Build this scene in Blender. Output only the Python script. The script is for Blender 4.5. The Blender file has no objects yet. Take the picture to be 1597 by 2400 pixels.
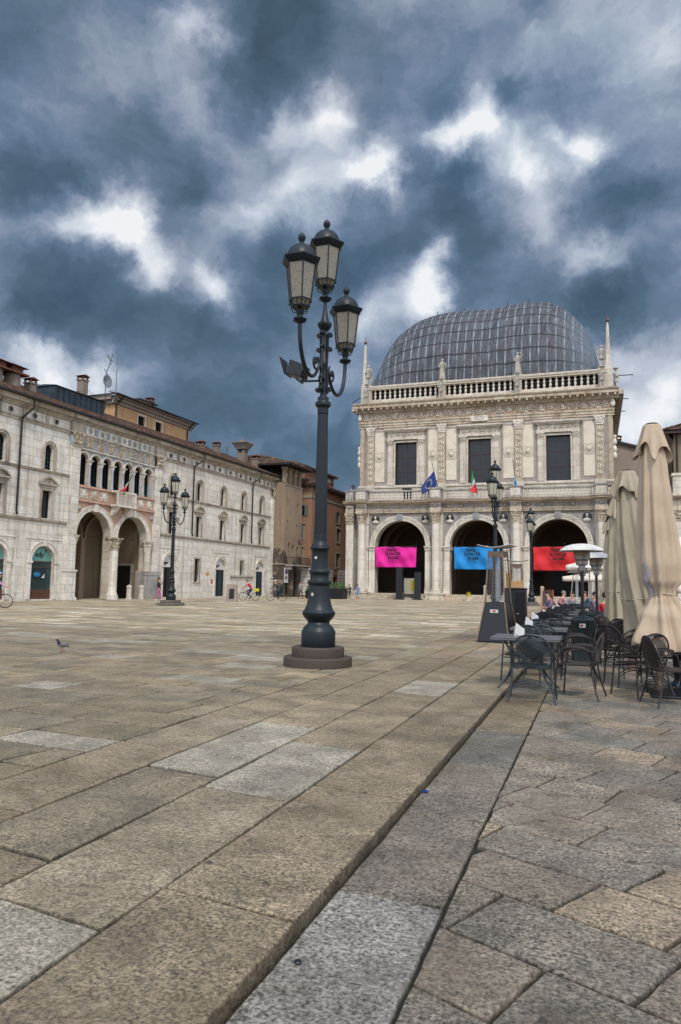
import bpy, bmesh, math, random
from mathutils import Vector, Matrix
PI = math.pi
random.seed(7)
scene = bpy.context.scene
col = scene.collection
# ------------------------------------------------------------------ camera
W0, H0, F0 = 1597.0, 2400.0, 1700.0
HC = 1.4
_v = Vector((1395 - W0 / 2, -(1383 - H0 / 2), -F0))
dYc = _v.normalized()
_b = (_v[0] * 300 + F0 * F0) / (-_v[1])
up = Vector((300, _b, -F0)); up = (up - dYc * up.dot(dYc)).normalized()
dXc = dYc.cross(up)
ROT = Matrix((dXc, dYc, up))            # camera vector -> world vector
CAMP = Vector((0, 0, HC))
cd = bpy.data.cameras.new('camera'); cam = bpy.data.objects.new('camera', cd); col.objects.link(cam)
cam.matrix_world = Matrix.Translation(CAMP) @ ROT.to_4x4()
cd.sensor_fit = 'VERTICAL'; cd.sensor_height = 24.0; cd.lens = 24.0 * F0 / H0
cd.clip_start = 0.05; cd.clip_end = 3000
scene.camera = cam


def ray(x, y):
    return (ROT @ Vector((x - W0 / 2, -(y - H0 / 2), -F0))).normalized()


def ground(x, y, z=0.0):
    d = ray(x, y); return CAMP + d * ((z - HC) / d.z)


def at(x, y, Y):
    d = ray(x, y); return CAMP + d * (Y / d.y)


# ------------------------------------------------------------------ mesh builder
class MB:
    def __init__(s): s.v = []; s.f = []; s.m = []; s.c = []; s.cc = (1, 1, 1)

    def add(s, vs, fs, mi=0):
        o = len(s.v); s.v += [tuple(p) for p in vs]
        for f in fs: s.f.append(tuple(i + o for i in f)); s.m.append(mi); s.c.append(s.cc)

    def quad(s, a, b, c, d, mi=0): s.add([a, b, c, d], [(0, 1, 2, 3)], mi)

    def box(s, x0, x1, y0, y1, z0, z1, mi=0, tx=0, ty=0):
        # tx, ty: taper of the top
        v = [(x0, y0, z0), (x1, y0, z0), (x1, y1, z0), (x0, y1, z0), (x0 + tx, y0 + ty, z1), (x1 - tx, y0 + ty, z1), (x1 - tx, y1 - ty, z1), (x0 + tx, y1 - ty, z1)]
        s.add(v, [(3, 2, 1, 0), (4, 5, 6, 7), (0, 1, 5, 4), (1, 2, 6, 5), (2, 3, 7, 6), (3, 0, 4, 7)], mi)

    def prism(s, poly, z0, z1, mi=0):
        n = len(poly)
        v = [(p[0], p[1], z0) for p in poly] + [(p[0], p[1], z1) for p in poly]
        s.add(v, [tuple(range(n))[::-1], tuple(range(n, 2 * n))] + [(i, (i + 1) % n, n + (i + 1) % n, n + i) for i in range(n)], mi)

    def prismx(s, poly, y0, y1, mi=0):   # poly in (x,z), from y0 (front) to y1
        n = len(poly)
        v = [(p[0], y0, p[1]) for p in poly] + [(p[0], y1, p[1]) for p in poly]
        s.add(v, [tuple(range(n)), tuple(range(n, 2 * n))[::-1]] + [(i, n + i, n + (i + 1) % n, (i + 1) % n) for i in range(n)], mi)

    def lathe(s, prof, cx=0, cy=0, z0=0, seg=16, mi=0, mod=None, a0=0.0, sc=1.0, cap=True):
        o = []; n = len(prof)
        for r, z in prof:
            for k in range(seg):
                a = a0 + 2 * PI * k / seg; rr = r * sc * (mod(a, z) if mod else 1)
                o.append((cx + rr * math.cos(a), cy + rr * math.sin(a), z0 + z * sc))
        fs = [(i * seg + k, i * seg + (k + 1) % seg, (i + 1) * seg + (k + 1) % seg, (i + 1) * seg + k) for i in range(n - 1) for k in range(seg)]
        if cap: fs += [tuple(range(seg))[::-1], tuple((n - 1) * seg + k for k in range(seg))]
        s.add(o, fs, mi)

    def tube(s, pts, r, seg=6, mi=0, closed=False, flat=1.0):
        P = [Vector(p) for p in pts]; n = len(P); R = r if isinstance(r, (list, tuple)) else [r] * n
        o = []; u = None
        for i, p in enumerate(P):
            if closed: t = P[(i + 1) % n] - P[i - 1]
            else: t = P[min(i + 1, n - 1)] - P[max(i - 1, 0)]
            if t.length < 1e-9: t = Vector((0, 0, 1))
            t.normalize()
            if u is None:
                u = t.orthogonal().normalized()
            u = (u - t * u.dot(t))
            if u.length < 1e-6: u = t.orthogonal()
            u.normalize(); w = t.cross(u)
            for k in range(seg):
                a = 2 * PI * k / seg; o.append(p + (u * math.cos(a) + w * math.sin(a) * flat) * R[i])
        m = n if closed else n - 1
        fs = [(i * seg + k, i * seg + (k + 1) % seg, ((i + 1) % n) * seg + (k + 1) % seg, ((i + 1) % n) * seg + k) for i in range(m) for k in range(seg)]
        if not closed: fs += [tuple(range(seg))[::-1], tuple((n - 1) * seg + k for k in range(seg))]
        s.add(o, fs, mi)

    def ell(s, cx, cy, cz, rx, ry, rz, seg=8, rings=6, mi=0):
        o = [(cx, cy, cz - rz)]
        for i in range(1, rings):
            t = -PI / 2 + PI * i / rings
            for k in range(seg):
                a = 2 * PI * k / seg; o.append((cx + rx * math.cos(t) * math.cos(a), cy + ry * math.cos(t) * math.sin(a), cz + rz * math.sin(t)))
        o.append((cx, cy, cz + rz)); L = len(o) - 1
        fs = [(0, 1 + (k + 1) % seg, 1 + k) for k in range(seg)]
        for i in range(rings - 2):
            for k in range(seg):
                a = 1 + i * seg; fs.append((a + k, a + (k + 1) % seg, a + seg + (k + 1) % seg, a + seg + k))
        a = 1 + (rings - 2) * seg
        fs += [(a + k, a + (k + 1) % seg, L) for k in range(seg)]
        s.add(o, fs, mi)

    def arch(s, cx, zs, ri, ro, y0, y1, seg=20, a0=0.0, a1=PI, mi=0):
        o = []
        for i in range(seg + 1):
            a = a0 + (a1 - a0) * i / seg; c, q = math.cos(a), math.sin(a)
            o += [(cx + ri * c, y0, zs + ri * q), (cx + ro * c, y0, zs + ro * q), (cx + ro * c, y1, zs + ro * q), (cx + ri * c, y1, zs + ri * q)]
        fs = []
        for i in range(seg):
            b = i * 4
            for k in range(4): fs.append((b + k, b + (k + 1) % 4, b + 4 + (k + 1) % 4, b + 4 + k))
        fs += [(3, 2, 1, 0), (seg * 4, seg * 4 + 1, seg * 4 + 2, seg * 4 + 3)]
        s.add(o, fs, mi)

    def grid(s, fn, nu, nv, mi=0, wrap=False):
        o = [fn(i / nu, j / nv) for j in range(nv + 1) for i in range(nu + (0 if wrap else 1))]
        w = nu if wrap else nu + 1
        s.add(o, [(j * w + i, j * w + (i + 1) % w, (j + 1) * w + (i + 1) % w, (j + 1) * w + i) for j in range(nv) for i in range(nu)], mi)

    def build(s, name, mats, parent=None, smooth=True, ang=38, bevel=0.0, colors=False, recalc=True, thick=0.0):
        me = bpy.data.meshes.new(name); me.from_pydata(s.v, [], s.f)
        if not isinstance(mats, (list, tuple)): mats = [mats]
        for m in mats: me.materials.append(m)
        me.polygons.foreach_set('material_index', s.m)
        if recalc or smooth:
            bm = bmesh.new(); bm.from_mesh(me)
            if recalc: bmesh.ops.recalc_face_normals(bm, faces=bm.faces)
            if smooth:
                lim = math.radians(ang)
                for e in bm.edges:
                    if len(e.link_faces) == 2 and e.calc_face_angle(0) > lim: e.smooth = False
                for f in bm.faces: f.smooth = True
            bm.to_mesh(me); bm.free()
        if colors:
            ca = me.color_attributes.new('Col', 'FLOAT_COLOR', 'CORNER'); dat = []
            for p in me.polygons:
                c = s.c[p.index]; dat += [c[0], c[1], c[2], 1.0] * p.loop_total
            ca.data.foreach_set('color', dat)
        o = bpy.data.objects.new(name, me); col.objects.link(o)
        if parent: o.parent = parent
        if bevel > 0:
            b = o.modifiers.new('bevel', 'BEVEL'); b.width = bevel; b.segments = 1; b.limit_method = 'ANGLE'; b.angle_limit = math.radians(40)
        if thick > 0:
            b = o.modifiers.new('solid', 'SOLIDIFY'); b.thickness = thick; b.offset = 0
        return o


def tag(o, label, cat, group=None):
    o['label'] = label; o['category'] = cat
    if group: o['group'] = group
    return o


def thing(name, label, cat, loc=(0, 0, 0), rz=0.0, group=None):
    o = bpy.data.objects.new(name, None); o.empty_display_size = .2; col.objects.link(o)
    o.location = loc; o.rotation_euler = (0, 0, rz); return tag(o, label, cat, group)


def structure(o): o['kind'] = 'structure'; return o


def kids(o): return [c for c in col.objects if c.parent == o]


def dup(root, loc, rz, label, group=None, scale=1.0):
    def rec(o, par):
        c = o.copy(); col.objects.link(c); c.parent = par
        for ch in kids(o): rec(ch, c)
        return c
    r = rec(root, None); r.location = loc; r.rotation_euler = (0, 0, rz); r.scale = (scale,) * 3
    r['label'] = label
    if group: r['group'] = group; root['group'] = group
    return r


def build_split(mb, name, mats, parent=None, gap=.25, **kw):
    """one object for each far-apart piece of the builder"""
    n = len(mb.v); par = list(range(n))
    def fd(a):
        while par[a] != a: par[a] = par[par[a]]; a = par[a]
        return a
    for f in mb.f:
        for i in f[1:]:
            a, b = fd(f[0]), fd(i)
            if a != b: par[a] = b
    bx = {}
    for i in range(n):
        r = fd(i); p = mb.v[i]
        if r not in bx: bx[r] = [list(p), list(p)]
        for k in range(3): bx[r][0][k] = min(bx[r][0][k], p[k]); bx[r][1][k] = max(bx[r][1][k], p[k])
    ks = list(bx); g = {k: k for k in ks}
    def fg(a):
        while g[a] != a: g[a] = g[g[a]]; a = g[a]
        return a
    for i, a in enumerate(ks):
        for b in ks[i + 1:]:
            if all(bx[a][0][k] - gap < bx[b][1][k] and bx[b][0][k] - gap < bx[a][1][k] for k in range(3)): g[fg(a)] = fg(b)
    out = {}
    for fi, f in enumerate(mb.f): out.setdefault(fg(fd(f[0])), []).append(fi)
    res = []
    for key, fl in out.items():
        m = MB(); mp = {}
        for fi in fl:
            f = []
            for i in mb.f[fi]:
                if i not in mp: mp[i] = len(m.v); m.v.append(mb.v[i])
                f.append(mp[i])
            m.f.append(tuple(f)); m.m.append(mb.m[fi]); m.c.append(mb.c[fi])
        res.append(m.build(name, mats, parent, **kw))
    return res


# ------------------------------------------------------------------ materials
def hexc(h):
    h = h.lstrip('#'); r = [int(h[i:i + 2], 16) / 255 for i in (0, 2, 4)]
    return tuple((c / 12.92 if c <= .04045 else ((c + .055) / 1.055) ** 2.4) for c in r) + (1,)


class NT:
    def __init__(s, mat): s.t = mat.node_tree; s.n = s.t.nodes; s.l = s.t.links

    def new(s, typ, **kw):
        n = s.n.new(typ)
        for k, v in kw.items():
            if k.startswith('i_'):
                n.inputs[int(k[2:])].default_value = v
            else: setattr(n, k, v)
        return n

    def link(s, a, b): s.l.new(a, b)

    def noise(s, vec, scale, detail=4, rough=.55, dist=0.0):
        n = s.new('ShaderNodeTexNoise'); n.inputs['Scale'].default_value = scale; n.inputs['Detail'].default_value = detail
        n.inputs['Roughness'].default_value = rough; n.inputs['Distortion'].default_value = dist
        if vec is not None: s.link(vec, n.inputs['Vector'])
        return n.outputs['Fac']

    def ramp(s, fac, stops, interp='LINEAR'):
        n = s.new('ShaderNodeValToRGB'); cr = n.color_ramp; cr.interpolation = interp
        while len(cr.elements) < len(stops): cr.elements.new(.5)
        for e, (p, c) in zip(cr.elements, stops):
            e.position = p; e.color = c if len(c) == 4 else tuple(c) + (1,)
        s.link(fac, n.inputs[0]); return n.outputs['Color']

    def rng(s, v, a, b, c=0., d=1., smooth=False):
        n = s.new('ShaderNodeMapRange'); n.clamp = True
        if smooth: n.interpolation_type = 'SMOOTHSTEP'
        s.link(v, n.inputs[0]); n.inputs[1].default_value = a; n.inputs[2].default_value = b; n.inputs[3].default_value = c; n.inputs[4].default_value = d
        return n.outputs[0]

    def mix(s, fac, a, b, mode='MIX'):
        n = s.new('ShaderNodeMix', data_type='RGBA', blend_type=mode)
        for k, x in ((0, fac), (6, a), (7, b)):
            if hasattr(x, 'links'): s.link(x, n.inputs[k])
            else: n.inputs[k].default_value = x
        return n.outputs[2]

    def math(s, op, a, b=None):
        n = s.new('ShaderNodeMath', operation=op)
        for k, x in ((0, a), (1, b)):
            if x is None: continue
            if hasattr(x, 'links'): s.link(x, n.inputs[k])
            else: n.inputs[k].default_value = x
        return n.outputs[0]

    def scale(s, vec, sc):
        n = s.new('ShaderNodeMapping'); s.link(vec, n.inputs[0]); n.inputs['Scale'].default_value = sc; return n.outputs[0]


def base_mat(name):
    m = bpy.data.materials.new(name); m.use_nodes = True; t = NT(m)
    b = t.n['Principled BSDF']; tc = t.new('ShaderNodeTexCoord')
    return m, t, b, tc.outputs['Object']


def bump(t, b, h, strength=.3, dist=.01):
    n = t.new('ShaderNodeBump'); n.inputs['Strength'].default_value = strength; n.inputs['Distance'].default_value = dist
    t.link(h, n.inputs['Height']); t.link(n.outputs[0], b.inputs['Normal'])


def m_plain(name, c, rough=.6, var=.25, sc=3.0, metal=0.0, bs=.0, bsc=40., bd=.005, dirt=None, spec=None):
    m, t, b, v = base_mat(name); c = hexc(c)
    lo = tuple(x * (1 - var) for x in c[:3]) + (1,); hi = tuple(min(1, x * (1 + var)) for x in c[:3]) + (1,)
    f = t.noise(v, sc, 6, .65); cc = t.ramp(f, [(.3, lo), (.7, hi)])
    if dirt:
        f2 = t.rng(t.noise(v, sc * .45, 6, .7, .5), .5, .7); cc = t.mix(f2, cc, hexc(dirt))
    t.link(cc, b.inputs['Base Color']); b.inputs['Roughness'].default_value = rough; b.inputs['Metallic'].default_value = metal
    if spec is not None: b.inputs['Specular IOR Level'].default_value = spec
    if bs > 0: bump(t, b, t.noise(v, bsc, 5), bs, bd)
    return m


def m_ashlar(name, c1, c2, cm, bw, bh, streak='#6b6154', samt=.5, grime=0.0, mort=.012, bumps=.35, carve=0.0):
    """coursed stone facade; blocks in the x,z plane of the object"""
    m, t, b, v = base_mat(name)
    sp = t.new('ShaderNodeSeparateXYZ'); t.link(v, sp.inputs[0])
    cb = t.new('ShaderNodeCombineXYZ')
    t.link(t.math('ADD', sp.outputs[0], sp.outputs[1]), cb.inputs[0]); t.link(sp.outputs[2], cb.inputs[1])
    wob = t.noise(v, .7, 2); wv = t.new('ShaderNodeVectorMath', operation='ADD'); t.link(cb.outputs[0], wv.inputs[0])
    k = t.new('ShaderNodeCombineXYZ'); t.link(t.math('MULTIPLY', wob, .10), k.inputs[0]); t.link(t.math('MULTIPLY', wob, .08), k.inputs[1]); t.link(k.outputs[0], wv.inputs[1])
    br = t.new('ShaderNodeTexBrick'); t.link(wv.outputs[0], br.inputs['Vector'])
    br.inputs['Scale'].default_value = 1; br.inputs['Brick Width'].default_value = bw; br.inputs['Row Height'].default_value = bh
    br.inputs['Mortar Size'].default_value = mort; br.inputs['Mortar Smooth'].default_value = .3; br.offset = .43; br.squash = .7; br.squash_frequency = 3
    br.inputs['Color1'].default_value = hexc(c1); br.inputs['Color2'].default_value = hexc(c2); br.inputs['Mortar'].default_value = hexc(cm)
    br.inputs['Bias'].default_value = -.1
    f = t.noise(v, 2.3, 7, .68); cc = t.mix(t.rng(f, .35, .75, 0, .38), br.outputs['Color'], hexc(streak))
    st = t.noise(t.scale(v, (1.6, 1.6, .10)), 1.8, 6, .62)
    cc = t.mix(t.rng(st, .50, .74, 0, samt), cc, hexc(streak))
    cr = t.noise(v, 9, 8, .75, 1.2); cc = t.mix(t.rng(cr, .60, .72, 0, .35), cc, hexc('#4a443c'))
    if grime: cc = t.mix(t.rng(t.noise(v, .55, 6, .7, .8), .45, .65, 0, grime), cc, hexc('#4b4a4a'))
    t.link(cc, b.inputs['Base Color']); b.inputs['Roughness'].default_value = .75
    h = t.math('ADD', t.math('MULTIPLY', br.outputs['Fac'], -1.2), t.math('MULTIPLY', f, .8))
    if carve:
        vo = t.new('ShaderNodeTexVoronoi'); t.link(v, vo.inputs['Vector']); vo.inputs['Scale'].default_value = carve
        h = t.math('ADD', h, t.math('MULTIPLY', vo.outputs['Distance'], -3.0))
        cc2 = t.mix(t.rng(vo.outputs['Distance'], .35, .7, 0, .55), cc, hexc('#645849')); t.link(cc2, b.inputs['Base Color'])
    bump(t, b, h, bumps, .03)
    return m


def m_plaster(name, c, c2, patch=None, pamt=.9, low=False):
    m, t, b, v = base_mat(name)
    f = t.noise(v, .5, 8, .68, .4); cc = t.ramp(f, [(.3, hexc(c)), (.7, hexc(c2))])
    st = t.noise(t.scale(v, (1.8, 1.8, .12)), 1.6, 6, .62); cc = t.mix(t.rng(st, .48, .75, 0, .5), cc, hexc('#4e4238'))
    if patch:
        sp = t.new('ShaderNodeSeparateXYZ'); t.link(v, sp.inputs[0])
        lowf = t.rng(sp.outputs[2], 3.8, 9.5, .16, -.14) if low else None
        n = t.noise(v, .42, 9, .72, .9)
        if low: n = t.math('ADD', n, lowf)
        cc = t.mix(t.rng(n, .60, .63, 0, pamt), cc, hexc(patch))
    t.link(cc, b.inputs['Base Color']); b.inputs['Roughness'].default_value = .9
    bump(t, b, t.noise(v, 8, 8, .7), .3, .02); return m


def m_glass(name, c='#0a1014', rough=.08):
    m, t, b, v = base_mat(name)
    f = t.noise(v, .9, 3); cc = t.ramp(f, [(.35, hexc(c)), (.75, tuple(min(1, x * 2.2 + .004) for x in hexc(c)[:3]) + (1,))])
    t.link(cc, b.inputs['Base Color']); b.inputs['Roughness'].default_value = rough; b.inputs['Specular IOR Level'].default_value = .5
    bump(t, b, t.noise(v, 1.3, 2), .15, .02); return m


def m_tile(name):
    m, t, b, v = base_mat(name)
    a = t.new('ShaderNodeAttribute', attribute_name='Col')
    f = t.noise(v, 6, 6, .7); cc = t.mix(t.rng(f, .30, .66, .1, .85), a.outputs['Color'], hexc('#2a1e17'))
    g = t.rng(t.noise(v, 1.2, 5, .7), .55, .66, 0, .7); cc = t.mix(g, cc, hexc('#4c4a33'))
    t.link(cc, b.inputs['Base Color']); b.inputs['Roughness'].default_value = .9; bump(t, b, f, .4, .02); return m


M = {}
M['marble'] = m_ashlar('marble_ashlar', '#c9bfb0', '#b5aa99', '#85796b', 1.25, .62, samt=.55)
M['marble_grey'] = m_ashlar('grey_marble', '#97928f', '#a8a29c', '#6a645d', 1.6, .8, samt=.8, grime=.55)
M['marble_white'] = m_ashlar('white_marble', '#d8d0c4', '#cbc1b2', '#9b8f80', 3.0, 1.1, samt=.6)
M['marble_stain'] = m_ashlar('stained_marble', '#cabda9', '#b8a48a', '#7d6c58', 1.6, .5, streak='#5c4a38', samt=.85, grime=.35)
M['panel'] = m_plain('cream_panel_stone', '#c6baa8', .7, .08, 1.5, dirt='#b3a693')
M['carved'] = m_ashlar('carved_stone', '#d0c2ac', '#bfae95', '#a39680', 3, 2, streak='#54442f', samt=.7, carve=6.0, bumps=1.0)
M['palace'] = m_ashlar('palace_stone', '#dad4c9', '#c9c0b2', '#857a6b', 1.45, .58, streak='#6e6254', samt=.72, mort=.011, grime=.16)
M['palace_trim'] = m_ashlar('palace_trim_stone', '#b5aa9a', '#a39685', '#7d7163', 1.6, 3, streak='#4e4439', samt=.9, grime=.3)
M['pink'] = m_plain('pink_stone', '#ae8a76', .8, .18, 1.2, dirt='#8e8075')
M['blue_stone'] = m_plain('blue_grey_marble', '#8b8c90', .6, .18, 2, dirt='#77746f')
M['plaster_warm'] = m_plaster('warm_plaster', '#8a7460', '#7b6551')
M['ochre'] = m_plaster('ochre_plaster', '#b58f68', '#a5805c')
M['orange'] = m_plaster('orange_plaster', '#8a6750', '#7b5a46')
M['tower'] = m_plaster('worn_plaster', '#907d69', '#7f6d5b', '#2f2924', .85, True)
M['gable'] = m_plaster('grey_plaster', '#8c7e73', '#7f7268')
M['rightwall'] = m_plaster('beige_plaster', '#80725f', '#756754')
M['tile'] = m_tile('roof_tiles')
M['dark_metal'] = m_plain('dark_gutter_metal', '#221f1e', .5, .3, 4, .3)
M['zinc'] = m_plain('zinc_sheet', '#3a444b', .45, .3, 1.5, .7)
M['glass'] = m_glass('window_glass')
M['glass_blue'] = m_glass('dark_blue_window_glass', '#070c12', .3)
M['frame_brown'] = m_plain('brown_window_frame', '#3a231e', .55, .2, 8)
M['frame_green'] = m_plain('dark_green_frame', '#16262a', .5, .3, 6)
M['shutter'] = m_plain('grey_green_shutter', '#4f564c', .7, .2, 8)
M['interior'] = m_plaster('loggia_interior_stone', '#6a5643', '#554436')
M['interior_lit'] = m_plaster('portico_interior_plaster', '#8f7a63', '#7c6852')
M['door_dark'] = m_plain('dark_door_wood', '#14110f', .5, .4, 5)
M['lead'] = None
M['white_sign'] = m_plain('white_board', '#b9b7b4', .6, .08)
M['black_paint'] = m_plain('black_lacquer', '#0c1016', .42, .3, 5)
M['napkin'] = m_plain('white_paper', '#b9b6b4', .8, .12, 12)
M['steel'] = m_plain('worn_steel', '#8a857e', .4, .2, 6, .8)
M['rust_steel'] = m_plain('rusty_edge_steel', '#7b6858', .5, .35, 14, .7)
M['chair'] = m_plain('graphite_chair_metal', '#33393c', .42, .25, 9, .5)
M['chair_brown'] = m_plain('brown_chair_metal', '#322a29', .42, .25, 9, .4)
M['tabletop'] = m_plain('grey_table_top', '#5a5a5d', .5, .12, 7, .2)
M['black_cloth'] = m_plain('black_cloth', '#0b0b10', .95, .4, 6, bs=.3, bsc=30)
M['banner_pink'] = m_plain('magenta_banner_cloth', '#d3148c', .75, .08, .8)
M['banner_blue'] = m_plain('blue_banner_cloth', '#0a7cc0', .75, .08, .8)
M['banner_red'] = m_plain('red_banner_cloth', '#c21a24', .75, .08, .8)
M['black_ink'] = m_plain('black_print', '#0b090b', .8, .1)
M['skin'] = m_plain('skin', '#b98870', .6, .08)


def m_canvas(name, c, c2):
    m, t, b, v = base_mat(name)
    f = t.noise(v, 2.2, 6, .6); cc = t.ramp(f, [(.3, hexc(c)), (.7, hexc(c2))])
    st = t.noise(t.scale(v, (6, 6, .5)), 1.5, 5, .6); cc = t.mix(t.rng(st, .5, .75, 0, .3), cc, hexc('#6f6150'))
    t.link(cc, b.inputs['Base Color']); b.inputs['Roughness'].default_value = .85
    bump(t, b, t.noise(v, 350, 2), .12, .002); return m


M['canvas'] = m_canvas('beige_canvas', '#b09d87', '#a08c76')
M['canvas_green'] = m_canvas('olive_beige_canvas', '#9a8f7b', '#8a7f6b')
M['canvas_white'] = m_canvas('cream_canvas', '#d2c6b8', '#c5b8a8')


def cloth(name, c): 
    if 'cl_' + name not in M: M['cl_' + name] = m_plain(name + '_cloth', c, .85, .2, 9, bs=.2, bsc=50)
    return M['cl_' + name]


# lamp iron: blue-grey paint with dust and scratches
m, t, b, v = base_mat('lamp_iron_paint')
f = t.noise(v, 5, 7, .7); cc = t.ramp(f, [(.3, hexc('#0b1216')), (.7, hexc('#131d23'))])
gm = t.new('ShaderNodeNewGeometry'); s3 = t.new('ShaderNodeSeparateXYZ'); t.link(gm.outputs['Normal'], s3.inputs[0])
dust = t.math('MULTIPLY', t.rng(s3.outputs[2], .2, .9), t.rng(t.noise(v, 9, 5, .7), .35, .65, .1, .8))
cc = t.mix(dust, cc, hexc('#2c383d')); cc = t.mix(t.rng(t.noise(t.scale(v, (1, 1, .2)), 30, 6, .7), .66, .72, 0, .5), cc, hexc('#6d7679'))
t.link(cc, b.inputs['Base Color']); b.inputs['Roughness'].default_value = .42; b.inputs['Specular IOR Level'].default_value = .32
bump(t, b, f, .15, .01); M['iron'] = m
# textured lantern glass
m, t, b, v = base_mat('rippled_lantern_glass')
vo = t.new('ShaderNodeTexVoronoi'); t.link(v, vo.inputs['Vector']); vo.inputs['Scale'].default_value = 45
f = t.noise(v, 6, 4); cc = t.ramp(vo.outputs['Distance'], [(.1, hexc('#8c8272')), (.7, hexc('#6b6253'))]); t.link(cc, b.inputs['Base Color'])
b.inputs['Roughness'].default_value = .18; b.inputs['Alpha'].default_value = .80; bump(t, b, vo.outputs['Distance'], .35, .008); M['lantern_glass'] = m
m, t, b, v = base_mat('frosted_lantern_glass')
f = t.noise(v, 4, 4); t.link(t.ramp(f, [(.3, hexc('#8d8878')), (.7, hexc('#a39d8c'))]), b.inputs['Base Color']); b.inputs['Roughness'].default_value = .3; M['frosted'] = m
# granite
M['granite'] = m_plain('brown_granite', '#41362e', .65, .6, 70, bs=.2, bsc=90, dirt='#4c443c')
m, t, b, v = base_mat('clear_glass_tube'); b.inputs['Base Color'].default_value = (.6, .65, .7, 1); b.inputs['Alpha'].default_value = .25; b.inputs['Roughness'].default_value = .05; M['tube_glass'] = m


# paving stone: per-slab colour times granite speckle, stains and lichen
def m_paving(name, speck, spn=1.0):
    m, t, b, v = base_mat(name)
    a = t.new('ShaderNodeAttribute', attribute_name='Col')
    n1 = t.noise(v, 58, 4, .70); n2 = t.noise(v, 22, 7, .75, .4); n3 = t.noise(v, 2.1, 8, .70, .3); n4 = t.noise(v, .33, 4, .6)
    amp = t.rng(t.noise(v, 1.1, 3, .6), .35, .65, 2.8 * spn, 5.6 * spn)
    sp = t.math('ADD', t.math('MULTIPLY', t.math('SUBTRACT', n1, .5), amp), t.math('MULTIPLY', t.math('SUBTRACT', n2, .5), 2.6))
    sp = t.math('ADD', sp, 1.0); sp = t.math('MAXIMUM', sp, .22)
    sp = t.math('MULTIPLY', sp, t.rng(n3, .25, .75, .44, 1.5)); sp = t.math('MULTIPLY', sp, t.rng(n4, .3, .7, .84, 1.16))
    hs = t.new('ShaderNodeVectorMath', operation='SCALE'); t.link(a.outputs['Color'], hs.inputs[0]); t.link(sp, hs.inputs['Scale'])
    cc = t.mix(t.rng(t.noise(v, 6, 7, .74, .6), .58, .74, 0, .6), hs.outputs[0], hexc('#332d27'))
    cc = t.mix(t.rng(t.noise(v, 3.3, 7, .75, .8), .63, .72, 0, .45), cc, hexc(speck))
    cc = t.mix(t.rng(t.noise(v, 1.4, 6, .7, .4), .52, .66, 0, .35), cc, hexc('#6b5a42'))
    vo = t.new('ShaderNodeTexVoronoi'); t.link(v, vo.inputs['Vector']); vo.inputs['Scale'].default_value = 2.3; vo.inputs['Randomness'].default_value = 1
    gum = t.rng(t.math('ADD', vo.outputs['Distance'], t.math('MULTIPLY', n2, .05)), .065, .085, .7, 0); cc = t.mix(gum, cc, hexc('#26221f'))
    t.link(cc, b.inputs['Base Color']); b.inputs['Specular IOR Level'].default_value = .4
    t.link(t.rng(n3, .3, .7, .48, .8), b.inputs['Roughness'])
    h = t.math('ADD', t.math('MULTIPLY', n1, .45), t.math('MULTIPLY', n2, 1.6)); h = t.math('ADD', h, t.math('MULTIPLY', n3, 3.5))
    bump(t, b, h, 1.0, .016); return m


M['pave'] = m_paving('plaza_stone', '#8f8d86')
M['pave_r'] = m_paving('pavement_stone', '#8e8a84', 1.15)
m, t, b, v = base_mat('joint_soil_and_moss')
n = t.noise(v, 2.6, 8, .72); t.link(t.ramp(n, [(.40, hexc('#15120f')), (.48, hexc('#1c200f')), (.58, hexc('#3c4c1c'))]), b.inputs['Base Color'])
b.inputs['Roughness'].default_value = 1; bump(t, b, t.noise(v, 90, 4), 1, .02); M['joint'] = m
M['joint_dark'] = m_plain('dark_joint_grit', '#1c1a15', 1.0, .5, 12, dirt='#2a3018')
m, t, b, v = base_mat('far_ground_stone')
n = t.noise(v, .4, 8, .7); t.link(t.ramp(n, [(.3, hexc('#7c7263')), (.7, hexc('#938775'))]), b.inputs['Base Color']); b.inputs['Roughness'].default_value = .85; M['far_ground'] = m
# lead roof
m, t, b, v = base_mat('weathered_lead_sheet')
uv = t.new('ShaderNodeUVMap'); U = uv.outputs[0]
br = t.new('ShaderNodeTexBrick'); t.link(U, br.inputs['Vector']); br.inputs['Scale'].default_value = 1; br.offset = 0; br.inputs['Brick Width'].default_value = .95; br.inputs['Row Height'].default_value = 1.75
br.inputs['Mortar Size'].default_value = .0; br.inputs['Color1'].default_value = hexc('#45444a'); br.inputs['Color2'].default_value = hexc('#33363d')
rn = t.noise(t.scale(U, (.55, .5, 1)), .9, 4, .6); cc = t.mix(t.rng(rn, .42, .62, 0, .5), br.outputs['Color'], hexc('#4a3d3f'))
st = t.noise(t.scale(U, (5.5, .30, 1)), 1.5, 6, .68); cc = t.mix(t.rng(st, .47, .68, 0, .75), cc, hexc('#6f7a84'))
b3 = t.new('ShaderNodeTexBrick'); t.link(U, b3.inputs['Vector']); b3.inputs['Scale'].default_value = 1; b3.offset = 0; b3.inputs['Brick Width'].default_value = .95; b3.inputs['Row Height'].default_value = 500; b3.inputs['Mortar Size'].default_value = .10; b3.inputs['Mortar Smooth'].default_value = .6
cc = t.mix(t.math('MULTIPLY', b3.outputs['Fac'], t.rng(t.noise(t.scale(U, (1.2, .6, 1)), 1.3, 4), .38, .62, .15, .85)), cc, hexc('#8e99a2'))
wr_ = t.new('ShaderNodeVectorMath', operation='ADD'); t.link(U, wr_.inputs[0]); kk = t.new('ShaderNodeCombineXYZ'); t.link(t.math('MULTIPLY', t.noise(U, 1.1, 2), .35), kk.inputs[1]); t.link(kk.outputs[0], wr_.inputs[1])
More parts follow.
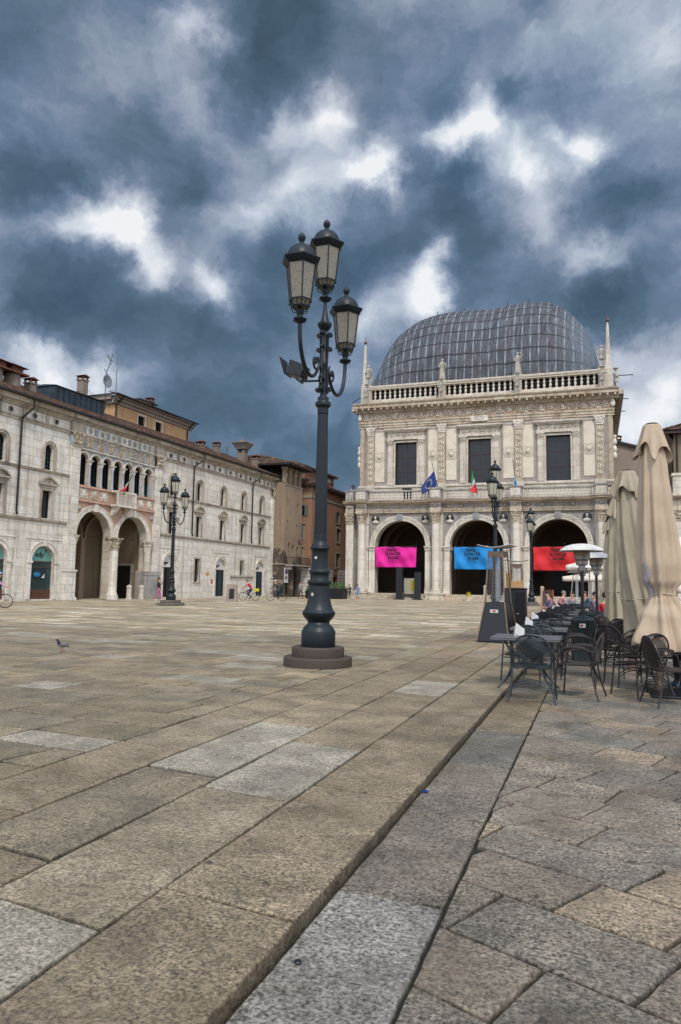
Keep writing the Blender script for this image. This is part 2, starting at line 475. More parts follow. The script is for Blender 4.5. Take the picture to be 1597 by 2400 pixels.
b4 = t.new('ShaderNodeTexBrick'); t.link(wr_.outputs[0], b4.inputs['Vector']); b4.inputs['Scale'].default_value = 1; b4.offset = 0; b4.inputs['Brick Width'].default_value = 500; b4.inputs['Row Height'].default_value = 1.75; b4.inputs['Mortar Size'].default_value = .13; b4.inputs['Mortar Smooth'].default_value = .4
cc = t.mix(t.math('MULTIPLY', b4.outputs['Fac'], .8), cc, hexc('#17171c'))
sx = t.new('ShaderNodeSeparateXYZ'); t.link(U, sx.inputs[0])
edge = t.math('MAXIMUM', t.rng(sx.outputs[0], -23.2, -26.5), t.rng(sx.outputs[0], -4.0, .5)); cc = t.mix(t.math('MULTIPLY', edge, .6), cc, hexc('#64727d'))
fine = t.noise(v, 3, 8, .75); cc = t.mix(t.rng(fine, .45, .75, 0, .45), cc, hexc('#23242a'))
t.link(cc, b.inputs['Base Color']); b.inputs['Roughness'].default_value = .72; b.inputs['Metallic'].default_value = .0; b.inputs['Specular IOR Level'].default_value = .3
bump(t, b, t.math('ADD', t.math('MULTIPLY', br.outputs['Fac'], 1.0), fine), .6, .06); M['lead'] = m


def text_mesh(body, size, name, mat, parent=None, loc=(0, 0, 0), rot=(PI / 2, 0, 0), xs=1.0, bold=0.0, align='LEFT', space=1.0, ext=.004):
    cu = bpy.data.curves.new(name, 'FONT'); cu.body = body; cu.size = size; cu.offset = bold; cu.align_x = align; cu.space_line = space; cu.extrude = ext; cu.resolution_u = 3
    o = bpy.data.objects.new(name, cu); col.objects.link(o); bpy.context.view_layer.update()
    me = bpy.data.meshes.new_from_object(o.evaluated_get(bpy.context.evaluated_depsgraph_get())); bpy.data.objects.remove(o); bpy.data.curves.remove(cu)
    me.name = name; me.materials.clear(); me.materials.append(mat)
    for vtx in me.vertices: vtx.co.x *= xs
    o = bpy.data.objects.new(name, me); col.objects.link(o); o.location = loc; o.rotation_euler = rot
    if parent: o.parent = parent
    return o


# ------------------------------------------------------------------ sky and light
world = bpy.data.worlds.new('World'); scene.world = world; world.use_nodes = True
t = NT(world); bg = t.n['Background']; out = t.n['World Output']
SUN_EL, SUN_AZ = 48, 152          # azimuth clockwise from +Y (the sun stands behind the camera, to the right)
sky = t.new('ShaderNodeTexSky', sky_type='NISHITA', sun_disc=False); sky.sun_elevation = math.radians(SUN_EL); sky.sun_rotation = math.radians(SUN_AZ)
t.link(sky.outputs[0], bg.inputs[0]); bg.inputs[1].default_value = .10
tc = t.new('ShaderNodeTexCoord'); D = tc.outputs['Generated']
nz = t.new('ShaderNodeTexNoise'); t.link(D, nz.inputs['Vector']); nz.inputs['Scale'].default_value = 5.5; nz.inputs['Detail'].default_value = 7; nz.inputs['Roughness'].default_value = .64
wa = t.new('ShaderNodeVectorMath', operation='SUBTRACT'); t.link(nz.outputs['Color'], wa.inputs[0]); wa.inputs[1].default_value = (.5, .5, .5)
wb = t.new('ShaderNodeVectorMath', operation='SCALE'); t.link(wa.outputs[0], wb.inputs[0]); wb.inputs['Scale'].default_value = .17
wc = t.new('ShaderNodeVectorMath', operation='ADD'); t.link(D, wc.inputs[0]); t.link(wb.outputs[0], wc.inputs[1])
wd = t.new('ShaderNodeVectorMath', operation='NORMALIZE'); t.link(wc.outputs[0], wd.inputs[0]); DW = wd.outputs[0]
# cloud masses (bright gaps +, dark bellies -), each a direction in the sky with an angular size
LOBES = [(750, 350, 499, 0.29), (1210, 310, 263, 0.08), (250, 550, 1122, 0.64), (1450, 950, 450, 0.47), (550, 1050, 62, -0.23), (950, 700, 919, 0.22), (100, 900, 1054, 0.48), (150, 700, 487, -0.35), (1050, 500, 1044, -0.31), (350, 400, 523, -0.18), (650, 50, 632, -0.61), (1450, 450, 1247, -0.24), (500, 700, 1934, 0.54), (350, 650, 2084, 0.51), (1380, 310, 2688, 0.53), (1090, 310, 2438, 0.25), (850, 400, 2214, 0.52), (850, 600, 958, -0.23), (250, 900, 1981, 0.41), (50, 400, 1351, -0.31), (1450, 700, 1099, -0.36), (600, 500, 2108, 0.28), (650, 650, 941, -0.21), (1000, 600, 1990, 0.54), (850, 750, 1815, 0.36), (1150, 650, 986, -0.21), (450, 50, 3008, 0.36), (1550, 50, 758, 0.25), (1250, 450, 2331, 0.05), (350, 750, 976, -0.23), (250, 600, 2230, -0.35), (620, 250, 2493, 0.35), (750, 250, 2465, 0.37), (50, 50, 362, -0.18), (1350, 600, 2234, 0.28), (750, 900, 1717, 0.15), (690, 450, 2150, 0.24), (1050, 400, 2271, -0.26), (550, 150, 2721, -0.17), (50, 800, 2286, 0.42), (1550, 900, 2226, 0.11), (800, 1100, 806, -0.17), (450, 800, 1883, -0.16), (430, 450, 2266, -0.26), (150, 500, 2470, 0.28), (1350, 700, 2131, -0.17), (1550, 700, 2378, -0.17), (850, 150, 579, -0.11), (150, 400, 2617, -0.19), (1200, 220, 2679, -0.25), (950, 400, 2233, -0.13), (1240, 550, 2190, 0.32), (1250, 700, 2039, -0.15), (1150, 310, 2476, 0.41), (1030, 310, 2407, 0.44), (890, 350, 2297, 0.41), (50, 700, 2372, -0.01), (350, 900, 1891, 0.14), (1350, 500, 2358, -0.13), (1550, 450, 2685, -0.16), (1250, 400, 2406, 0.39), (1130, 220, 2628, 0.23), (1250, 150, 2867, 0.18), (550, 850, 880, -0.10), (950, 550, 2031, -0.19), (550, 350, 2348, 0.13), (550, 250, 2523, -0.20), (450, 250, 1265, 0.15), (750, 600, 1955, -0.14), (1450, 800, 2160, 0.31), (1450, 600, 2349, 0.31), (250, 800, 2044, -0.13), (1450, 550, 2409, -0.24), (550, 550, 2066, 0.15), (550, 650, 1957, -0.16), (350, 250, 2660, -0.14), (350, 500, 2259, -0.20), (1450, 850, 2125, -0.23), (1010, 700, 1895, 0.53), (1050, 600, 2011, -0.18), (1350, 50, 1568, 0.12), (1250, 50, 3095, -0.13), (1050, 250, 2524, -0.19), (850, 310, 2358, -0.23), (650, 50, 2905, 0.33), (250, 250, 2761, -0.13), (250, 150, 1453, 0.11), (1550, 600, 2485, 0.09), (850, 450, 2141, -0.19), (820, 900, 1715, 0.13), (50, 500, 2607, 0.11), (650, 800, 1795, -0.09), (650, 550, 2030, -0.11), (650, 900, 1734, 0.10), (150, 850, 2120, 0.13), (550, 1050, 1710, 0.10), (950, 350, 2311, -0.23), (1350, 250, 2765, -0.10), (50, 600, 2479, -0.11), (50, 750, 2327, -0.30), (1050, 700, 1912, -0.32), (1250, 600, 2140, -0.14), (800, 1000, 1672, -0.08), (1550, 950, 2200, 0.17), (1550, 1050, 1059, -0.10), (1450, 150, 3096, 0.08), (300, 550, 2240, 0.26), (250, 450, 2424, 0.16), (250, 350, 2580, -0.11), (750, 50, 2885, 0.10)]
acc = None
for (px, py, sh, a) in LOBES:
    dt = t.new('ShaderNodeVectorMath', operation='DOT_PRODUCT'); t.link(DW, dt.inputs[0]); dt.inputs[1].default_value = ray(px, py)
    pw = t.math('POWER', t.math('MAXIMUM', dt.outputs['Value'], .0), float(sh))
    ma = t.new('ShaderNodeMath', operation='MULTIPLY_ADD'); t.link(pw, ma.inputs[0]); ma.inputs[1].default_value = a
    if acc is None: ma.inputs[2].default_value = .42
    else: t.link(acc, ma.inputs[2])
    acc = ma.outputs[0]
n1 = t.noise(t.scale(D, (1, 1, 2.0)), 4.0, 5, .60, .35); n2 = t.noise(t.scale(DW, (1, 1, 1.6)), 9, 8, .66)
val = t.math('ADD', acc, t.math('MULTIPLY', t.math('SUBTRACT', n1, .5), .38)); val = t.math('ADD', val, t.math('MULTIPLY', t.math('SUBTRACT', n2, .5), .58)); val = t.math('ADD', t.math('MULTIPLY', t.math('SUBTRACT', val, .5), 1.08), .55)
# unseen sky out of the frame, brightened as added light for the square
vd = ray(798, 1000)
dv = t.new('ShaderNodeVectorMath', operation='DOT_PRODUCT'); t.link(D, dv.inputs[0]); dv.inputs[1].default_value = (vd.x, vd.y, vd.z)
away = t.rng(dv.outputs['Value'], .70, .0, 0, 1, True)
val = t.math('ADD', val, t.math('MULTIPLY', away, .28))
cr = t.ramp(val, [(0.0, hexc('#3e5163')), (.20, hexc('#52687a')), (.38, hexc('#708298')), (.54, hexc('#98a2b5')), (.70, hexc('#bcc4d1')), (.86, hexc('#dde2e9')), (1.0, hexc('#f8f9fb'))])
hue = t.noise(D, 2.6, 3); cr2 = t.mix(t.rng(hue, .40, .62, 0, .5), cr, t.mix(.8, cr, hexc('#7295ab'), 'SOFT_LIGHT'))
cl = t.new('ShaderNodeBackground'); t.link(cr2, cl.inputs[0])
t.link(t.rng(away, 0, 1, .64, 1.75), cl.inputs[1])
mx = t.new('ShaderNodeMixShader'); mx.inputs[0].default_value = .93
t.link(bg.outputs[0], mx.inputs[1]); t.link(cl.outputs[0], mx.inputs[2]); t.link(mx.outputs[0], out.inputs[0])
world.cycles.sampling_method = 'MANUAL'; world.cycles.sample_map_resolution = 512

sl = bpy.data.lights.new('sun', 'SUN'); sl.energy = 1.5; sl.angle = math.radians(10); sl.color = (1, .93, .83)
so = bpy.data.objects.new('sun', sl); col.objects.link(so)
sd = Vector((math.sin(math.radians(SUN_AZ)) * math.cos(math.radians(SUN_EL)), math.cos(math.radians(SUN_AZ)) * math.cos(math.radians(SUN_EL)), math.sin(math.radians(SUN_EL))))
so.rotation_euler = sd.to_track_quat('Z', 'Y').to_euler()
vs = scene.view_settings; vs.view_transform = 'Standard'; vs.look = 'None'; vs.exposure = .62; vs.gamma = 1
scene.cycles.max_bounces = 5; scene.cycles.diffuse_bounces = 3; scene.cycles.glossy_bounces = 3; scene.cycles.transparent_max_bounces = 12; scene.cycles.use_denoising = True
# ================================================================== paving
def clip_half(poly, a, b, c):      # keep a*x+b*y<=c
    o = []
    for i in range(len(poly)):
        p, q = poly[i], poly[(i + 1) % len(poly)]
        dp, dq = a * p[0] + b * p[1] - c, a * q[0] + b * q[1] - c
        if dp <= 0: o.append(p)
        if (dp < 0 < dq) or (dq < 0 < dp):
            k = dp / (dp - dq); o.append((p[0] + (q[0] - p[0]) * k, p[1] + (q[1] - p[1]) * k))
    return o


def inset(poly, d):
    n = len(poly); o = []
    for i in range(n):
        p0, p, p1 = Vector(poly[i - 1]), Vector(poly[i]), Vector(poly[(i + 1) % n])
        e0, e1 = (p - p0), (p1 - p)
        if e0.length < 1e-5 or e1.length < 1e-5: return None
        e0.normalize(); e1.normalize()
        n0 = Vector((-e0.y, e0.x)); n1 = Vector((-e1.y, e1.x)); m = n0 + n1
        if m.length < .2: return None
        m = m / max(m.dot(n0), .4) if m.dot(n0) != 0 else m
        o.append(p + m * d)
    return o


def area(poly): return .5 * sum(poly[i - 1][0] * poly[i][1] - poly[i][0] * poly[i - 1][1] for i in range(len(poly)))


rs = random.Random(3)


def slab(mb, poly, z, colr, gap=.007, near=False, depth=.07, rough_e=.006):
    if len(poly) < 3: return
    A = area(poly)
    if abs(A) < .01: return
    if A < 0: poly = poly[::-1]
    p = inset(poly, gap * rs.uniform(.5, 1.25))
    if not p or area(p) < .008: return
    k = rs.uniform(.88, 1.12)
    if not near:
        q = inset(p, .006)
        if not q or area(q) < .005: return
        n = len(p); z2 = z + rs.uniform(-.003, .003)
        mb.cc = colr
        mb.add([(a.x, a.y, z2) for a in q] + [(a.x, a.y, z2 - .007) for a in p] + [(a.x, a.y, z - depth) for a in p],
               [tuple(range(n))] + [(i, n + i, n + (i + 1) % n, (i + 1) % n) for i in range(n)] + [(n + i, 2 * n + i, 2 * n + (i + 1) % n, n + (i + 1) % n) for i in range(n)])
        for q in range(n): mb.c[-1 - q] = tuple(x * .45 for x in colr)
        return
    # worn, wobbly edges
    pts = []; n = len(p)
    for i in range(n):
        a, b = p[i], p[(i + 1) % n]; L = (b - a).length; m = max(1, int(L / .09))
        nn = Vector((-(b - a).y, (b - a).x)); nn = nn / max(nn.length, 1e-6)
        for j in range(m):
            q = a.lerp(b, j / m)
            off = abs(rs.gauss(0, rough_e)) 
            if j == 0: q = q + ((p[(i + 1) % n] - q).normalized() + (p[i - 1] - q).normalized()) * .005
            else: q = q + nn * off
            pts.append(q)
    n = len(pts); c = sum(pts, Vector((0, 0))) / n
    rings = []
    tx, ty = rs.gauss(0, .0022), rs.gauss(0, .0022)
    for (ins, dz) in ((.011, 0), (.006, -.002), (.002, -.007), (0, -.016), (-.002, -depth)):
        ring = []
        for q in pts:
            dv = (c - q); L = max(dv.length, 1e-6); w = q + dv / L * ins * 1.2
            ring.append((w.x, w.y, z + dz + (tx * (w.x - c.x) + ty * (w.y - c.y) if dz > -.05 else 0)))
        rings.append(ring)
    vs = [v for r in rings for v in r]; vs.append((c.x, c.y, z)); fs = []
    for k2 in range(len(rings) - 1):
        for i in range(n): fs.append((k2 * n + i, (k2 + 1) * n + i, (k2 + 1) * n + (i + 1) % n, k2 * n + (i + 1) % n))
    for i in range(n): fs.append((len(vs) - 1, i, (i + 1) % n))
    mb.cc = colr; mb.add(vs, fs)
    nf = len(fs)
    for q in range(nf):          # stone colour darkens in steps down the sides, below the worn arris
        if q >= 3 * n and q < 4 * n: mb.c[len(mb.c) - nf + q] = tuple(x * .45 for x in colr)
        elif q >= 2 * n and q < 3 * n: mb.c[len(mb.c) - nf + q] = tuple(x * .62 for x in colr)
        elif q >= n and q < 2 * n: mb.c[len(mb.c) - nf + q] = tuple(x * .88 for x in colr)


def stone_col(kind):
    r = rs.random()
    if kind == 'tan':
        c = hexc('#80745f') if r < .5 else hexc('#776d5c') if r < .72 else hexc('#897a62') if r < .88 else hexc('#8c8575') if r < .95 else hexc('#746b58')
    elif kind == 'kerb':
        c = hexc('#837560') if r < .65 else hexc('#7a6d59') if r < .85 else hexc('#877b67')
    else:
        c = hexc('#766e62') if r < .4 else hexc('#7d7264') if r < .7 else hexc('#6e6960') if r < .88 else hexc('#8a7b68')
    k = rs.uniform(.98, 1.26); return tuple(x * k for x in c[:3])


LIGHT = tuple(x for x in hexc('#9d9484')[:3])
pl = MB()
# kerb stones and the long courses parallel to it
KX, ZR = -1.2, -.048
cols_x = [-1.2, -1.9, -2.6, -3.28, -3.97]
special = {(0): [2.93 - 1.55, 3.0, 4.9, 6.55, 8.28, 9.9, 11.3], 1: [2.66 - 1.2, 2.66, 4.55, 6.15, 7.9, 9.5, 10.9], 2: [1.9, 3.17, 4.9, 6.9, 8.4, 10.25, 11.6], 3: [2.4, 3.73, 5.55, 7.0, 8.8, 10.2, 11.9]}
for ci in range(4):
    xa, xb = cols_x[ci], cols_x[ci + 1]
    ys = [-6, -4, -2, -.3] + special[ci]; y = ys[-1]
    while y < 78: y += rs.uniform(1.0, 1.9); ys.append(y)
    for j in range(len(ys) - 1):
        y0, y1 = ys[j], ys[j + 1]; sk = .10 if y0 < 20 else .03
        poly = [(xa, y0 - sk * .5), (xa, y1 - sk * .5), (xb, y1 + sk * .5), (xb, y0 + sk * .5)]
        near = -1 < y0 < 15
        c = stone_col('kerb')
        if (ci, j) in ((1, 4), (2, 6), (1, 6), (1, 9)): c = LIGHT
        if y0 > 14: c = tuple(x * rs.uniform(1.0, 1.2) for x in c)  # distant courses lightened, grazing sheen put into the colour
        slab(pl, poly, 0, c, .010 if ci else .005, near, .16 if ci == 0 else .07, .004)
# field on the left: courses across, slightly turned
ang = math.radians(-4.0); cA, sA = math.cos(ang), math.sin(ang)


def fld(u, v): return (-3.97 + u * cA - v * sA, u * sA + v * cA)


v = -8.0; row = 0
while v < 92:
    h = rs.uniform(.46, .68) if v < 30 else rs.uniform(.6, .9)
    jo = 0.0; u = .9; L0 = 11 if v < 6 else (28 if v < 22 else 42)
    while u > -L0:
        w = rs.uniform(.65, 1.35) if v < 25 else rs.uniform(1.0, 2.4)
        j = rs.uniform(-.03, .03)
        jn = rs.uniform(-.05, .05); poly = [fld(u, v), fld(u + jo, v + h), fld(u - w + jn, v + h), fld(u - w, v)]; jo = jn
        poly = clip_half(poly, 1, 0, -3.97)
        c = stone_col('tan')
        if rs.random() < .06: c = LIGHT
        if v > 18: kk = rs.uniform(1.05, 1.7); c = tuple(x * kk for x in c)  # far slabs painted lighter to stand in for grazing sheen
        slab(pl, poly, 0, c, .013, v < 13 and v > 2 and u > -9, .07)
        u -= w
    v += h; row += 1
structure(pl.build('plaza_paving', M['pave'], colors=True, recalc=False, smooth=False))
# lower pavement on the right
pr = MB(); y = -3.0
ys = [-3, -1.2, .3, 2.0, 3.43, 4.73, 6.2, 7.66, 9.1, 10.6]
while ys[-1] < 76: ys.append(ys[-1] + rs.uniform(1.2, 1.8))
for j in range(len(ys) - 1):
    c = stone_col('grey' if j % 3 == 0 else 'kerb'); c = tuple(x * .92 for x in c)
    if j == 3: c = tuple(x * 1.12 for x in hexc('#88837c')[:3])
    if j in (4, 5): c = tuple(x * 1.05 for x in hexc('#776e62')[:3])
    slab(pr, [(-.665, ys[j]), (-.665, ys[j + 1]), (-1.19, ys[j + 1] + .02), (-1.19, ys[j])], ZR, c, .006, ys[j] < 13, .07, .003)
a2 = math.radians(-24.6); c2, s2 = math.cos(a2), math.sin(a2)


def fr(u, v): return (-.665 + u * c2 - v * s2, u * s2 + v * c2)


v = -8.0
while v < 84:
    h = rs.uniform(.40, .50) if v < 14 else rs.uniform(.45, .7); u = -12.0 if v > 4 else -4.0
    u = -(max(v, 0) * .46 + 4); um = 12 if v < 20 else 24; jo = 0.0
    while u < um:
        w = rs.uniform(.45, 1.0) if v < 20 else rs.uniform(.7, 1.5)
        x0, y0 = fr(u, v)
        jn = rs.uniform(-.05, .05); poly = [fr(u, v), fr(u + w, v), fr(u + w + jn, v + h), fr(u + jo, v + h)]; jo = jn
        poly = clip_half(poly, -1, 0, .665)
        if len(poly) > 2 and poly[0][1] < 82: slab(pr, poly, ZR, stone_col('grey'), .0055, y0 < 13 and y0 > .5 and x0 < 4.5, .07, .0035)
        u += w
    v += h
structure(pr.build('lower_pavement', M['pave_r'], colors=True, recalc=False, smooth=False))
g = MB(); g.quad((-60, -30, -.022), (-1.26, -30, -.022), (-1.26, 90, -.022), (-60, 90, -.022)); g.quad((-1.26, -30, -.022), (-1.26, -30, -.3), (-1.26, 90, -.3), (-1.26, 90, -.022))
structure(g.build('plaza_bedding', M['joint'], smooth=False))
g = MB(); g.quad((-1.2, -30, ZR - .024), (60, -30, ZR - .024), (60, 90, ZR - .024), (-1.2, 90, ZR - .024)); structure(g.build('pavement_bedding', M['joint_dark'], smooth=False))
g = MB(); g.quad((-1500, -1500, -.31), (1500, -1500, -.31), (1500, 1500, -.31), (-1500, 1500, -.31)); structure(g.build('ground', M['far_ground'], smooth=False))
# litter
mb = MB(); p = ground(996, 1858, ZR); mb.grid(lambda u, v: (p.x + (u - .5) * .045 + .006 * math.sin(9 * v), p.y + (v - .5) * .04, ZR + .004 + .012 * abs(math.sin(7 * u + 5 * v))), 7, 7)
tag(mb.build('litter_scrap', cloth('blue_foil', '#12307e'), thick=.001), 'crumpled blue wrapper lying by the kerb on the lower pavement', 'litter')
mb = MB(); p = ground(698, 2258, ZR); mb.lathe([(.001, 0), (.014, .002), (.016, .006), (.012, .011), (.001, .013)], p.x, p.y, ZR, 9)
tag(mb.build('bottle_cap', M['black_paint']), 'small black cap lying on the pale slab near the bottom of the photo', 'bottle cap')

# ================================================================== street lamps
def arm_curve(s, side):
    # s: 0 at the post .. 1 at the lantern cup; scrolling S-arm in the vertical plane through y
    pass


def make_lamp(label, near=True):
    root = thing('street_lamp', label, 'street lamp')
    mb = MB()
    mb.lathe([(.595, 0), (.60, .02), (.60, .145), (.585, .16), (.46, .165)], 0, 0, 0, 48); mb.lathe([(.455, .165), (.46, .18), (.46, .315), (.445, .33), (.28, .33)], 0, 0, 0, 48)
    mb.build('plinth', M['granite'], root)
    sg = 40 if near else 16
    mb = MB()
    P = [(.295, .33), (.30, .34), (.30, .59), (.292, .61), (.275, .63), (.27, .65), (.235, .69), (.20, .72), (.19, .75), (.205, .78), (.255, .83), (.285, .88), (.292, .92), (.288, .935), (.275, .945), (.262, .96), (.245, .99), (.222, 1.05), (.203, 1.13), (.190, 1.22), (.180, 1.34), (.176, 1.39),
         (.19, 1.40), (.205, 1.42), (.212, 1.45), (.205, 1.475), (.18, 1.485), (.170, 1.50), (.168, 1.56), (.172, 1.60), (.19, 1.62), (.192, 1.65), (.18, 1.67), (.155, 1.69), (.148, 1.74), (.143, 1.85), (.142, 1.98), (.15, 2.01), (.172, 2.03), (.18, 2.05), (.174, 2.07), (.158, 2.08), (.155, 2.11), (.13, 2.14), (.122, 2.17), (.120, 2.20), (.118, 2.33), (.124, 2.335), (.124, 2.35), (.112, 2.355)]
    mb.lathe(P, 0, 0, 0, sg); mb.build('base', M['iron'], root)
    mb = MB()   # fluted shaft
    fl = (lambda a, z: 1 - .055 * max(0, math.cos(20 * a)) ** .5 if math.cos(20 * a) > 0 else 1.0) if near else None
    n = 100 if near else 14
    mb.lathe([(.112, 2.35), (.114, 2.40), (.110, 3.0), (.103, 3.7), (.096, 4.40), (.092, 4.47)], 0, 0, 0, n, mod=fl); mb.build('shaft', M['iron'], root)
    mb = MB()
    P = [(.094, 4.47), (.098, 4.475), (.100, 4.50), (.100, 4.58), (.105, 4.60), (.14, 4.63), (.146, 4.67), (.135, 4.70), (.102, 4.71), (.098, 4.74), (.105, 4.77), (.10, 4.79), (.066, 4.80), (.062, 4.85), (.065, 4.90), (.058, 5.2), (.057, 5.38), (.064, 5.39), (.064, 5.42), (.056, 5.43), (.05, 5.9), (.048, 6.03), (.066, 6.04), (.095, 6.07), (.125, 6.12), (.135, 6.15), (.128, 6.18), (.085, 6.20), (.072, 6.24), (.050, 6.35), (.036, 6.45), (.028, 6.57)]
    mb.lathe(P, 0, 0, 0, sg // 2 + 4)
    mb.build('upper_post', M['iron'], root)

    def lantern(y, zt, parent):          # zt: top of the finial
        L = bpy.data.objects.new('lantern', None); L.empty_display_size = .1; col.objects.link(L); L.parent = parent; L.location = (0, y, zt - 1.58)
        lan = MB(); z = 0
        # cup with lobed skirt, then bulb
        lan.lathe([(.028, -.02), (.05, .0), (.10, .03), (.118, .055), (.10, .075), (.06, .10), (.05, .13), (.068, .17), (.072, .21), (.05, .235), (.03, .25)], 0, 0, 0, 24, mod=lambda a, z: 1 + (.10 * math.cos(6 * a) if .01 < z < .09 else 0))
        for k in range(6):      # scroll brackets under the glass
            a = k * PI / 3; pts = []
            for i in range(11):
                s = i / 10; rr = .05 + .125 * s + .02 * math.sin(s * PI); zz = .21 - .045 * math.sin(s * PI) + .15 * s * s
                pts.append((rr * math.cos(a), rr * math.sin(a), zz))
            lan.tube(pts, .0085, 5)
            lan.ell(.195 * math.cos(a), .195 * math.sin(a), .345, .022, .022, .022, 6, 5)
        lan.lathe([(.15, .275), (.155, .275), (.155, .29), (.15, .29)], 0, 0, 0, 6, a0=0.0)
        f = []
        # lower hexagon rim and upper eave
        lan.lathe([(.125, .26), (.14, .26), (.14, .28), (.125, .28)], 0, 0, 0, 6, a0=0.0)
        lan.lathe([(.182, .375), (.200, .375), (.202, .395), (.184, .395)], 0, 0, 0, 6, a0=0.0)
        for k in range(6):
            a = k * PI / 3; c, q = math.cos(a), math.sin(a)
            lan.tube([(.135 * c, .135 * q, .27), (.195 * c, .195 * q, .385)], .009, 4)
            lan.tube([(.195 * c, .195 * q, .385), (.262 * c, .262 * q, 1.0)], .013, 4)
            a2 = a + PI / 6; lan.tube([(.118 * math.cos(a2), .118 * math.sin(a2), .27), (.168 * math.cos(a2), .168 * math.sin(a2), .385)], .006, 4)
        lan.build('lantern_frame', M['iron'], L)
        rf = MB()
        rf.lathe([(.25, .985), (.262, .985), (.285, 1.0), (.345, 1.075), (.352, 1.085), (.35, 1.10), (.32, 1.108), (.25, 1.135)], 0, 0, 0, 6, a0=0.0, cap=False)
        rf.build('lantern_eave', M['iron'], L, ang=20)
        rf = MB(); rf.lathe([(.246, 1.125), (.25, 1.13), (.247, 1.16), (.235, 1.21), (.205, 1.27), (.155, 1.32), (.10, 1.345), (.085, 1.35), (.085, 1.362), (.055, 1.372), (.04, 1.39), (.034, 1.41), (.05, 1.44), (.067, 1.48), (.068, 1.50), (.062, 1.505), (.060, 1.525), (.045, 1.55), (.022, 1.565), (.014, 1.58), (.001, 1.585)], 0, 0, 0, 24)
        rf.build('lantern_cap', M['iron'], L)
        gl = MB()
        gl.lathe([(.188, .39), (.254, .995)], 0, 0, 0, 6, a0=0.0, cap=False); gl.lathe([(.128, .275), (.186, .38)], 0, 0, 0, 6, a0=0.0, cap=False)
        gl.build('lantern_glass', M['lantern_glass' if near else 'frosted'], L, smooth=False)
        if near:
            bl = MB(); bl.lathe([(.001, .45), (.03, .46), (.045, .52), (.05, .70), (.045, .86), (.02, .90), (.02, .98)], 0, 0, 0, 12); bl.build('lamp_tube', M['frosted'], L)
        return L
    lantern(0, 8.17, root)
    for sg_ in (-1, 1):
        mb = MB(); pts = []
        # big arm: leaves the post low, swings out, rises to the cup
        ctl = [(.055, 4.98), (.10, 5.10), (.14, 5.16)]
        # main sweep as a bezier chain
        def bz(p0, p1, p2, p3, n):
            return [tuple((1 - s) ** 3 * p0[k] + 3 * (1 - s) ** 2 * s * p1[k] + 3 * (1 - s) * s * s * p2[k] + s ** 3 * p3[k] for k in (0, 1)) for s in [i / n for i in range(n + 1)]]
        a = bz((.07, 4.92), (.12, 5.3), (.16, 5.45), (.36, 5.16), 10)[:-1] + bz((.36, 5.16), (.62, 4.86), (1.175, 5.0), (1.175, 5.80), 16)
        mb.tube([(0, sg_ * y, z) for y, z in a], [.024 + .012 * min(1, abs(i - 4) / 14) for i in range(len(a))], 10)
        # inner scroll
        sc = [(.42 + .17 * (1 - i / 26) * math.cos(2.3 + i * .36), 5.33 + .17 * (1 - i / 26) * math.sin(2.3 + i * .36)) for i in range(22)]
        mb.tube([(0, sg_ * y, z) for y, z in sc], .02, 8)
        mb.ell(0, sg_ * .42, 5.33, .035, .045, .045)
        s2 = [(.16 + .10 * math.cos(.5 + i * .5), 5.05 + .10 * math.sin(.5 + i * .5) * (1 - i * .03)) for i in range(9)]
        mb.tube([(0, sg_ * y, z) for y, z in s2], .016, 6)
        # rod hugging the post with curls at the ends
        rod = bz((.15, 5.02), (.09, 5.5), (.10, 5.6), (.085, 5.95), 10)
        mb.tube([(0, sg_ * y, z) for y, z in rod], .022, 8)
        for (yy, zz, r) in ((.12, 4.93, .05), (.115, 5.97, .045), (.10, 5.72, .038), (.11, 5.12, .04)):
            mb.tube([(-.04, sg_ * yy, zz), (.04, sg_ * yy, zz)], r, 12)
        mb.tube([(-.06, sg_ * .09, 5.1), (.06, sg_ * .09, 5.1)], .028, 8)
        A = mb.build('arm', M['iron'], root)
        lantern(sg_ * 1.175, 7.35, root)
    # side curls east and west
    mb = MB()
    for q in (-1, 1):
        for zz in (4.93, 5.68, 5.95): mb.tube([(q * .11, -.035, zz), (q * .11, .035, zz)], .042, 10)
        mb.tube([(q * .075, 0, 4.92), (q * .062, 0, 5.4), (q * .075, 0, 5.95)], .02, 7)
    mb.build('scroll_curls', M['iron'], root)
    return root


LB = (-4.6, 12.05, 0)
lamp = make_lamp('largest lamp post, nearest the camera, three lanterns on a round granite plinth')
lamp.location = LB
# stickers on the near post
for (px, py, rr) in ((741, 1307, .02), (733, 1393, .022)):
    dr = ray(px, py); # intersect a cylinder roughly: step back from the axis plane
    p = at(px, py, LB[1] - (.15 if py < 1350 else .178)); mb = MB()
    nrm = (Vector((p.x - LB[0], p.y - LB[1], 0))).normalized(); tx_ = Vector((-nrm.y, nrm.x, 0)); R0 = .149 if py < 1350 else .189
    cpt = Vector((LB[0], LB[1], p.z)) + nrm * R0
    vs_ = [cpt + tx_ * rr * 1.3 * math.cos(a) + Vector((0, 0, rr * 1.3 * math.sin(a))) + nrm * .004 for a in [2 * PI * k / 20 for k in range(20)]]
    loc_ = [(v.x - LB[0], v.y - LB[1], v.z) for v in vs_]; mb.add(loc_, [tuple(range(20))])
    mb.build('sticker', M['white_sign'], lamp, smooth=False)
    o = text_mesh('6' if py > 1350 else '~o', .03 if py > 1350 else .022, 'sticker_print', M['black_ink'], lamp, (cpt.x - LB[0] + nrm.x * .006 - tx_.x * .010, cpt.y - LB[1] + nrm.y * .006 - tx_.y * .010, cpt.z - .011), (PI / 2, 0, math.atan2(tx_.y, tx_.x)), ext=.0005)
far_lamp = make_lamp('tall lamp post between the palace and the near lamp, square stone step below', False)
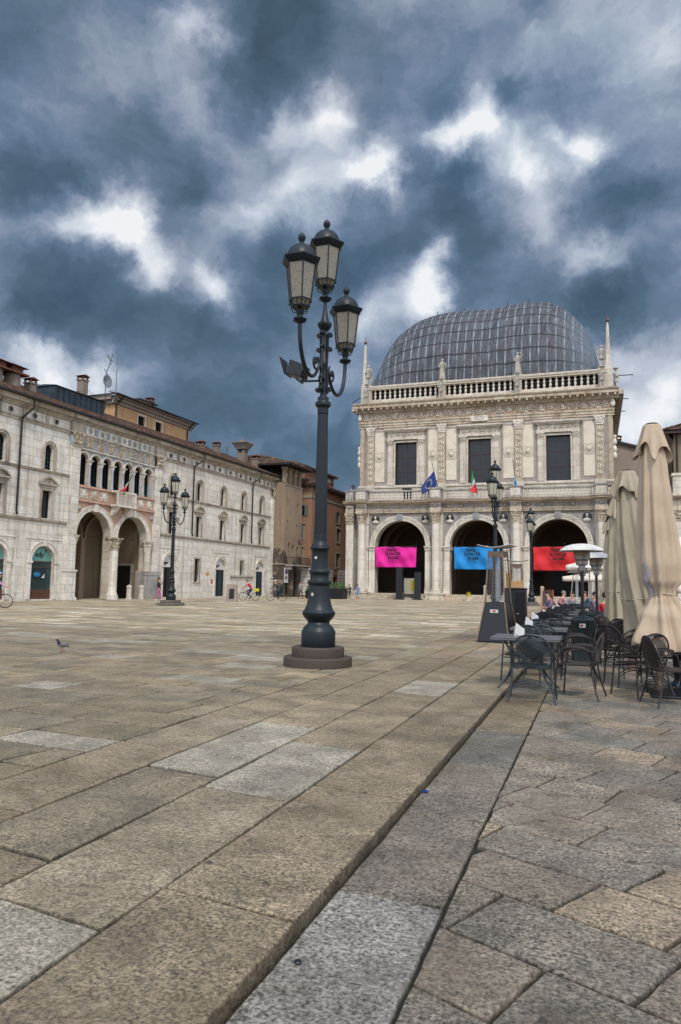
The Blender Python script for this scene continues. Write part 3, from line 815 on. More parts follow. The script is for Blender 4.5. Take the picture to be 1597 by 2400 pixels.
for c_ in kids(far_lamp):
    if c_.name.startswith('plinth'):
        bpy.data.objects.remove(c_)
mb = MB(); mb.box(-.62, .62, -.62, .62, 0, .17); mb.box(-.46, .46, -.46, .46, .17, .34)
mb.build('plinth', m_plain('grey_step_stone', '#5d564e', .8, .3, 5), far_lamp, bevel=.02)
GL = 'far three-lantern lamp posts'
far_lamp['group'] = GL
far_lamp.location = (-24.4, 38.6, 0)
dup(far_lamp, (-4.9, 38.6, 0), 0, 'lamp post behind the heaters, in front of the blue banner', GL)
dup(far_lamp, (-4.95, 62.0, 0), 0, 'smallest, farthest lamp post, beside the red banner', GL)
# floodlight on the near lamp
fl = thing('floodlight', 'black floodlight with open visor, clamped under the near lantern arm', 'floodlight', (LB[0] - .02, LB[1] - .02, 5.12))
mb = MB(); mb.tube([(0, 0, -.02), (-.18, -.16, -.06), (-.36, -.20, -.06)], .02, 6); mb.tube([(-.36, -.05, -.06), (-.36, -.35, -.06)], .016, 5); mb.box(-.02, .03, -.03, .03, -.06, .06)
mb.tube([(-.36, -.06, -.06), (-.37, -.06, .12)], .014, 5); mb.tube([(-.36, -.34, -.06), (-.37, -.34, .12)], .014, 5); mb.build('bracket', M['black_paint'], fl)
mb = MB(); mb.add([(-.28, -.34, -.02), (-.28, -.04, -.02), (-.22, -.04, .20), (-.22, -.34, .20), (-.56, -.36, .06), (-.56, -.02, .06), (-.50, -.02, .32), (-.50, -.36, .32)], [(0, 1, 2, 3), (4, 7, 6, 5), (0, 4, 5, 1), (1, 5, 6, 2), (2, 6, 7, 3), (3, 7, 4, 0)])
mb.build('housing', M['black_paint'], fl, bevel=.012)
mb = MB(); mb.add([(-.562, -.34, .08), (-.562, -.04, .08), (-.512, -.04, .30), (-.512, -.34, .30)], [(0, 1, 2, 3)]); mb.build('lens', M['steel'], fl, smooth=False, thick=.004)
mb = MB(); mb.add([(-.60, -.36, .06), (-.60, -.02, .06), (-.70, -.02, .38), (-.70, -.36, .38)], [(0, 1, 2, 3)]); mb.build('visor', M['black_paint'], fl, smooth=False, thick=.012)
# ================================================================== wall helper
def wall(mb, x0, x1, z0, z1, y, ops, depth=.4, mi=0, seg=14, rmi=None):
    """wall in the x,z plane at y (facing -y) with openings (cx, half, zb, zs, arched) and reveals to y+depth"""
    rmi = mi if rmi is None else rmi
    xs = {round(x0, 4), round(x1, 4)}
    for (cx, hf, zb, zs, ar) in ops:
        if ar:
            for i in range(seg + 1): xs.add(round(cx - hf * math.cos(PI * i / seg), 4))
        else: xs |= {round(cx - hf, 4), round(cx + hf, 4)}
    xs = sorted(x for x in xs if x0 - 1e-4 <= x <= x1 + 1e-4)

    def top(o, x):
        cx, hf, zb, zs, ar = o
        return zs + (math.sqrt(max(0, hf * hf - (x - cx) ** 2)) if ar else 0)
    for a, b in zip(xs[:-1], xs[1:]):
        if b - a < 1e-4: continue
        m = (a + b) / 2; cur = (z0, z0)
        for o in sorted([o for o in ops if abs(m - o[0]) < o[1]], key=lambda o: o[2]):
            if o[2] - cur[0] > 1e-4: mb.quad((a, y, cur[0]), (b, y, cur[1]), (b, y, o[2]), (a, y, o[2]), mi)
            ta, tb = top(o, a), top(o, b); cur = (ta, tb)
            mb.quad((a, y, ta), (b, y, tb), (b, y + depth, tb), (a, y + depth, ta), rmi)
        mb.quad((a, y, cur[0]), (b, y, cur[1]), (b, y, z1), (a, y, z1), mi)
    for (cx, hf, zb, zs, ar) in ops:
        for s in (-1, 1): mb.quad((cx + s * hf, y, zb), (cx + s * hf, y, zs), (cx + s * hf, y + depth, zs), (cx + s * hf, y + depth, zb), rmi)
        if zb > z0 + .01: mb.quad((cx - hf, y, zb), (cx + hf, y, zb), (cx + hf, y + depth, zb), (cx - hf, y + depth, zb), rmi)


def moulding(mb, x0, x1, prof, mi=0, ends=True):
    """prof: list of (out, z) going bottom to top; extruded along x; out = distance towards -y"""
    n = len(prof)
    v = [(x0, -o, z) for o, z in prof] + [(x1, -o, z) for o, z in prof]
    f = [(i, i + 1, n + i + 1, n + i) for i in range(n - 1)] + [tuple(range(n)), tuple(range(n, 2 * n))[::-1]]
    mb.add(v, f, mi)


def window_part(parent, cx, hf, zb, zs, y, arched, fmat, gmat, nx=2, nz=3, fw=.07, seg=10, name='window'):
    o = MB()
    hh = hf - fw
    for s in (-1, 1): o.box(min(cx + s * hf, cx + s * hh), max(cx + s * hf, cx + s * hh), y - .05, y + .03, zb, zs)
    o.box(cx - hh, cx + hh, y - .05, y + .03, zb, zb + fw)
    ztop = zs
    if arched: o.arch(cx, zs, hh, hf - .001, y - .05, y + .03, seg); ztop = zs + hh * .98
    else: o.box(cx - hh, cx + hh, y - .05, y + .03, zs - fw, zs)
    for i in range(1, nx):
        x = cx - hf + 2 * hf * i / nx; o.box(x - fw * .4, x + fw * .4, y - .04, y + .02, zb + fw, ztop - fw * .5)
    for j in range(1, nz):
        z = zb + (zs - zb) * j / nz; o.box(cx - hh, cx + hh, y - .035, y + .015, z - fw * .4, z + fw * .4)
    fr_ = o.build(name, fmat, parent, smooth=False)
    g_ = MB(); pts = [(cx - hf, zb), (cx + hf, zb)]
    if arched: pts += [(cx + hf * math.cos(PI * i / seg), zs + hf * math.sin(PI * i / seg)) for i in range(seg + 1)]
    else: pts += [(cx + hf, zs), (cx - hf, zs)]
    g_.add([(a, y + .035, b) for a, b in pts], [tuple(range(len(pts)))]); g_.build('pane', gmat, fr_, smooth=False)
    return fr_


def capital(mb, cx, cy, z0, z1, r, square=False, mi=0):
    h = z1 - z0
    mb.lathe([(r * .98, 0), (r * 1.08, .03 * h), (r * 1.02, .08 * h), (r * 1.18, .30 * h), (r * 1.04, .36 * h), (r * 1.28, .62 * h), (r * 1.12, .68 * h), (r * 1.38, .86 * h)], cx, cy, z0, 24, mi, mod=lambda a, z: 1 + .09 * math.cos(8 * a))
    for k in range(4):
        a = PI / 4 + k * PI / 2
        mb.ell(cx + 1.42 * r * math.cos(a), cy + 1.42 * r * math.sin(a), z0 + .76 * h, r * .22, r * .22, h * .11, 6, 4, mi)
        a += PI / 4; mb.ell(cx + 1.3 * r * math.cos(a), cy + 1.3 * r * math.sin(a), z0 + .80 * h, r * .16, r * .16, h * .09, 6, 4, mi)
    for k in range(8):
        a = k * PI / 4 + .39; mb.ell(cx + 1.2 * r * math.cos(a), cy + 1.2 * r * math.sin(a), z0 + .33 * h, r * .14, r * .14, h * .07, 5, 4, mi)
        mb.ell(cx + 1.28 * r * math.cos(a - .39), cy + 1.28 * r * math.sin(a - .39), z0 + .58 * h, r * .13, r * .13, h * .07, 5, 4, mi)
    mb.box(cx - r * 1.42, cx + r * 1.42, cy - r * 1.42, cy + r * 1.42, z0 + .88 * h, z1, mi)


def flat_capital(mb, x0, x1, y, z0, z1, out=.12, mi=0):
    """carved capital on a flat pilaster"""
    w = x1 - x0; h = z1 - z0; cx = (x0 + x1) / 2
    mb.box(x0 - .02, x1 + .02, y - out * .7, y, z0, z0 + .08 * h, mi); mb.add([(x0, y - out * .5, z0 + .08 * h), (x1, y - out * .5, z0 + .08 * h), (x1 + .12 * w, y - out * 1.2, z0 + .86 * h), (x0 - .12 * w, y - out * 1.2, z0 + .86 * h)], [(0, 1, 2, 3)], mi)
    mb.box(x0 - .16 * w, x1 + .16 * w, y - out * 1.6, y, z0 + .86 * h, z1, mi)
    for i in range(5):
        x = x0 + w * (i + .5) / 5; mb.ell(x, y - out * .9, z0 + .30 * h, w * .085, out * .7, h * .14, 6, 5, mi)
    for i in range(4):
        x = x0 + w * (i + .5) / 4; mb.ell(x, y - out * 1.15, z0 + .55 * h, w * .085, out * .7, h * .12, 6, 5, mi)
    for s in (-1, 1): mb.ell(cx + s * w * .52, y - out * 1.4, z0 + .75 * h, w * .14, out * .8, h * .12, 7, 5, mi)
    mb.ell(cx, y - out * 1.5, z0 + .78 * h, w * .08, out * .6, h * .09, 6, 4, mi)


rsc = random.Random(11)


def foliage_relief(mb, x0, x1, z0, z1, y, kind='candelabra', mi=0, d=.05):
    """raised carved ornament on a flat ground"""
    w = x1 - x0; h = z1 - z0; cx = (x0 + x1) / 2; cz = (z0 + z1) / 2
    if kind == 'candelabra':
        n = max(3, int(h / (w * .9)))
        for i in range(n):
            z = z0 + h * (i + .5) / n; s = h / n
            mb.ell(cx, y, z, w * .12, d, s * .38, 6, 5, mi)
            for q in (-1, 1):
                mb.ell(cx + q * w * .28, y, z + s * .1 * q * (1 if i % 2 else -1), w * .12, d, s * .2, 6, 4, mi)
                mb.tube([(cx + q * w * (.08 + .26 * math.sin(k * .5)), y - d * .3, z + s * (-.4 + .13 * k)) for k in range(7)], w * .045, 4, mi)
    elif kind == 'scroll':
        n = max(2, int(w / (h * 1.15)))
        for i in range(n):
            x = x0 + w * (i + .5) / n; s = 1 if i % 2 else -1
            mb.tube([(x + (h * .40 * (1 - k / 15)) * math.cos(k * .75) * 1.1, y - d * .4, cz + s * (h * .40 * (1 - k / 15)) * math.sin(k * .75)) for k in range(13)], h * .055, 4, mi)
            mb.ell(x, y, cz, h * .12, d * 1.2, h * .12, 6, 4, mi)
            xx = x + w * .5 / n
            for k in range(5): mb.ell(xx + rsc.uniform(-.22, .22) * h, y, cz + (k - 2) * h * .19, h * rsc.uniform(.05, .11), d, h * rsc.uniform(.07, .12), 5, 4, mi)
    else:
        for k in range(int(w * h / .012)):
            mb.ell(rsc.uniform(x0 + .04, x1 - .04), y, rsc.uniform(z0 + .04, z1 - .04), rsc.uniform(.03, .08), d, rsc.uniform(.03, .08), 5, 4, mi)


def baluster_mesh(h, r, seg=8):
    mb = MB(); mb.box(-r * .85, r * .85, -r * .85, r * .85, 0, h * .07)
    mb.lathe([(.55, .07), (.62, .10), (.45, .14), (.98, .30), (.86, .38), (.48, .47), (.40, .50), (.48, .53), (.86, .62), (.92, .70), (.45, .86), (.60, .89), (.55, .93)], 0, 0, 0, seg)
    n = len(mb.v) - 8
    for i in range(8, len(mb.v)): mb.v[i] = (mb.v[i][0] * r, mb.v[i][1] * r, mb.v[i][2] * h)
    mb.box(-r * .85, r * .85, -r * .85, r * .85, h * .93, h)
    o = mb.build('baluster', M['marble_white']); me = o.data; bpy.data.objects.remove(o); return me


def inst(name, me, parent, loc):
    o = bpy.data.objects.new(name, me); col.objects.link(o); o.parent = parent; o.location = loc; return o


# ================================================================== the domed hall (three arches)
LG = thing('arcaded_town_hall', 'white marble hall with three banner-hung arches, balconies and a huge curved lead roof', 'palace', (-12.2, 80, 0))
BAY = [-8.63, 0, 8.63]; COLX = [-12.97, -4.35, 4.35, 12.97]
mb = MB()
wall(mb, -14.95, 14.95, 0, 9.9, 0, [(c, 2.95, .62, 5.92, True) for c in BAY], 1.3, 0, 24, 1)
# side returns
mb.quad((14.95, 0, 0), (14.95, 0, 11), (14.95, 14, 11), (14.95, 14, 0)); mb.quad((-14.95, 0, 0), (-14.95, 0, 11), (-14.95, 14, 11), (-14.95, 14, 0))
mb.build('wall', [M['marble_grey'], M['marble_white']], LG, smooth=False)
# steps and floor of the loggia
mb = MB(); mb.box(-14.9, 14.9, -1.9, 14, -.2, .2); mb.box(-14.9, 14.9, -1.45, 14, .2, .41); mb.box(-14.9, 14.9, -1.0, 14, .41, .62)
mb.build('steps', M['marble_stain'], LG, smooth=False, bevel=.02)
# interior: back wall with openings, vaults
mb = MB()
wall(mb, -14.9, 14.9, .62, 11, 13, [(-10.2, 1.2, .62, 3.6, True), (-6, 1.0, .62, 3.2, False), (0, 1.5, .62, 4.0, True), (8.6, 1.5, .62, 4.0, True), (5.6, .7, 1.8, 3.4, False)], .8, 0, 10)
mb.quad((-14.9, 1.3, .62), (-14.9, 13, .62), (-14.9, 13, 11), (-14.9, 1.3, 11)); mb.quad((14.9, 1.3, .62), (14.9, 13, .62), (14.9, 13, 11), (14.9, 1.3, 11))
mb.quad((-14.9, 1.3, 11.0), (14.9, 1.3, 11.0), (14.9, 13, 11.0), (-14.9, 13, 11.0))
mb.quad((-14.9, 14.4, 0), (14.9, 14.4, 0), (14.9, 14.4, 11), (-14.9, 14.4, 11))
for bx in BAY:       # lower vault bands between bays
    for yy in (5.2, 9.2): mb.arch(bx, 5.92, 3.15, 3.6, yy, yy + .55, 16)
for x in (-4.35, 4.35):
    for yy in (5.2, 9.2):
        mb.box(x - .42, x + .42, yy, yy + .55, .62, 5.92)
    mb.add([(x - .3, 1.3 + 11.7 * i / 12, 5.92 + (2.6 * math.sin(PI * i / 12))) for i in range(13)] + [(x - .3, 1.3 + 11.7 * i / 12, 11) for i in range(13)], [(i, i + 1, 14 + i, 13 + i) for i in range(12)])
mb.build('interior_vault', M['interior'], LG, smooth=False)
mb = MB()
mb.box(-11.3, -9.1, 13.1, 13.3, .62, 4.7); mb.box(-7, -5, 13.1, 13.3, .62, 3.2); mb.box(-1.5, 1.5, 13.1, 13.3, .62, 5.5); mb.box(7.1, 10.1, 13.1, 13.3, .62, 5.5)
build_split(mb, 'inner_door', M['door_dark'], LG, smooth=False)
for bx in BAY:
    mb = MB(); mb.tube([(bx + .4, 6.5, 8.9), (bx + .4, 6.5, 6.9)], .02, 4); mb.lathe([(.02, 6.9), (.22, 6.75), (.22, 6.2), (.12, 6.0), (.01, 5.95)], bx + .4, 6.5, 0, 6); mb.build('hanging_lantern', M['black_paint'], LG)
# arches
for bx in BAY:
    mb = MB(); mb.arch(bx, 5.92, 2.95, 3.22, -.10, 0, 36); mb.arch(bx, 5.92, 3.22, 3.40, -.17, 0, 36); mb.arch(bx, 5.92, 3.40, 3.53, -.24, 0, 36)
    for i in range(44):
        a = PI * (i + .5) / 44; mb.ell(bx + 3.10 * math.cos(a), -.12, 5.92 + 3.10 * math.sin(a), .045, .045, .045, 5, 4)
    mb.build('arch_moulding', M['marble_white'], LG)
    mb = MB(); mb.add([(bx - .26, -.32, 8.85), (bx + .26, -.32, 8.85), (bx + .34, -.36, 9.62), (bx - .34, -.36, 9.62), (bx - .26, 0, 8.85), (bx + .26, 0, 8.85), (bx + .34, 0, 9.62), (bx - .34, 0, 9.62)], [(0, 1, 2, 3), (4, 0, 3, 7), (1, 5, 6, 2), (3, 2, 6, 7), (0, 4, 5, 1)])
    for q in (-.15, 0, .15): mb.box(bx + q - .03, bx + q + .03, -.40, -.30, 8.95, 9.5)
    mb.build('keystone', M['blue_stone'], LG, smooth=False)
    # piers with imposts, jamb pilasters
    mb = MB()
    for s in (-1, 1):
        xa, xb = sorted((bx + s * 2.93, bx + s * 3.62))
        mb.box(xa, xb, -.22, 0, 1.25, 5.55); mb.box(xa - .06, xb + .06, -.30, 0, .62, .9); mb.box(xa - .03, xb + .03, -.26, 0, .9, 1.25)
        mb.box(xa - .02, xb + .02, -.30, 0, 5.55, 5.72); mb.box(xa - .08, xb + .08, -.38, 0, 5.72, 5.84); mb.box(xa - .12, xb + .12, -.44, 0, 5.84, 5.94)
        x = bx + s * 2.94; mb.box(min(x, x - s * .10), max(x, x - s * .10), -.2, 1.35, 5.5, 5.92)
        for k in range(4): mb.ell((xa + xb) / 2 + (k - 1.5) * .16, -.30, 5.5, .06, .05, .09, 5, 4)
    build_split(mb, 'pier', M['marble_white'], LG, smooth=False, bevel=.012)
    for s in (-1, 1):    # roundels with busts in the spandrels
        x = bx + s * 2.93; z = 9.02
        mb = MB(); mb.arch(x, z, .50, .58, -.07, 0, 24, 0, 2 * PI); f = mb.build('roundel', M['marble_grey'], LG)
        mb = MB(); mb.lathe([(.0, 0), (.5, 0)], 0, 0, 0, 24, cap=False); mb.v = [(x + a, -.012, z + b_) for a, b_, c_ in mb.v]; mb.build('niche_ground', M['black_paint'], f, smooth=False)
        mb = MB(); mb.lathe([(.02, -.47), (.22, -.46), (.40, -.36), (.42, -.27), (.34, -.17), (.14, -.10), (.10, -.05), (.11, .02)], 0, 0, 0, 14)
        mb.v = [(x + a, -.05 + b_ * .45, z + c_) for a, b_, c_ in mb.v]; mb.ell(x, -.16, z + .18, .135, .14, .19, 10, 8); mb.ell(x, -.30, z + .16, .03, .04, .05, 5, 4); mb.ell(x, -.13, z + .27, .145, .13, .12, 8, 6)
        mb.build('bust', M['marble_white'], f)
# columns
for i, cx in enumerate(COLX):
    mb = MB(); mb.box(cx - .98, cx + .98, -1.75, -.02, 0, .58); mb.box(cx - 1.04, cx + 1.04, -1.82, -.02, .58, .74); mb.box(cx - .62, cx + .62, -1.42, -.2, .74, .9)
    mb.build('column_pedestal', M['marble'], LG, smooth=False, bevel=.02)
    mb = MB(); mb.lathe([(.60, .9), (.63, .96), (.60, 1.02), (.52, 1.05), (.52, 1.09), (.56, 1.12), (.55, 1.18), (.475, 1.22), (.47, 1.3), (.475, 3.6), (.46, 5.5), (.42, 8.35), (.41, 8.42), (.45, 8.45), (.44, 8.5)], cx, -.8, 0, 28)
    cl_ = mb.build('column', M['marble_white'], LG)
    mb = MB(); capital(mb, cx, -.8, 8.5, 9.75, .42); mb.build('capital', M['carved'], cl_)
    mb = MB(); mb.box(cx - .62, cx + .62, -.14, 0, .74, 8.5); mb.box(cx - .66, cx + .66, -.2, 0, 8.5, 9.75); mb.build('pilaster_strip', M['marble_white'], LG, smooth=False)
for s in (-1, 1):       # corner piers
    x0, x1 = sorted((s * 14.08, s * 14.98)); mb = MB(); mb.box(x0, x1, -.55, 0, .9, 8.5); mb.box(x0 - .08, x1 + .08, -.66, 0, .74, .9); mb.box(x0 - .25, x1 + .6, -1.7, 0, 0, .74)
    mb.build('corner_pier', M['marble_white'], LG, smooth=False, bevel=.015); mb = MB(); flat_capital(mb, x0, x1, -.55, 8.5, 9.75, .12); mb.build('capital', M['carved'], LG)
# entablature
mb = MB(); prof = [(0, 9.75), (.30, 9.75), (.30, 9.92), (.36, 9.92), (.36, 10.08), (.42, 10.10), (.42, 10.16), (.28, 10.16)]
moulding(mb, -15.0, 15.0, prof + [(0, 10.16)])
for cx in COLX: mb.box(cx - .62, cx + .62, -1.30, -.3, 9.75, 10.16)
for s in (-1, 1): x0, x1 = sorted((s * 14.0, s * 15.02)); mb.box(x0, x1, -.72, -.3, 9.75, 10.16)
mb.build('architrave', M['marble_stain'], LG, smooth=False)
mb = MB(); mb.box(-14.98, 14.98, -.26, 0, 10.16, 10.66)
for cx in COLX: mb.box(cx - .56, cx + .56, -1.24, -.26, 10.16, 10.66)
for s in (-1, 1): x0, x1 = sorted((s * 14.05, s * 14.99)); mb.box(x0, x1, -.66, -.26, 10.16, 10.66)
mb.build('frieze', M['marble_grey'], LG, smooth=False)
hd = []
mb = MB()
for x in [b + d for b in BAY for d in (-3.1, -1.6, 0, 1.55, 3.1)]: hd.append((x, -.30))
for x in COLX: hd.append((x, -1.28))
for s in (-1, 1): hd.append((s * 14.5, -.70))
for x, y in hd:
    mb.ell(x, y, 10.41, .17, .16, .20, 8, 7); mb.ell(x, y - .13, 10.35, .06, .08, .06, 6, 4); mb.ell(x - .15, y - .02, 10.48, .06, .08, .07, 5, 4); mb.ell(x + .15, y - .02, 10.48, .06, .08, .07, 5, 4)
build_split(mb, 'lion_head', M['carved'], LG)
mb = MB(); cp = [(0, 10.66), (.34, 10.66), (.42, 10.74), (.48, 10.76), (.56, 10.84), (.90, 10.88), (.92, 11.0), (1.02, 11.08), (1.02, 11.12), (0, 11.14)]
moulding(mb, -15.3, 15.3, cp)
for cx in COLX:
    q = MB(); moulding(q, cx - .78, cx + .78, [(o + .95, z) for o, z in cp[1:-1]]); mb.add([(a, b_, c_ + .006) for a, b_, c_ in q.v], q.f)
mb.build('cornice', M['marble_stain'], LG, smooth=False)
mb = MB(); mb.box(-15.1, 15.1, 0, 16, 11.0, 11.14); mb.build('balcony_floor', M['marble_grey'], LG, smooth=False)
# lower balustrade
bal = baluster_mesh(.86, .115)
mb = MB(); mb.box(-15.1, 15.1, -.62, -.18, 11.142, 11.26); mb.box(-15.1, 15.1, -.62, -.18, 12.12, 12.3)
for cx in COLX: mb.box(cx - .66, cx + .66, -1.46, -.14, 11.15, 12.36); mb.box(cx - .74, cx + .74, -1.54, -.1, 12.2, 12.38)
for s in (-1, 1): x0, x1 = sorted((s * 13.95, s * 15.0)); mb.box(x0, x1, -.86, -.14, 11.15, 12.36); mb.box(x0 - .06, x1 + .06, -.92, -.1, 12.24, 12.37)
bs_ = mb.build('balcony_balustrade', M['marble_grey'], LG, smooth=False, bevel=.015)
mb = MB()
for cx in COLX: mb.box(cx - .5, cx + .5, -1.48, -1.46, 11.3, 12.12); foliage_relief(mb, cx - .46, cx + .46, 11.34, 12.08, -1.48, 'blob', 0, .05)
for s in (-1, 1): foliage_relief(mb, s * 14.5 - .4, s * 14.5 + .4, 11.34, 12.08, -.87, 'blob', 0, .05)
build_split(mb, 'carved_relief', M['marble_white'], bs_)
for c in BAY:
    n = 19
    for i in range(n): inst('baluster', bal, bs_, (c - 3.5 + 7.0 * (i + .5) / n, -.4, 11.26))
# ---------------- upper storey, set back
UY = 2.5
W_ = [(c, 1.3, 13.3, 18.4, False) for c in BAY]
mb = MB(); wall(mb, -14.3, 14.3, 11.1, 20.3, UY, W_, .45)
mb.quad((14.3, UY, 11.1), (14.3, UY, 23.2), (14.3, 34, 23.2), (14.3, 34, 11.1)); mb.quad((-14.3, UY, 11.1), (-14.3, UY, 23.2), (-14.3, 34, 23.2), (-14.3, 34, 11.1))
mb.build('upper_wall', M['marble'], LG, smooth=False)
mb = MB()
for a, b_ in ((-14.35, -10.95), (-6.3, -2.35), (2.35, 6.3), (10.95, 14.35)): mb.box(a, b_, UY - .03, UY, 13.35, 20.0)
build_split(mb, 'grey_ground', m_plain('pinkish_grey_marble', '#91867f', .75, .2, 2, dirt='#6f655d'), LG, smooth=False)
mb = MB(); moulding(mb, -14.5, 14.5, [(0, 11.1), (.22, 11.1), (.22, 12.9), (.34, 13.0), (.34, 13.2), (.2, 13.3), (0, 13.32)])
for v_ in range(len(mb.v)): mb.v[v_] = (mb.v[v_][0], mb.v[v_][1] + UY, mb.v[v_][2])
for cx in COLX: mb.box(cx - .6, cx + .6, UY - .5, UY - .22, 11.15, 13.34)
mb.build('dado', M['marble'], LG, smooth=False)
M['pil_ground'] = m_plain('pilaster_ground_stone', '#a59580', .8, .15, 3, dirt='#75654f')
pm = MB(); pr_ = MB()
for cx in COLX:
    x = cx * 1.0; pm.box(x - .43, x + .43, UY - .26, UY - .03, 13.34, 19.35); pm.box(x - .52, x + .52, UY - .34, UY - .03, 13.34, 13.62)
    foliage_relief(pr_, x - .36, x + .36, 13.75, 19.2, UY - .27, 'candelabra', 0, .11); flat_capital(pr_, x - .43, x + .43, UY - .26, 19.35, 20.3, .1)
for s in (-1, 1):   # corner half-pilasters with hanging ornaments
    x0, x1 = sorted((s * 13.85, s * 14.3)); pm.box(x0, x1, UY - .12, UY - .03, 13.34, 20.3)
    for z in (17.4, 16.6, 15.9): pr_.ell(s * 14.45, UY + .15, z, .26, .28, .42, 8, 6)
    pr_.ell(s * 14.5, UY + .1, 17.95, .18, .18, .22, 7, 6)
build_split(pm, 'pilaster', M['pil_ground'], LG, smooth=False); build_split(pr_, 'carved_pilaster_relief', M['marble_white'], LG, gap=.4)
M['carved2'] = m_plain('carved_cream_stone', '#bbb09f', .8, .15, 5, dirt='#978b79')
mb = MB(); rl = MB()
for c in BAY:
    for s in (-1, 1):
        for p in (3.25, ): mb.box(c + s * p - .6, c + s * p + .6, UY - .10, UY - .03, 13.75, 19.75)
        x = c + s * 3.25
        rl.lathe([(.60, 0), (.60, .04), (.46, .05), (.44, .09), (.38, .06), (.28, .07), (.26, .16), (.15, .23), (.01, .25)], 0, 0, 0, 24); k = len(rl.v) - 9 * 24
        for i in range(k, len(rl.v)): a, b_, c_ = rl.v[i]; rl.v[i] = (x + a, UY - .10 - c_, 16.75 + b_)
        for k in range(20):
            a = PI * k / 10; q = .60 / max(abs(math.cos(a)), abs(math.sin(a))) * .96; q = min(q, .74); rl.ell(x + q * math.cos(a), UY - .12, 16.75 + q * math.sin(a), .065, .05, .065, 6, 4)
build_split(mb, 'cream_panel', M['panel'], LG, smooth=False); build_split(rl, 'boss_rosette', M['carved2'], LG)
for c in BAY:
    mb = MB(); mb.box(c - 1.52, c - 1.3, UY - .16, UY + .44, 13.3, 18.62); mb.box(c + 1.3, c + 1.52, UY - .16, UY + .44, 13.3, 18.62); mb.box(c - 1.3, c + 1.3, UY - .16, UY + .44, 18.4, 18.62)
    for s in (-1, 1):
        x0, x1 = sorted((c + s * 1.55, c + s * 2.2)); mb.box(x0, x1, UY - .26, UY - .03, 13.6, 18.15); mb.box(x0 - .06, x1 + .06, UY - .34, UY - .03, 13.3, 13.6); flat_capital(mb, x0, x1, UY - .26, 18.15, 18.72, .09)
    mb.box(c - 2.3, c + 2.3, UY - .34, UY - .03, 18.72, 19.0); mb.box(c - 2.22, c + 2.22, UY - .24, UY - .03, 19.0, 19.62); foliage_relief(mb, c - 2.15, c + 2.15, 19.04, 19.58, UY - .25, 'scroll', 0, .10)
    mb.box(c - 2.35, c + 2.35, UY - .40, UY - .03, 19.62, 19.76); mb.box(c - 2.6, c + 2.6, UY - .62, UY - .03, 19.88, 20.05); mb.box(c - 2.5, c + 2.5, UY - .55, UY - .03, 19.76, 19.88)
    for k in range(15): mb.box(c - 2.45 + k * .34, c - 2.33 + k * .34, UY - .56, UY - .54, 19.78, 19.87)
    mb.build('window_surround', M['marble'], LG, smooth=False)
    window_part(LG, c, 1.3, 13.3, 18.4, UY + .4, False, M['frame_brown'], M['glass_blue'], 2, 3, .11)
# dark doorway behind the balustrade
mb = MB(); mb.box(-9.0, -7.9, UY - .26, UY - .2, 11.2, 13.1); mb.build('balcony_door', M['door_dark'], LG, smooth=False)


def mshift(mb, dy):
    mb.v = [(a, b_ + dy, c_) for a, b_, c_ in mb.v]; return mb


mb = MB(); moulding(mb, -14.5, 14.5, [(0, 20.3), (.16, 20.3), (.16, 20.55), (.24, 20.56), (.24, 20.82), (.34, 20.86), (.34, 21.05), (.14, 21.08), (0, 21.08)])
for a in (-1, 1): mb.quad((a * 14.48, -.1, 20.3), (a * 14.48, 30, 20.3), (a * 14.48, 30, 21.08), (a * 14.48, -.1, 21.08))
mshift(mb, UY).build('upper_architrave', M['marble_stain'], LG, smooth=False)
mb = MB(); mb.box(-14.4, 14.4, UY - .12, UY + 28, 21.05, 22.15); mb.build('carved_frieze_ground', m_plain('shade_painted_carved_stone', '#95806a', .8, .3, 5, dirt='#54442f'), LG, smooth=False)  # recess shade painted in as a darker ground behind the relief
mb = MB(); foliage_relief(mb, -14.2, 14.2, 21.12, 22.08, UY - .14, 'scroll', 0, .12)
for k in range(70): mb.ell(rsc.uniform(-14.2, 14.2), UY - .14, rsc.uniform(21.2, 22.0), rsc.uniform(.05, .10), .10, rsc.uniform(.06, .2), 5, 4)
for s in (-1, 1): mb.ell(s * 14.35, UY - .25, 21.6, .25, .2, .42, 8, 6); mb.ell(s * 14.35, UY - .38, 21.85, .17, .14, .17, 8, 6)
mb.build('carved_frieze', M['marble_white'], LG)
mb = MB(); moulding(mb, -14.95, 14.95, [(0, 22.15), (.22, 22.15), (.30, 22.30), (.42, 22.34), (.42, 22.52), (.5, 22.56), (.52, 22.6), (1.05, 22.62), (1.08, 22.88), (1.2, 23.0), (1.26, 23.12), (1.26, 23.18), (0, 23.25)])
mshift(mb, UY)
for k in range(39): x = -14.6 + k * (29.2 / 38); mb.box(x - .11, x + .11, UY - 1.0, UY - .42, 22.40, 22.62); mb.ell(x, UY - .95, 22.42, .10, .08, .09, 6, 4)
for k in range(110): x = -14.5 + k * .265; mb.box(x - .07, x + .07, UY - .34, UY - .26, 22.18, 22.29)
# side eaves running back
for s in (-1, 1):
    x0, x1 = sorted((s * 14.3, s * 15.5)); mb.box(x0, x1, UY + .002, UY + 30, 22.62, 23.18)
    for k in range(20): mb.box(min(s * 14.3, s * 15.3), max(s * 14.3, s * 15.3), UY + .5 + k * 1.4, UY + .75 + k * 1.4, 22.40, 22.62)
mb.build('main_cornice', M['marble_stain'], LG, smooth=False)
# inscription plaque
mb = MB(); mb.box(-.98, .98, UY - .46, UY - .34, 20.42, 21.04); q_ = mb.build('plaque', M['marble_white'], LG, smooth=False)
text_mesh('BRIXIA FIDELIS\nFIDEI ET IVSTICIE\nCONSECRAVIT', .17, 'inscription', M['frame_brown'], q_, (0, UY - .465, 20.86), xs=1.0, align='CENTER')
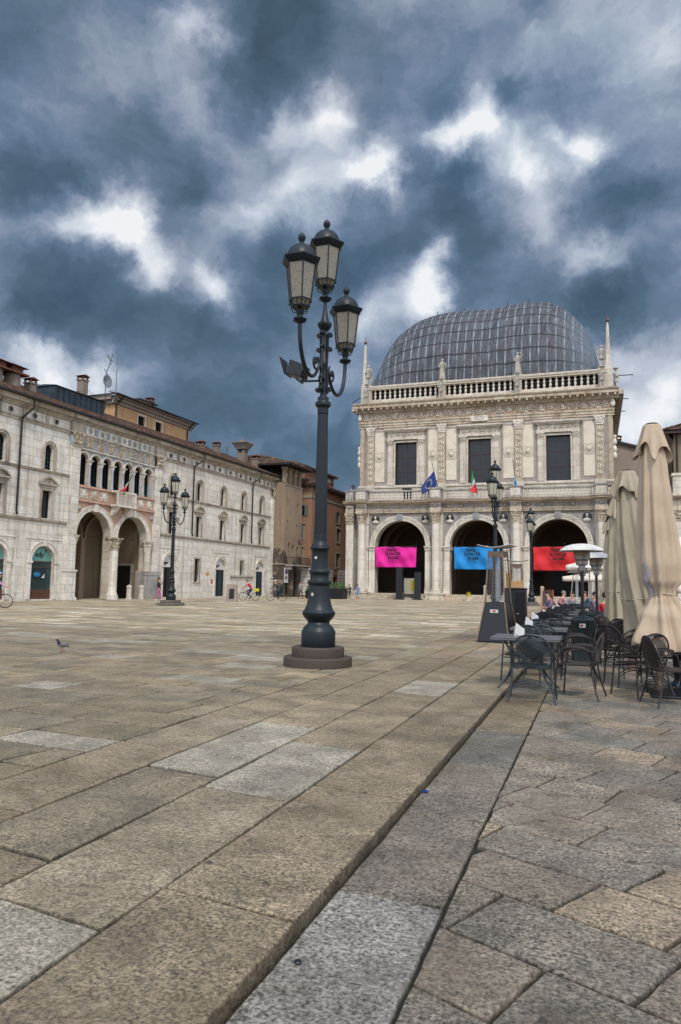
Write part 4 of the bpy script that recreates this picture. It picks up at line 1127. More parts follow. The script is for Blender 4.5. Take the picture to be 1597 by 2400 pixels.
# upper balustrade
YB = UY + .25
mb = MB(); mb.box(-14.1, 14.1, YB - .2, YB + .35, 23.2, 23.85); mb.box(-14.2, 14.2, YB - .28, YB + .42, 25.1, 25.3); mb.box(-14.3, 14.3, YB - .36, YB + .5, 25.3, 25.55)
for x in (-13.5, -4.4, 4.3, 13.35): mb.box(x - .42, x + .42, YB - .32, YB + .4, 23.2, 25.1); mb.box(x - .5, x + .5, YB - .42, YB + .5, 25.06, 25.62)
for s in (-1, 1): mb.box(min(s * 13.7, s * 14.35), max(s * 13.7, s * 14.35), YB - .34, YB + .6, 23.2, 25.64); mb.box(min(s * 13.95, s * 14.35), max(s * 13.95, s * 14.35), YB + .6, YB + 26, 23.2, 25.55)
ub = mb.build('roof_balustrade', M['marble'], LG, smooth=False, bevel=.015)
b2 = baluster_mesh(1.25, .16)
for (a, b_, n) in ((-12.95, -4.9, 13), (-3.9, 3.8, 12), (4.85, 12.85, 12)):
    for i in range(n): inst('baluster', b2, ub, (a + (b_ - a) * (i + .5) / n, YB + .07, 23.85))
mb = MB(); mb.quad((-14, YB + 1.6, 23.2), (14, YB + 1.6, 23.2), (14, YB + 1.6, 25.2), (-14, YB + 1.6, 25.2)); mb.quad((-14.2, YB, 23.26), (14.2, YB, 23.26), (14.2, YB + 30, 23.26), (-14.2, YB + 30, 23.26))
mb.build('roof_terrace', m_plain('dark_roof_plinth', '#1e1d20', .8, .3, 2), LG, smooth=False)
# obelisks
for s, zt in ((-1, 31.0), (1, 30.9)):
    mb = MB(); x = s * 13.98; y = YB + .1
    mb.box(x - .3, x + .3, y - .3, y + .3, 25.64, 25.95); mb.box(x - .25, x + .25, y - .25, y + .25, 25.95, zt - .5, 0, .12, .12); mb.box(x - .13, x + .13, y - .13, y + .13, zt - .5, zt, 0, .10, .10); o_ = mb.build('obelisk', M['marble'], LG, smooth=False)
    mb = MB(); mb.ell(x, y, zt + .2, .2, .2, .2, 10, 8); mb.tube([(x, y, zt + .35), (x, y, zt + .95)], .03, 5); mb.build('finial_ball', m_plain('rusty_copper_ball', '#6d4632', .5, .3, 5, .5), o_)
# roof
KN = [(-26.2, 0.0), (-26.15, 1.6), (-25.9, 3.2), (-25.5, 5.0), (-24.79, 8.0), (-24.08, 9.75), (-23.38, 10.74), (-22.68, 11.36), (-21.97, 11.9), (-21.26, 12.3), (-20.56, 12.58), (-19.86, 12.8), (-19.15, 12.94), (-18.44, 13.06), (-17.74, 13.14), (-17.04, 13.16), (-16.33, 13.15), (-15.62, 13.14), (-14.92, 13.12), (-14.22, 13.1), (-13.51, 13.06), (-12.8, 13.0), (-12.1, 12.94), (-11.4, 12.98), (-10.69, 13.1), (-9.98, 13.19), (-9.28, 13.26), (-8.57, 13.31), (-7.87, 13.35), (-7.16, 13.35), (-6.46, 13.32), (-5.75, 13.23), (-5.05, 13.08), (-4.34, 12.82), (-3.64, 12.38), (-2.94, 11.81), (-2.23, 11.09), (-1.53, 10.25), (-0.82, 9.2), (-0.2, 7.9), (0.35, 6.2), (0.75, 4.2), (1.0, 2.2), (1.05, 0.0)]


def hcurve(X):
    for (a, ha), (b_, hb) in zip(KN[:-1], KN[1:]):
        if a <= X <= b_: return ha + (hb - ha) * (X - a) / (b_ - a + 1e-9)
    return 0


XS = [-26.2 + 27.25 * (i / 150) for i in range(151)]; NV = 60; pp = 2.3
mb = MB(); uvs = []
arc = [0]; VY_ = []
for j in range(NV + 1):
    t_ = -1 + 2 * (j / NV); a = math.sin(t_ * PI / 2) * .999; VY_.append(a)
for j in range(1, NV + 1):
    g0 = (1 - abs(VY_[j - 1]) ** pp) ** (1 / pp) * 13; g1 = (1 - abs(VY_[j]) ** pp) ** (1 / pp) * 13
    arc.append(arc[-1] + math.hypot((VY_[j] - VY_[j - 1]) * 13, g1 - g0))
vs2 = []
for j, vv in enumerate(VY_):
    for X in XS:
        gg = (1 - abs(vv) ** pp) ** (1 / pp); seam = .014 * max(0, math.cos(2 * PI * X / .92)) ** 8
        vs2.append((X + 12.2, 97 + vv * 13 - 80 - (seam if vv < 0 else -seam), 25.0 + hcurve(X) * gg + seam)); uvs.append((X, arc[j]))
nx_ = len(XS)
mb.add(vs2, [(j * nx_ + i, j * nx_ + i + 1, (j + 1) * nx_ + i + 1, (j + 1) * nx_ + i) for j in range(NV) for i in range(nx_ - 1)])
rf = mb.build('lead_roof', M['lead'], LG, ang=60)
ul = rf.data.uv_layers.new(name='UVMap')
for lp in rf.data.loops: ul.data[lp.index].uv = uvs[lp.vertex_index]
mb = MB(); mb.box(-13.9, 13.2, 84 - 80 - .2, 110 - 80 + .2, 23.2, 25.05); mb.build('roof_kerb', m_plain('gap_shade_kerb', '#1b1a1b', .8, .3, 2), LG, smooth=False)  # near-black colour stands in for shade in the balustrade gaps
mb = MB()
for X in (-18.9, -15.4, -9.9, -7.3):
    z = 25 + hcurve(X); y = 91 - 80; gg = (1 - abs((91 - 97) / 13) ** pp) ** (1 / pp); z = 25 + hcurve(X) * gg
    mb.tube([(X + 12.2, y, z - .1), (X + 12.2, y, z + .45)], .05, 5)
build_split(mb, 'ridge_hook', M['dark_metal'], LG)
mb = MB()
for x, y, z, dx in ((-14.35, UY + .1, 24.3, -1.1), (14.5, UY + .5, 24.8, 2.0), (15.4, UY + 3, 22.8, .7), (15.4, UY + 9, 22.8, .6)): mb.tube([(x, y, z), (x + dx, y - .1, z - (.6 if dx < 0 else .05))], .05, 5)
build_split(mb, 'rain_spout', M['dark_metal'], LG)

# banners, each hung in an arch
BW = [('banner_pink', 'magenta banner hanging in the left arch of the hall', -8.63 - 2.80, -8.63 + 1.98, 5.88, 3.55), ('banner_blue', 'bright blue banner hanging in the middle arch of the hall', -2.42, 2.55, 5.85, 3.40), ('banner_red', 'red banner hanging in the right arch of the hall', 6.05, 11.2, 5.86, 3.35)]
for mk, lab, xa, xb, zt, zb in BW:
    r_ = thing('banner', lab, 'banner', (-12.2 + (xa + xb) / 2, 80 - .28, zb), 0, 'printed banners in the arches')
    w2 = (xb - xa) / 2; hh = zt - zb; rr = random.Random(len(mk))
    mb = MB(); ph = rr.uniform(0, 6)
    mb.grid(lambda u, v: ((u - .5) * 2 * w2 * (1 - .012 * (1 - v)), .14 * math.sin(u * 8 + ph + v * 3) * (1 - v * .8) + .07 * math.sin(u * 21 + v * 6) * (1 - v * .6) + .05 * math.sin(u * 5 - v * 9), v * hh), 60, 20)
    mb.build('cloth', M[mk], r_, thick=.01)
    mb = MB(); mb.tube([(-w2 - .1, 0, hh + .02), (w2 + .1, 0, hh + .02)], .05, 6); mb.build('rail', M['dark_metal'], r_)
    cx_ = {'banner_pink': -.05, 'banner_blue': -.1, 'banner_red': .05}[mk] * w2
    for ln, xo, zo in (('Brescia.', -.86, .49), ('La Tua Citt\u00e0', -1.05, .93), ('Europea.', -.73, 1.38)):
        text_mesh(ln, .57, 'lettering', M['black_ink'], r_, (cx_ + xo, -.29, hh - zo), xs=.60, bold=.019)
    text_mesh('Comune di Brescia  Europa', .09, 'small_print', M['black_ink'], r_, (-.6, -.29, .14), xs=1.0)


# statues
def statue(label, loc, robe=True, raised=0, basket=False, h=2.4, small=False):
    mb = MB(); k = h / 2.4
    if robe:
        mb.lathe([(.30, 0), (.33, .05), (.34, .3), (.30, .8), (.26, 1.2), (.24, 1.35), (.30, 1.6), (.34, 1.85), (.30, 1.95), (.12, 2.02), (.085, 2.06), (.08, 2.12)], 0, 0, 0, 20, mod=lambda a, z: 1 + .10 * math.sin(7 * a + z * 2.2) * (1 if z < 1.5 else .4))
    else:
        for s in (-1, 1): mb.tube([(s * .13, 0, .02), (s * .14, -.03, .5), (s * .13, -.02, .62), (s * .11, 0, 1.1)], [.075, .085, .075, .13], 8)
        for s in (-1, 1): mb.ell(s * .13, -.08, .05, .07, .14, .05)
        mb.lathe([(.26, .85), (.28, .95), (.24, 1.2), (.22, 1.3), (.28, 1.6), (.32, 1.85), (.28, 1.95), (.12, 2.02), (.08, 2.06), (.08, 2.12)], 0, 0, 0, 16, mod=lambda a, z: 1 + .06 * math.sin(9 * a))
        mb.tube([(.22, .12, 1.9), (.30, .16, 1.2), (.26, .14, .3)], [.1, .12, .08], 8)
    mb.ell(0, -.01, 2.24, .125, .14, .165, 10, 8); mb.ell(0, .03, 2.29, .14, .14, .14, 8, 6); mb.ell(0, -.15, 2.22, .02, .03, .04, 5, 4)
    def arm(s, pts, r=.075): mb.tube([(s * p[0], p[1], p[2]) for p in pts], [r * 1.15, r, r * .85, r * .8][:len(pts)], 8); q = pts[-1]; mb.ell(s * q[0], q[1], q[2], .06, .06, .07)
    arm(-1, [(.30, 0, 1.87), (.40, -.02, 1.5), (.22, -.28, 1.42)])
    if raised: arm(1, [(.30, 0, 1.87), (.46, 0, 2.05), (.25, -.05, 2.35)])
    else: arm(1, [(.30, 0, 1.87), (.42, 0, 1.55), (.40, -.08, 1.2)])
    if basket: mb.lathe([(.12, 2.35), (.26, 2.42), (.32, 2.55), (.22, 2.66), (.05, 2.68)], 0, 0, 0, 10, mod=lambda a, z: 1 + .12 * math.sin(6 * a))
    mb.box(-.34, .34, -.34, .34, -.12, 0.01)
    mb.v = [(a * k, b_ * k, c_ * k) for a, b_, c_ in mb.v]
    o = mb.build('statue', M['marble_statue'], None, ang=60); o.location = loc
    return tag(o, label, 'statue')


M['marble_statue'] = m_ashlar('weathered_statue_marble', '#b3ab9e', '#a69d8f', '#8f867a', 9, 9, streak='#45403a', samt=.9, grime=.4)
GS = 'statues on the roof balustrade'
ZS = 25.78
for i, (x, rb, rs_, lb) in enumerate(((-13.5, False, 0, 'leftmost roof statue, a bare-legged figure beside the left obelisk'), (-4.4, True, 0, 'second roof statue from the left, a robed figure facing forward'), (4.3, True, 1, 'third roof statue from the left, a robed figure with one arm lifted'), (13.3, False, 1, 'rightmost roof statue, a figure in a tunic beside the right obelisk'))):
    statue(lb, (-12.2 + x, 80 + UY + .2, ZS), rb, rs_, h=2.5)['group'] = GS
for i, (x, lb) in enumerate(((-13.45, 'leftmost carrying figure under the roof balustrade rail'), (-4.4, 'second carrying figure from the left, below the second roof statue'), (4.3, 'third carrying figure from the left, below the third roof statue'), (13.3, 'carrying figure below the rightmost roof statue'), (14.75, 'figure at the right outer side of the balustrade, seen in profile'))):
    o = statue(lb, (-12.2 + x, 80 + UY - .62 + (1.1 if i == 4 else 0), 23.3), False, 1, True, h=2.2); o['group'] = 'carrying figures against the roof balustrade'
    if i == 4: o.rotation_euler = (0, 0, PI / 2)
# ================================================================== tiled roofs
TILEC = ['#6e4636', '#5b3a2e', '#7d5541', '#4c3a30', '#86634c', '#5f4a3a']
rt = random.Random(5)


def tile_roof(mb, x0, x1, y0, z0, y1, z1, pitch=.24, course=.38, hip0=0.0, hip1=0.0, dull=1.0):
    """half-round tiles running from the eave (y0,z0) up to (y1,z1); hip = x shift of the ends at the ridge"""
    n = max(1, int((x1 - x0) / pitch)); L = math.hypot(y1 - y0, z1 - z0); m = max(1, int(L / course))
    for i in range(n):
        xa = x0 + (x1 - x0) * i / n; w = (x1 - x0) / n; dz0 = rt.uniform(-.01, .012)
        for j in range(m):
            s0, s1 = j / m, (j + 1.06) / m
            if xa + w / 2 < x0 + hip0 * s0 or xa + w / 2 > x1 - hip1 * s0: continue
            c = hexc(rt.choice(TILEC)); k = rt.uniform(.6, 1.05) * dull; mb.cc = tuple(q * k for q in c[:3])
            lift = .045 + dz0 + rt.uniform(-.01, .012); v = []
            for (s, up_) in ((s0, lift), (s1, .0)):
                yy, zz = y0 + (y1 - y0) * s, z0 + (z1 - z0) * s
                for k2 in range(4):
                    a = PI * k2 / 3; v.append((xa + w / 2 - .46 * w * math.cos(a), yy, zz + .075 * math.sin(a) + up_))
            mb.add(v, [(k2, k2 + 1, k2 + 5, k2 + 4) for k2 in range(3)] + [(0, 3, 2, 1)])
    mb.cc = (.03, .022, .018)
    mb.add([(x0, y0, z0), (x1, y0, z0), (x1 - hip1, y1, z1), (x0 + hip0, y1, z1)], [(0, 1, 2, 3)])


def chimney(parent, x, y, z0, z1, w, mat, style=0):
    mb = MB(); h = z1 - z0; mb.box(x - w / 2, x + w / 2, y - w / 2, y + w / 2, z0 - 1.5, z1 - .42); mb.box(x - w * .6, x + w * .6, y - w * .6, y + w * .6, z1 - .50, z1 - .40)
    o = mb.build('chimney', mat, parent, smooth=False)
    mb = MB()
    for a in (-1, 1):
        for b_ in (-1, 1): mb.box(x + a * w * .42 - .06, x + a * w * .42 + .06, y + b_ * w * .42 - .06, y + b_ * w * .42 + .06, z1 - .40, z1 - .12)
    mb.add([(x - w * .72, y - w * .72, z1 - .12), (x + w * .72, y - w * .72, z1 - .12), (x + w * .72, y + w * .72, z1 - .12), (x - w * .72, y + w * .72, z1 - .12), (x, y - w * .5, z1 + .06), (x, y + w * .5, z1 + .06)], [(0, 1, 4), (2, 3, 5), (1, 2, 5, 4), (3, 0, 4, 5), (0, 3, 2, 1)])
    mb.build('chimney_cap', M['brick'], o, smooth=False); return o


M['brick'] = m_plain('old_red_brick', '#5f3a2c', .9, .35, 9)
M['chim'] = m_plaster('chimney_plaster', '#7d7064', '#6b6057')
# ================================================================== left palace
PO = (-35.51, 51.04, 0); PRZ = math.radians(87.503)
PA = thing('stone_palace', 'long white stone palace on the left with a double-arched portico and seven-arched gallery above', 'palace', PO, PRZ)


def arched(cx, hf, zb, zs): return (cx, hf, zb, zs, True)


BL = [-31.4, -27.2, -23.0, -18.8, -14.65, -10.45]; BR = [4.4, 8.75, 13.0, 17.15, 21.2]
ops = [arched(u, .40, 9.08, 10.5) for u in BL + BR] + [(u, .44, 5.68, 7.62, False) for u in BL + BR] + [arched(u, 1.05, .1, 2.7) for u in BL]
ops += [arched(u, .92, .12, 2.88) for u in (4.4, 13.0, 21.2)] + [(8.75, .42, 1.5, 3.65, False), (17.15, .36, 2.28, 3.8, False)]
mb = MB(); wall(mb, -34, -8.45, 0, 12.95, 0, [o for o in ops if o[0] < -8], .38, 0, 12)
wall(mb, 2.6, 24.3, 0, 12.95, 0, [o for o in ops if o[0] > 2], .38, 0, 12)
mb.quad((24.3, 0, 0), (24.3, 12, 0), (24.3, 12, 13), (24.3, 0, 13)); mb.quad((-34, 0, 0), (-34, 12, 0), (-34, 12, 13), (-34, 0, 13))
mb.build('wall', M['palace'], PA, smooth=False)
# string courses and cornice
for (a, b_) in ((-34, -8.45), (2.6, 24.3)):
    mb = MB(); moulding(mb, a, b_, [(0, 5.36), (.06, 5.38), (.14, 5.5), (.16, 5.6), (0, 5.64)]); moulding(mb, a, b_, [(0, 8.82), (.06, 8.84), (.13, 8.94), (.15, 9.02), (0, 9.06)])
    mb.build('string_course', M['palace_trim'], PA, smooth=False)
mb = MB(); moulding(mb, -34, 24.45, [(0, 12.02), (.10, 12.03), (.10, 12.16), (.18, 12.2), (.20, 12.28), (.04, 12.3)]); moulding(mb, -34, 24.6, [(0, 12.9), (.10, 12.92), (.16, 13.02), (.22, 13.04), (.30, 13.16), (.52, 13.2), (.54, 13.34), (.62, 13.44), (.62, 13.5), (0, 13.52)])
mb.build('cornice', M['palace_trim'], PA, smooth=False)
mb = MB(); mb.tube([(-34, -.78, 13.55), (25.2, -.78, 13.55)], .10, 7); mb.build('gutter', M['dark_metal'], PA)
# portholes and brackets in the top frieze
mb = MB(); m2 = MB(); m3 = MB()
for (a, b_, n) in ((-33.6, -8.9, 12), (2.9, 23.6, 10)):
    for i in range(n):
        x = a + (b_ - a) * (i + .5) / n
        m3.box(x - .9 - .14, x - .9 + .14, -.10, 0, 12.32, 12.88); m2.arch(x, 12.6, .17, .23, -.04, 0, 14, 0, 2 * PI)
        mb.lathe([(0, 0), (.17, 0)], 0, 0, 0, 14, cap=False); k = len(mb.v) - 28
        for q in range(k, len(mb.v)): p_ = mb.v[q]; mb.v[q] = (x + p_[0], -.006, 12.6 + p_[1])
build_split(mb, 'porthole', M['glass'], PA, smooth=False); build_split(m2, 'porthole_rim', M['palace_trim'], PA, smooth=False); build_split(m3, 'frieze_bracket', M['palace_trim'], PA, smooth=False)
# windows of the upper floors with surrounds
for u in BL[2:] + BR:
    mb = MB(); mb.arch(u, 10.5, .41, .58, -.06, 0, 12); mb.box(u - .58, u - .41, -.06, 0, 9.08, 10.5); mb.box(u + .41, u + .58, -.06, 0, 9.08, 10.5)
    mb.arch(u, 10.5, .58, .64, -.11, 0, 12); mb.box(u - .64, u - .58, -.11, 0, 9.08, 10.5); mb.box(u + .58, u + .64, -.11, 0, 9.08, 10.5)
    mb.build('window_surround', M['palace_trim'], PA, smooth=False)
    window_part(PA, u, .4, 9.08, 10.5, .3, True, M['frame_green'], M['glass'], 3, 5, .035)
    mb = MB(); mb.box(u - .66, u - .45, -.07, 0, 5.64, 7.78); mb.box(u + .45, u + .66, -.07, 0, 5.64, 7.78); mb.box(u - .45, u + .45, -.07, 0, 7.62, 7.78); mb.box(u - .70, u + .70, -.10, 0, 7.78, 7.98); mb.box(u - .86, u + .86, -.24, 0, 7.98, 8.10)
    for k in range(16): mb.ell(u - .62, -.08, 5.8 + k * .12, .03, .03, .04, 4, 4); mb.ell(u + .62, -.08, 5.8 + k * .12, .03, .03, .04, 4, 4)
    mb.arch(u, 7.62, .86, .98, -.22, 0, 10, math.radians(32), math.radians(148)); mb.arch(u, 7.62, .50, .86, -.06, 0, 10, math.radians(35), math.radians(145))
    mb.build('window_surround', M['palace_trim'], PA, smooth=False)
    window_part(PA, u, .44, 5.68, 7.62, .3, False, M['frame_green'], M['glass'], 2, 1, .04)
# ground floor: shop fronts on the left bays
M['shop_glass'] = m_glass('teal_shop_glass', '#1c2a2a', .1); M['shop_brown'] = m_plain('brown_shop_panel', '#4a2c1f', .5, .2, 4)
M['shop_teal'] = m_plain('pale_teal_shop_sign', '#5c8a82', .5, .06)
for u in BL[2:]:
    mb = MB(); mb.arch(u, 2.7, 1.06, 1.32, -.07, 0, 18); mb.arch(u, 2.7, 1.32, 1.40, -.12, 0, 18)
    for s in (-1, 1): x0, x1 = sorted((u + s * 1.06, u + s * 1.40)); mb.box(x0, x1, -.07, 0, .1, 2.55); mb.box(x0 - .05, x1 + .05, -.14, 0, 2.55, 2.7)
    mb.box(u - .14, u + .14, -.2, 0, 3.74, 4.12); mb.box(u - 1.75, u + 1.75, -.05, 0, 4.2, 4.28); mb.box(u - 1.75, u - 1.68, -.05, 0, .1, 4.2); mb.box(u + 1.68, u + 1.75, -.05, 0, .1, 4.2)
    mb.build('door_surround', M['marble_white'], PA, smooth=False, bevel=.01)
    sf = MB(); sf.box(u - 1.04, u + 1.04, .2, .26, .1, .75); sf.box(u - 1.04, u + 1.04, .2, .27, 2.62, 2.72); sf.box(u - 1.04, u + 1.04, .2, .27, 2.25, 2.29)
    sf_ = sf.build('shop_front', M['shop_brown'], PA, smooth=False)
    mb = MB(); mb.quad((u - 1.04, .24, .75), (u + 1.04, .24, .75), (u + 1.04, .24, 2.65), (u - 1.04, .24, 2.65)); mb.build('pane', M['shop_glass'], sf_, smooth=False)
    mb = MB(); pts = [(u + 1.03 * math.cos(PI * i / 16), 2.72 + 1.03 * math.sin(PI * i / 16)) for i in range(17)]; mb.add([(a, .23, b_) for a, b_ in pts], [tuple(range(17))]); mb.build('fanlight', M['shop_teal'], sf_, smooth=False)
    if u > -11:
        text_mesh('edp', .52, 'shop_lettering', M['black_ink'], sf_, (u - .50, .215, 3.0), bold=.008)
        mb = MB(); mb.box(u + .38, u + .48, .205, .215, 3.34, 3.52); mb.build('logo_mark', cloth('dark_green_mark', '#1d3b30'), sf_, smooth=False); mb = MB(); mb.box(u + .48, u + .56, .205, .215, 3.40, 3.55); mb.build('logo_mark', cloth('red_mark', '#a02a26'), sf_, smooth=False)
        mb = MB(); mb.box(u - .55, u + .40, .19, .225, 1.55, 2.12); ps = mb.build('poster', cloth('blue_black_poster', '#0c1d2e'), sf_, smooth=False)
        mb = MB(); mb.add([(u + .40, .186, 1.55), (u + .40, .186, 1.85), (u + .12, .186, 1.55)], [(0, 1, 2)]); mb.build('poster_corner', M['white_sign'], ps, smooth=False)
        mb = MB(); mb.add([(u - .3 + .34 * math.cos(a), .187, 1.8 + .16 * math.sin(a)) for a in [2 * PI * k / 16 for k in range(16)]], [tuple(range(16))]); mb.build('poster_picture', cloth('teal_print', '#1d6a86'), ps, smooth=False)
# ground floor right: doors and barred windows
for u in (4.4, 13.0, 21.2):
    mb = MB(); mb.arch(u, 2.88, .93, 1.12, -.06, 0, 16); mb.arch(u, 2.88, 1.12, 1.2, -.11, 0, 16)
    for s in (-1, 1): x0, x1 = sorted((u + s * .93, u + s * 1.18)); mb.box(x0, x1, -.06, 0, .1, 2.76); mb.box(x0 - .04, x1 + .04, -.12, 0, 2.76, 2.88)
    mb.box(u - 1.6, u + 1.6, -.05, 0, 4.38, 4.46); mb.box(u - 1.6, u - 1.54, -.05, 0, 2.9, 4.38); mb.box(u + 1.54, u + 1.6, -.05, 0, 2.9, 4.38)
    mb.build('door_surround', M['marble_white'], PA, smooth=False)
    mb = MB(); mb.box(u - .92, u + .92, .18, .24, 2.74, 2.9); pts = [(u + .92 * math.cos(PI * i / 16), 2.88 + .92 * math.sin(PI * i / 16)) for i in range(17)]; mb.add([(a, .2, b_) for a, b_ in pts], [tuple(range(17))]); fl_ = mb.build('fanlight', M['white_sign'], PA, smooth=False)
    mb = MB(); mb.box(u - .55, u + .05, .17, .195, 3.05, 3.2); mb.box(u - .58, u - .28, .17, .195, 2.93, 3.04); mb.build('sign_panel', cloth('dark_maroon', '#3a1a1c'), fl_, smooth=False)
    mb = MB(); mb.box(u - .92, u - .86, .2, .3, .12, 2.74); mb.box(u - .06, u + .06, .2, .3, .12, 2.74); mb.box(u + .86, u + .92, .2, .3, .12, 2.74); mb.quad((u - .9, .28, .12), (u + .9, .28, .12), (u + .9, .28, 2.74), (u - .9, .28, 2.74)); mb.build('door', [M['door_dark']] if u < 10 else [M['frame_green']], PA, smooth=False)
for u, z0, z1, hf in ((8.75, 1.5, 3.65, .42), (17.15, 2.28, 3.8, .36)):
    mb = MB(); mb.box(u - hf - .14, u - hf, -.06, 0, z0, z1 + .12); mb.box(u + hf, u + hf + .14, -.06, 0, z0, z1 + .12); mb.box(u - hf, u + hf, -.06, 0, z1, z1 + .12); mb.box(u - hf - .2, u + hf + .2, -.12, 0, z0 - .12, z0); mb.build('window_surround', M['palace_trim'], PA, smooth=False)
    w_ = window_part(PA, u, hf, z0, z1, .3, False, M['frame_green'], M['glass'], 2, 2, .04)
    mb = MB()
    for k in range(-6, 12):
        for s in (-1, 1):
            a = (u - hf * s, z0 + k * .22); b_ = (u + hf * s, z0 + k * .22 + 2 * hf)
            if a[1] < z0 or b_[1] > z1: continue
            mb.tube([(a[0], .06, a[1]), (b_[0], .06, b_[1])], .014, 4)
    mb.build('grille', M['dark_metal'], w_)
mb = MB(); moulding(mb, 14.8, 19.6, [(0, 2.0), (.10, 2.02), (.16, 2.1), (.16, 2.2), (0, 2.24)]); mb.build('string_course', M['palace_trim'], PA, smooth=False)
for (x, z, w, h, c) in ((10.3, 2.15, .55, .28, '#b0813a'), (11.25, 1.35, .32, .42, '#9c4a24')):
    mb = MB(); mb.box(x, x + w, -.03, 0, z, z + h); mb.build('wall_plate', cloth('plate' + c, c), PA, smooth=False)
# giant pilasters
for x0, x1 in ((-8.45, -7.5), (1.62, 2.6), (23.35, 24.32), (-36, -35)):
    mb = MB(); mb.box(x0, x1, -.18, .05, 2.2, 11.2)
    for k in range(5): xx = x0 + (x1 - x0) * (k + .5) / 5; mb.box(xx - .05, xx + .05, -.21, -.18, 4.8, 11.0)
    mb.box(x0 - .06, x1 + .06, -.26, .05, 0, 2.05); mb.box(x0 - .14, x1 + .14, -.34, .05, 0, .22); mb.box(x0 - .12, x1 + .12, -.32, .05, 2.05, 2.2)
    pi_ = mb.build('pilaster', M['palace'], PA, smooth=False, bevel=.01)
    mb = MB(); flat_capital(mb, x0, x1, -.18, 11.2, 12.28, .13); mb.build('capital', M['carved'], pi_)
    mb = MB(); mb.box(x0 - .1, x1 + .1, -.24, .05, 12.3, 13.0); mb.box(x0 - .18, x1 + .18, -.66, -.2, 13.2, 13.51); mb.build('entablature_block', M['palace_trim'], pi_, smooth=False)
# portico
AO = [(-5.55, 1.9), (-.95, 1.9)]
mb = MB(); wall(mb, -7.5, 1.62, 0, 7.25, -.02, [(c, r, -.05, 4.78, True) for c, r in AO], .7, 0, 20, 1); mb.build('portico_wall', [M['pink'], M['marble']], PA, smooth=False)
for c, r in AO:
    mb = MB(); mb.arch(c, 4.78, r, r + .34, -.12, -.02, 26); mb.arch(c, 4.78, r + .34, r + .42, -.16, -.02, 26); mb.box(c - .16, c + .16, -.24, -.02, 6.6, 7.18); mb.build('arch_moulding', M['marble_white'], PA, smooth=False)
mb = MB(); mb.box(-3.68, -2.82, -.12, .72, 0, .28); mb.box(-3.60, -2.90, -.06, .66, .28, 4.78); mb.build('column_core', M['marble'], PA, smooth=False, bevel=.03)
mb = MB(); mb.lathe([(.46, .28), (.47, .36), (.42, .42), (.40, .5), (.37, .6), (.36, 3.82), (.40, 3.84)], -3.25, -.1, 0, 20); mb.lathe([(.5, 0), (.5, .28)], -3.25, -.12, 0, 8); c0 = mb.build('column', M['marble_white'], PA)
mb = MB(); capital(mb, -3.25, -.08, 3.84, 4.8, .36); mb.build('capital', M['carved'], c0)
mb = MB(); mb.box(.62, 1.62, -.25, .6, .0, 2.0); mb.box(.5, 2.75, -.36, .6, 0, .3); mb.box(.5, 2.75, -.34, .6, 1.95, 2.3); mb.box(.5, 2.72, -.3, .6, .3, 1.95); mb.build('pier_pedestal', M['marble_grey'], PA, smooth=False, bevel=.02)
mb = MB(); mb.lathe([(.34, 2.3), (.32, 2.4), (.30, 3.9)], 1.05, -.08, 0, 16); capital(mb, 1.05, -.05, 3.9, 4.78, .3); mb.build('half_column', M['marble'], PA)
mb = MB(); mb.lathe([(.05, 4.0), (.18, 4.2), (.26, 4.5), (.36, 4.75)], -7.45, .0, 0, 12); mb.build('corbel_capital', M['carved'], PA)
mb = MB()
for x in (-7.28, -3.25, 1.4): mb.ell(x, -.06, 6.75, .2, .14, .2, 12, 8)
build_split(mb, 'stone_boss', M['blue_stone'], PA)
mb = MB(); mb.tube([(-7.4, .1, 4.75), (1, .1, 4.75)], .02, 4); mb.build('tie_rod', M['dark_metal'], PA)
# portico interior
mb = MB(); DP = 5.2
mb.quad((-7.5, .68, 0), (-7.5, DP, 0), (-7.5, DP, 7.2), (-7.5, .68, 7.2)); mb.quad((1.3, .68, 0), (1.3, DP, 0), (1.3, DP, 7.2), (1.3, .68, 7.2))
wall(mb, -7.5, 1.3, 0, 7.2, DP, [(-6.6, .38, .1, 2.2, True), (-4.7, .75, .1, 2.6, True), (-6.5, .55, 3.9, 4.1, True)], .8, 0, 10)
mb.quad((-7.5, .68, 7.2), (1.3, .68, 7.2), (1.3, DP, 7.2), (-7.5, DP, 7.2)); mb.quad((-7.5, DP + .8, 0), (1.3, DP + .8, 0), (1.3, DP + .8, 7), (-7.5, DP + .8, 7))
for c, r in AO:
    mb.arch(c, 4.78, 2.0, 2.22, 2.9, 3.3, 16)
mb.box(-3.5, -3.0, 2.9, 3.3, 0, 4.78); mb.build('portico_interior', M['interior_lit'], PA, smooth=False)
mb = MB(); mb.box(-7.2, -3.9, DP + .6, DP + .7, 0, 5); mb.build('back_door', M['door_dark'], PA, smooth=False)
# side door seen through the right arch, on the far wall
mb = MB(); mb.box(1.12, 1.30, 1.4, 3.3, 0, 2.95); a_ = mb.build('side_door_frame', M['palace_trim'], PA, smooth=False); mb = MB(); mb.box(1.08, 1.13, 1.6, 3.1, 0, 2.75); mb.build('side_door', M['door_dark'], a_, smooth=False)
mb = MB(); mb.quad((-7.5, -.02, -.005), (1.6, -.02, -.005), (1.6, DP, -.005), (-7.5, DP, -.005)); mb.build('portico_floor', M['marble_grey'], PA, smooth=False)
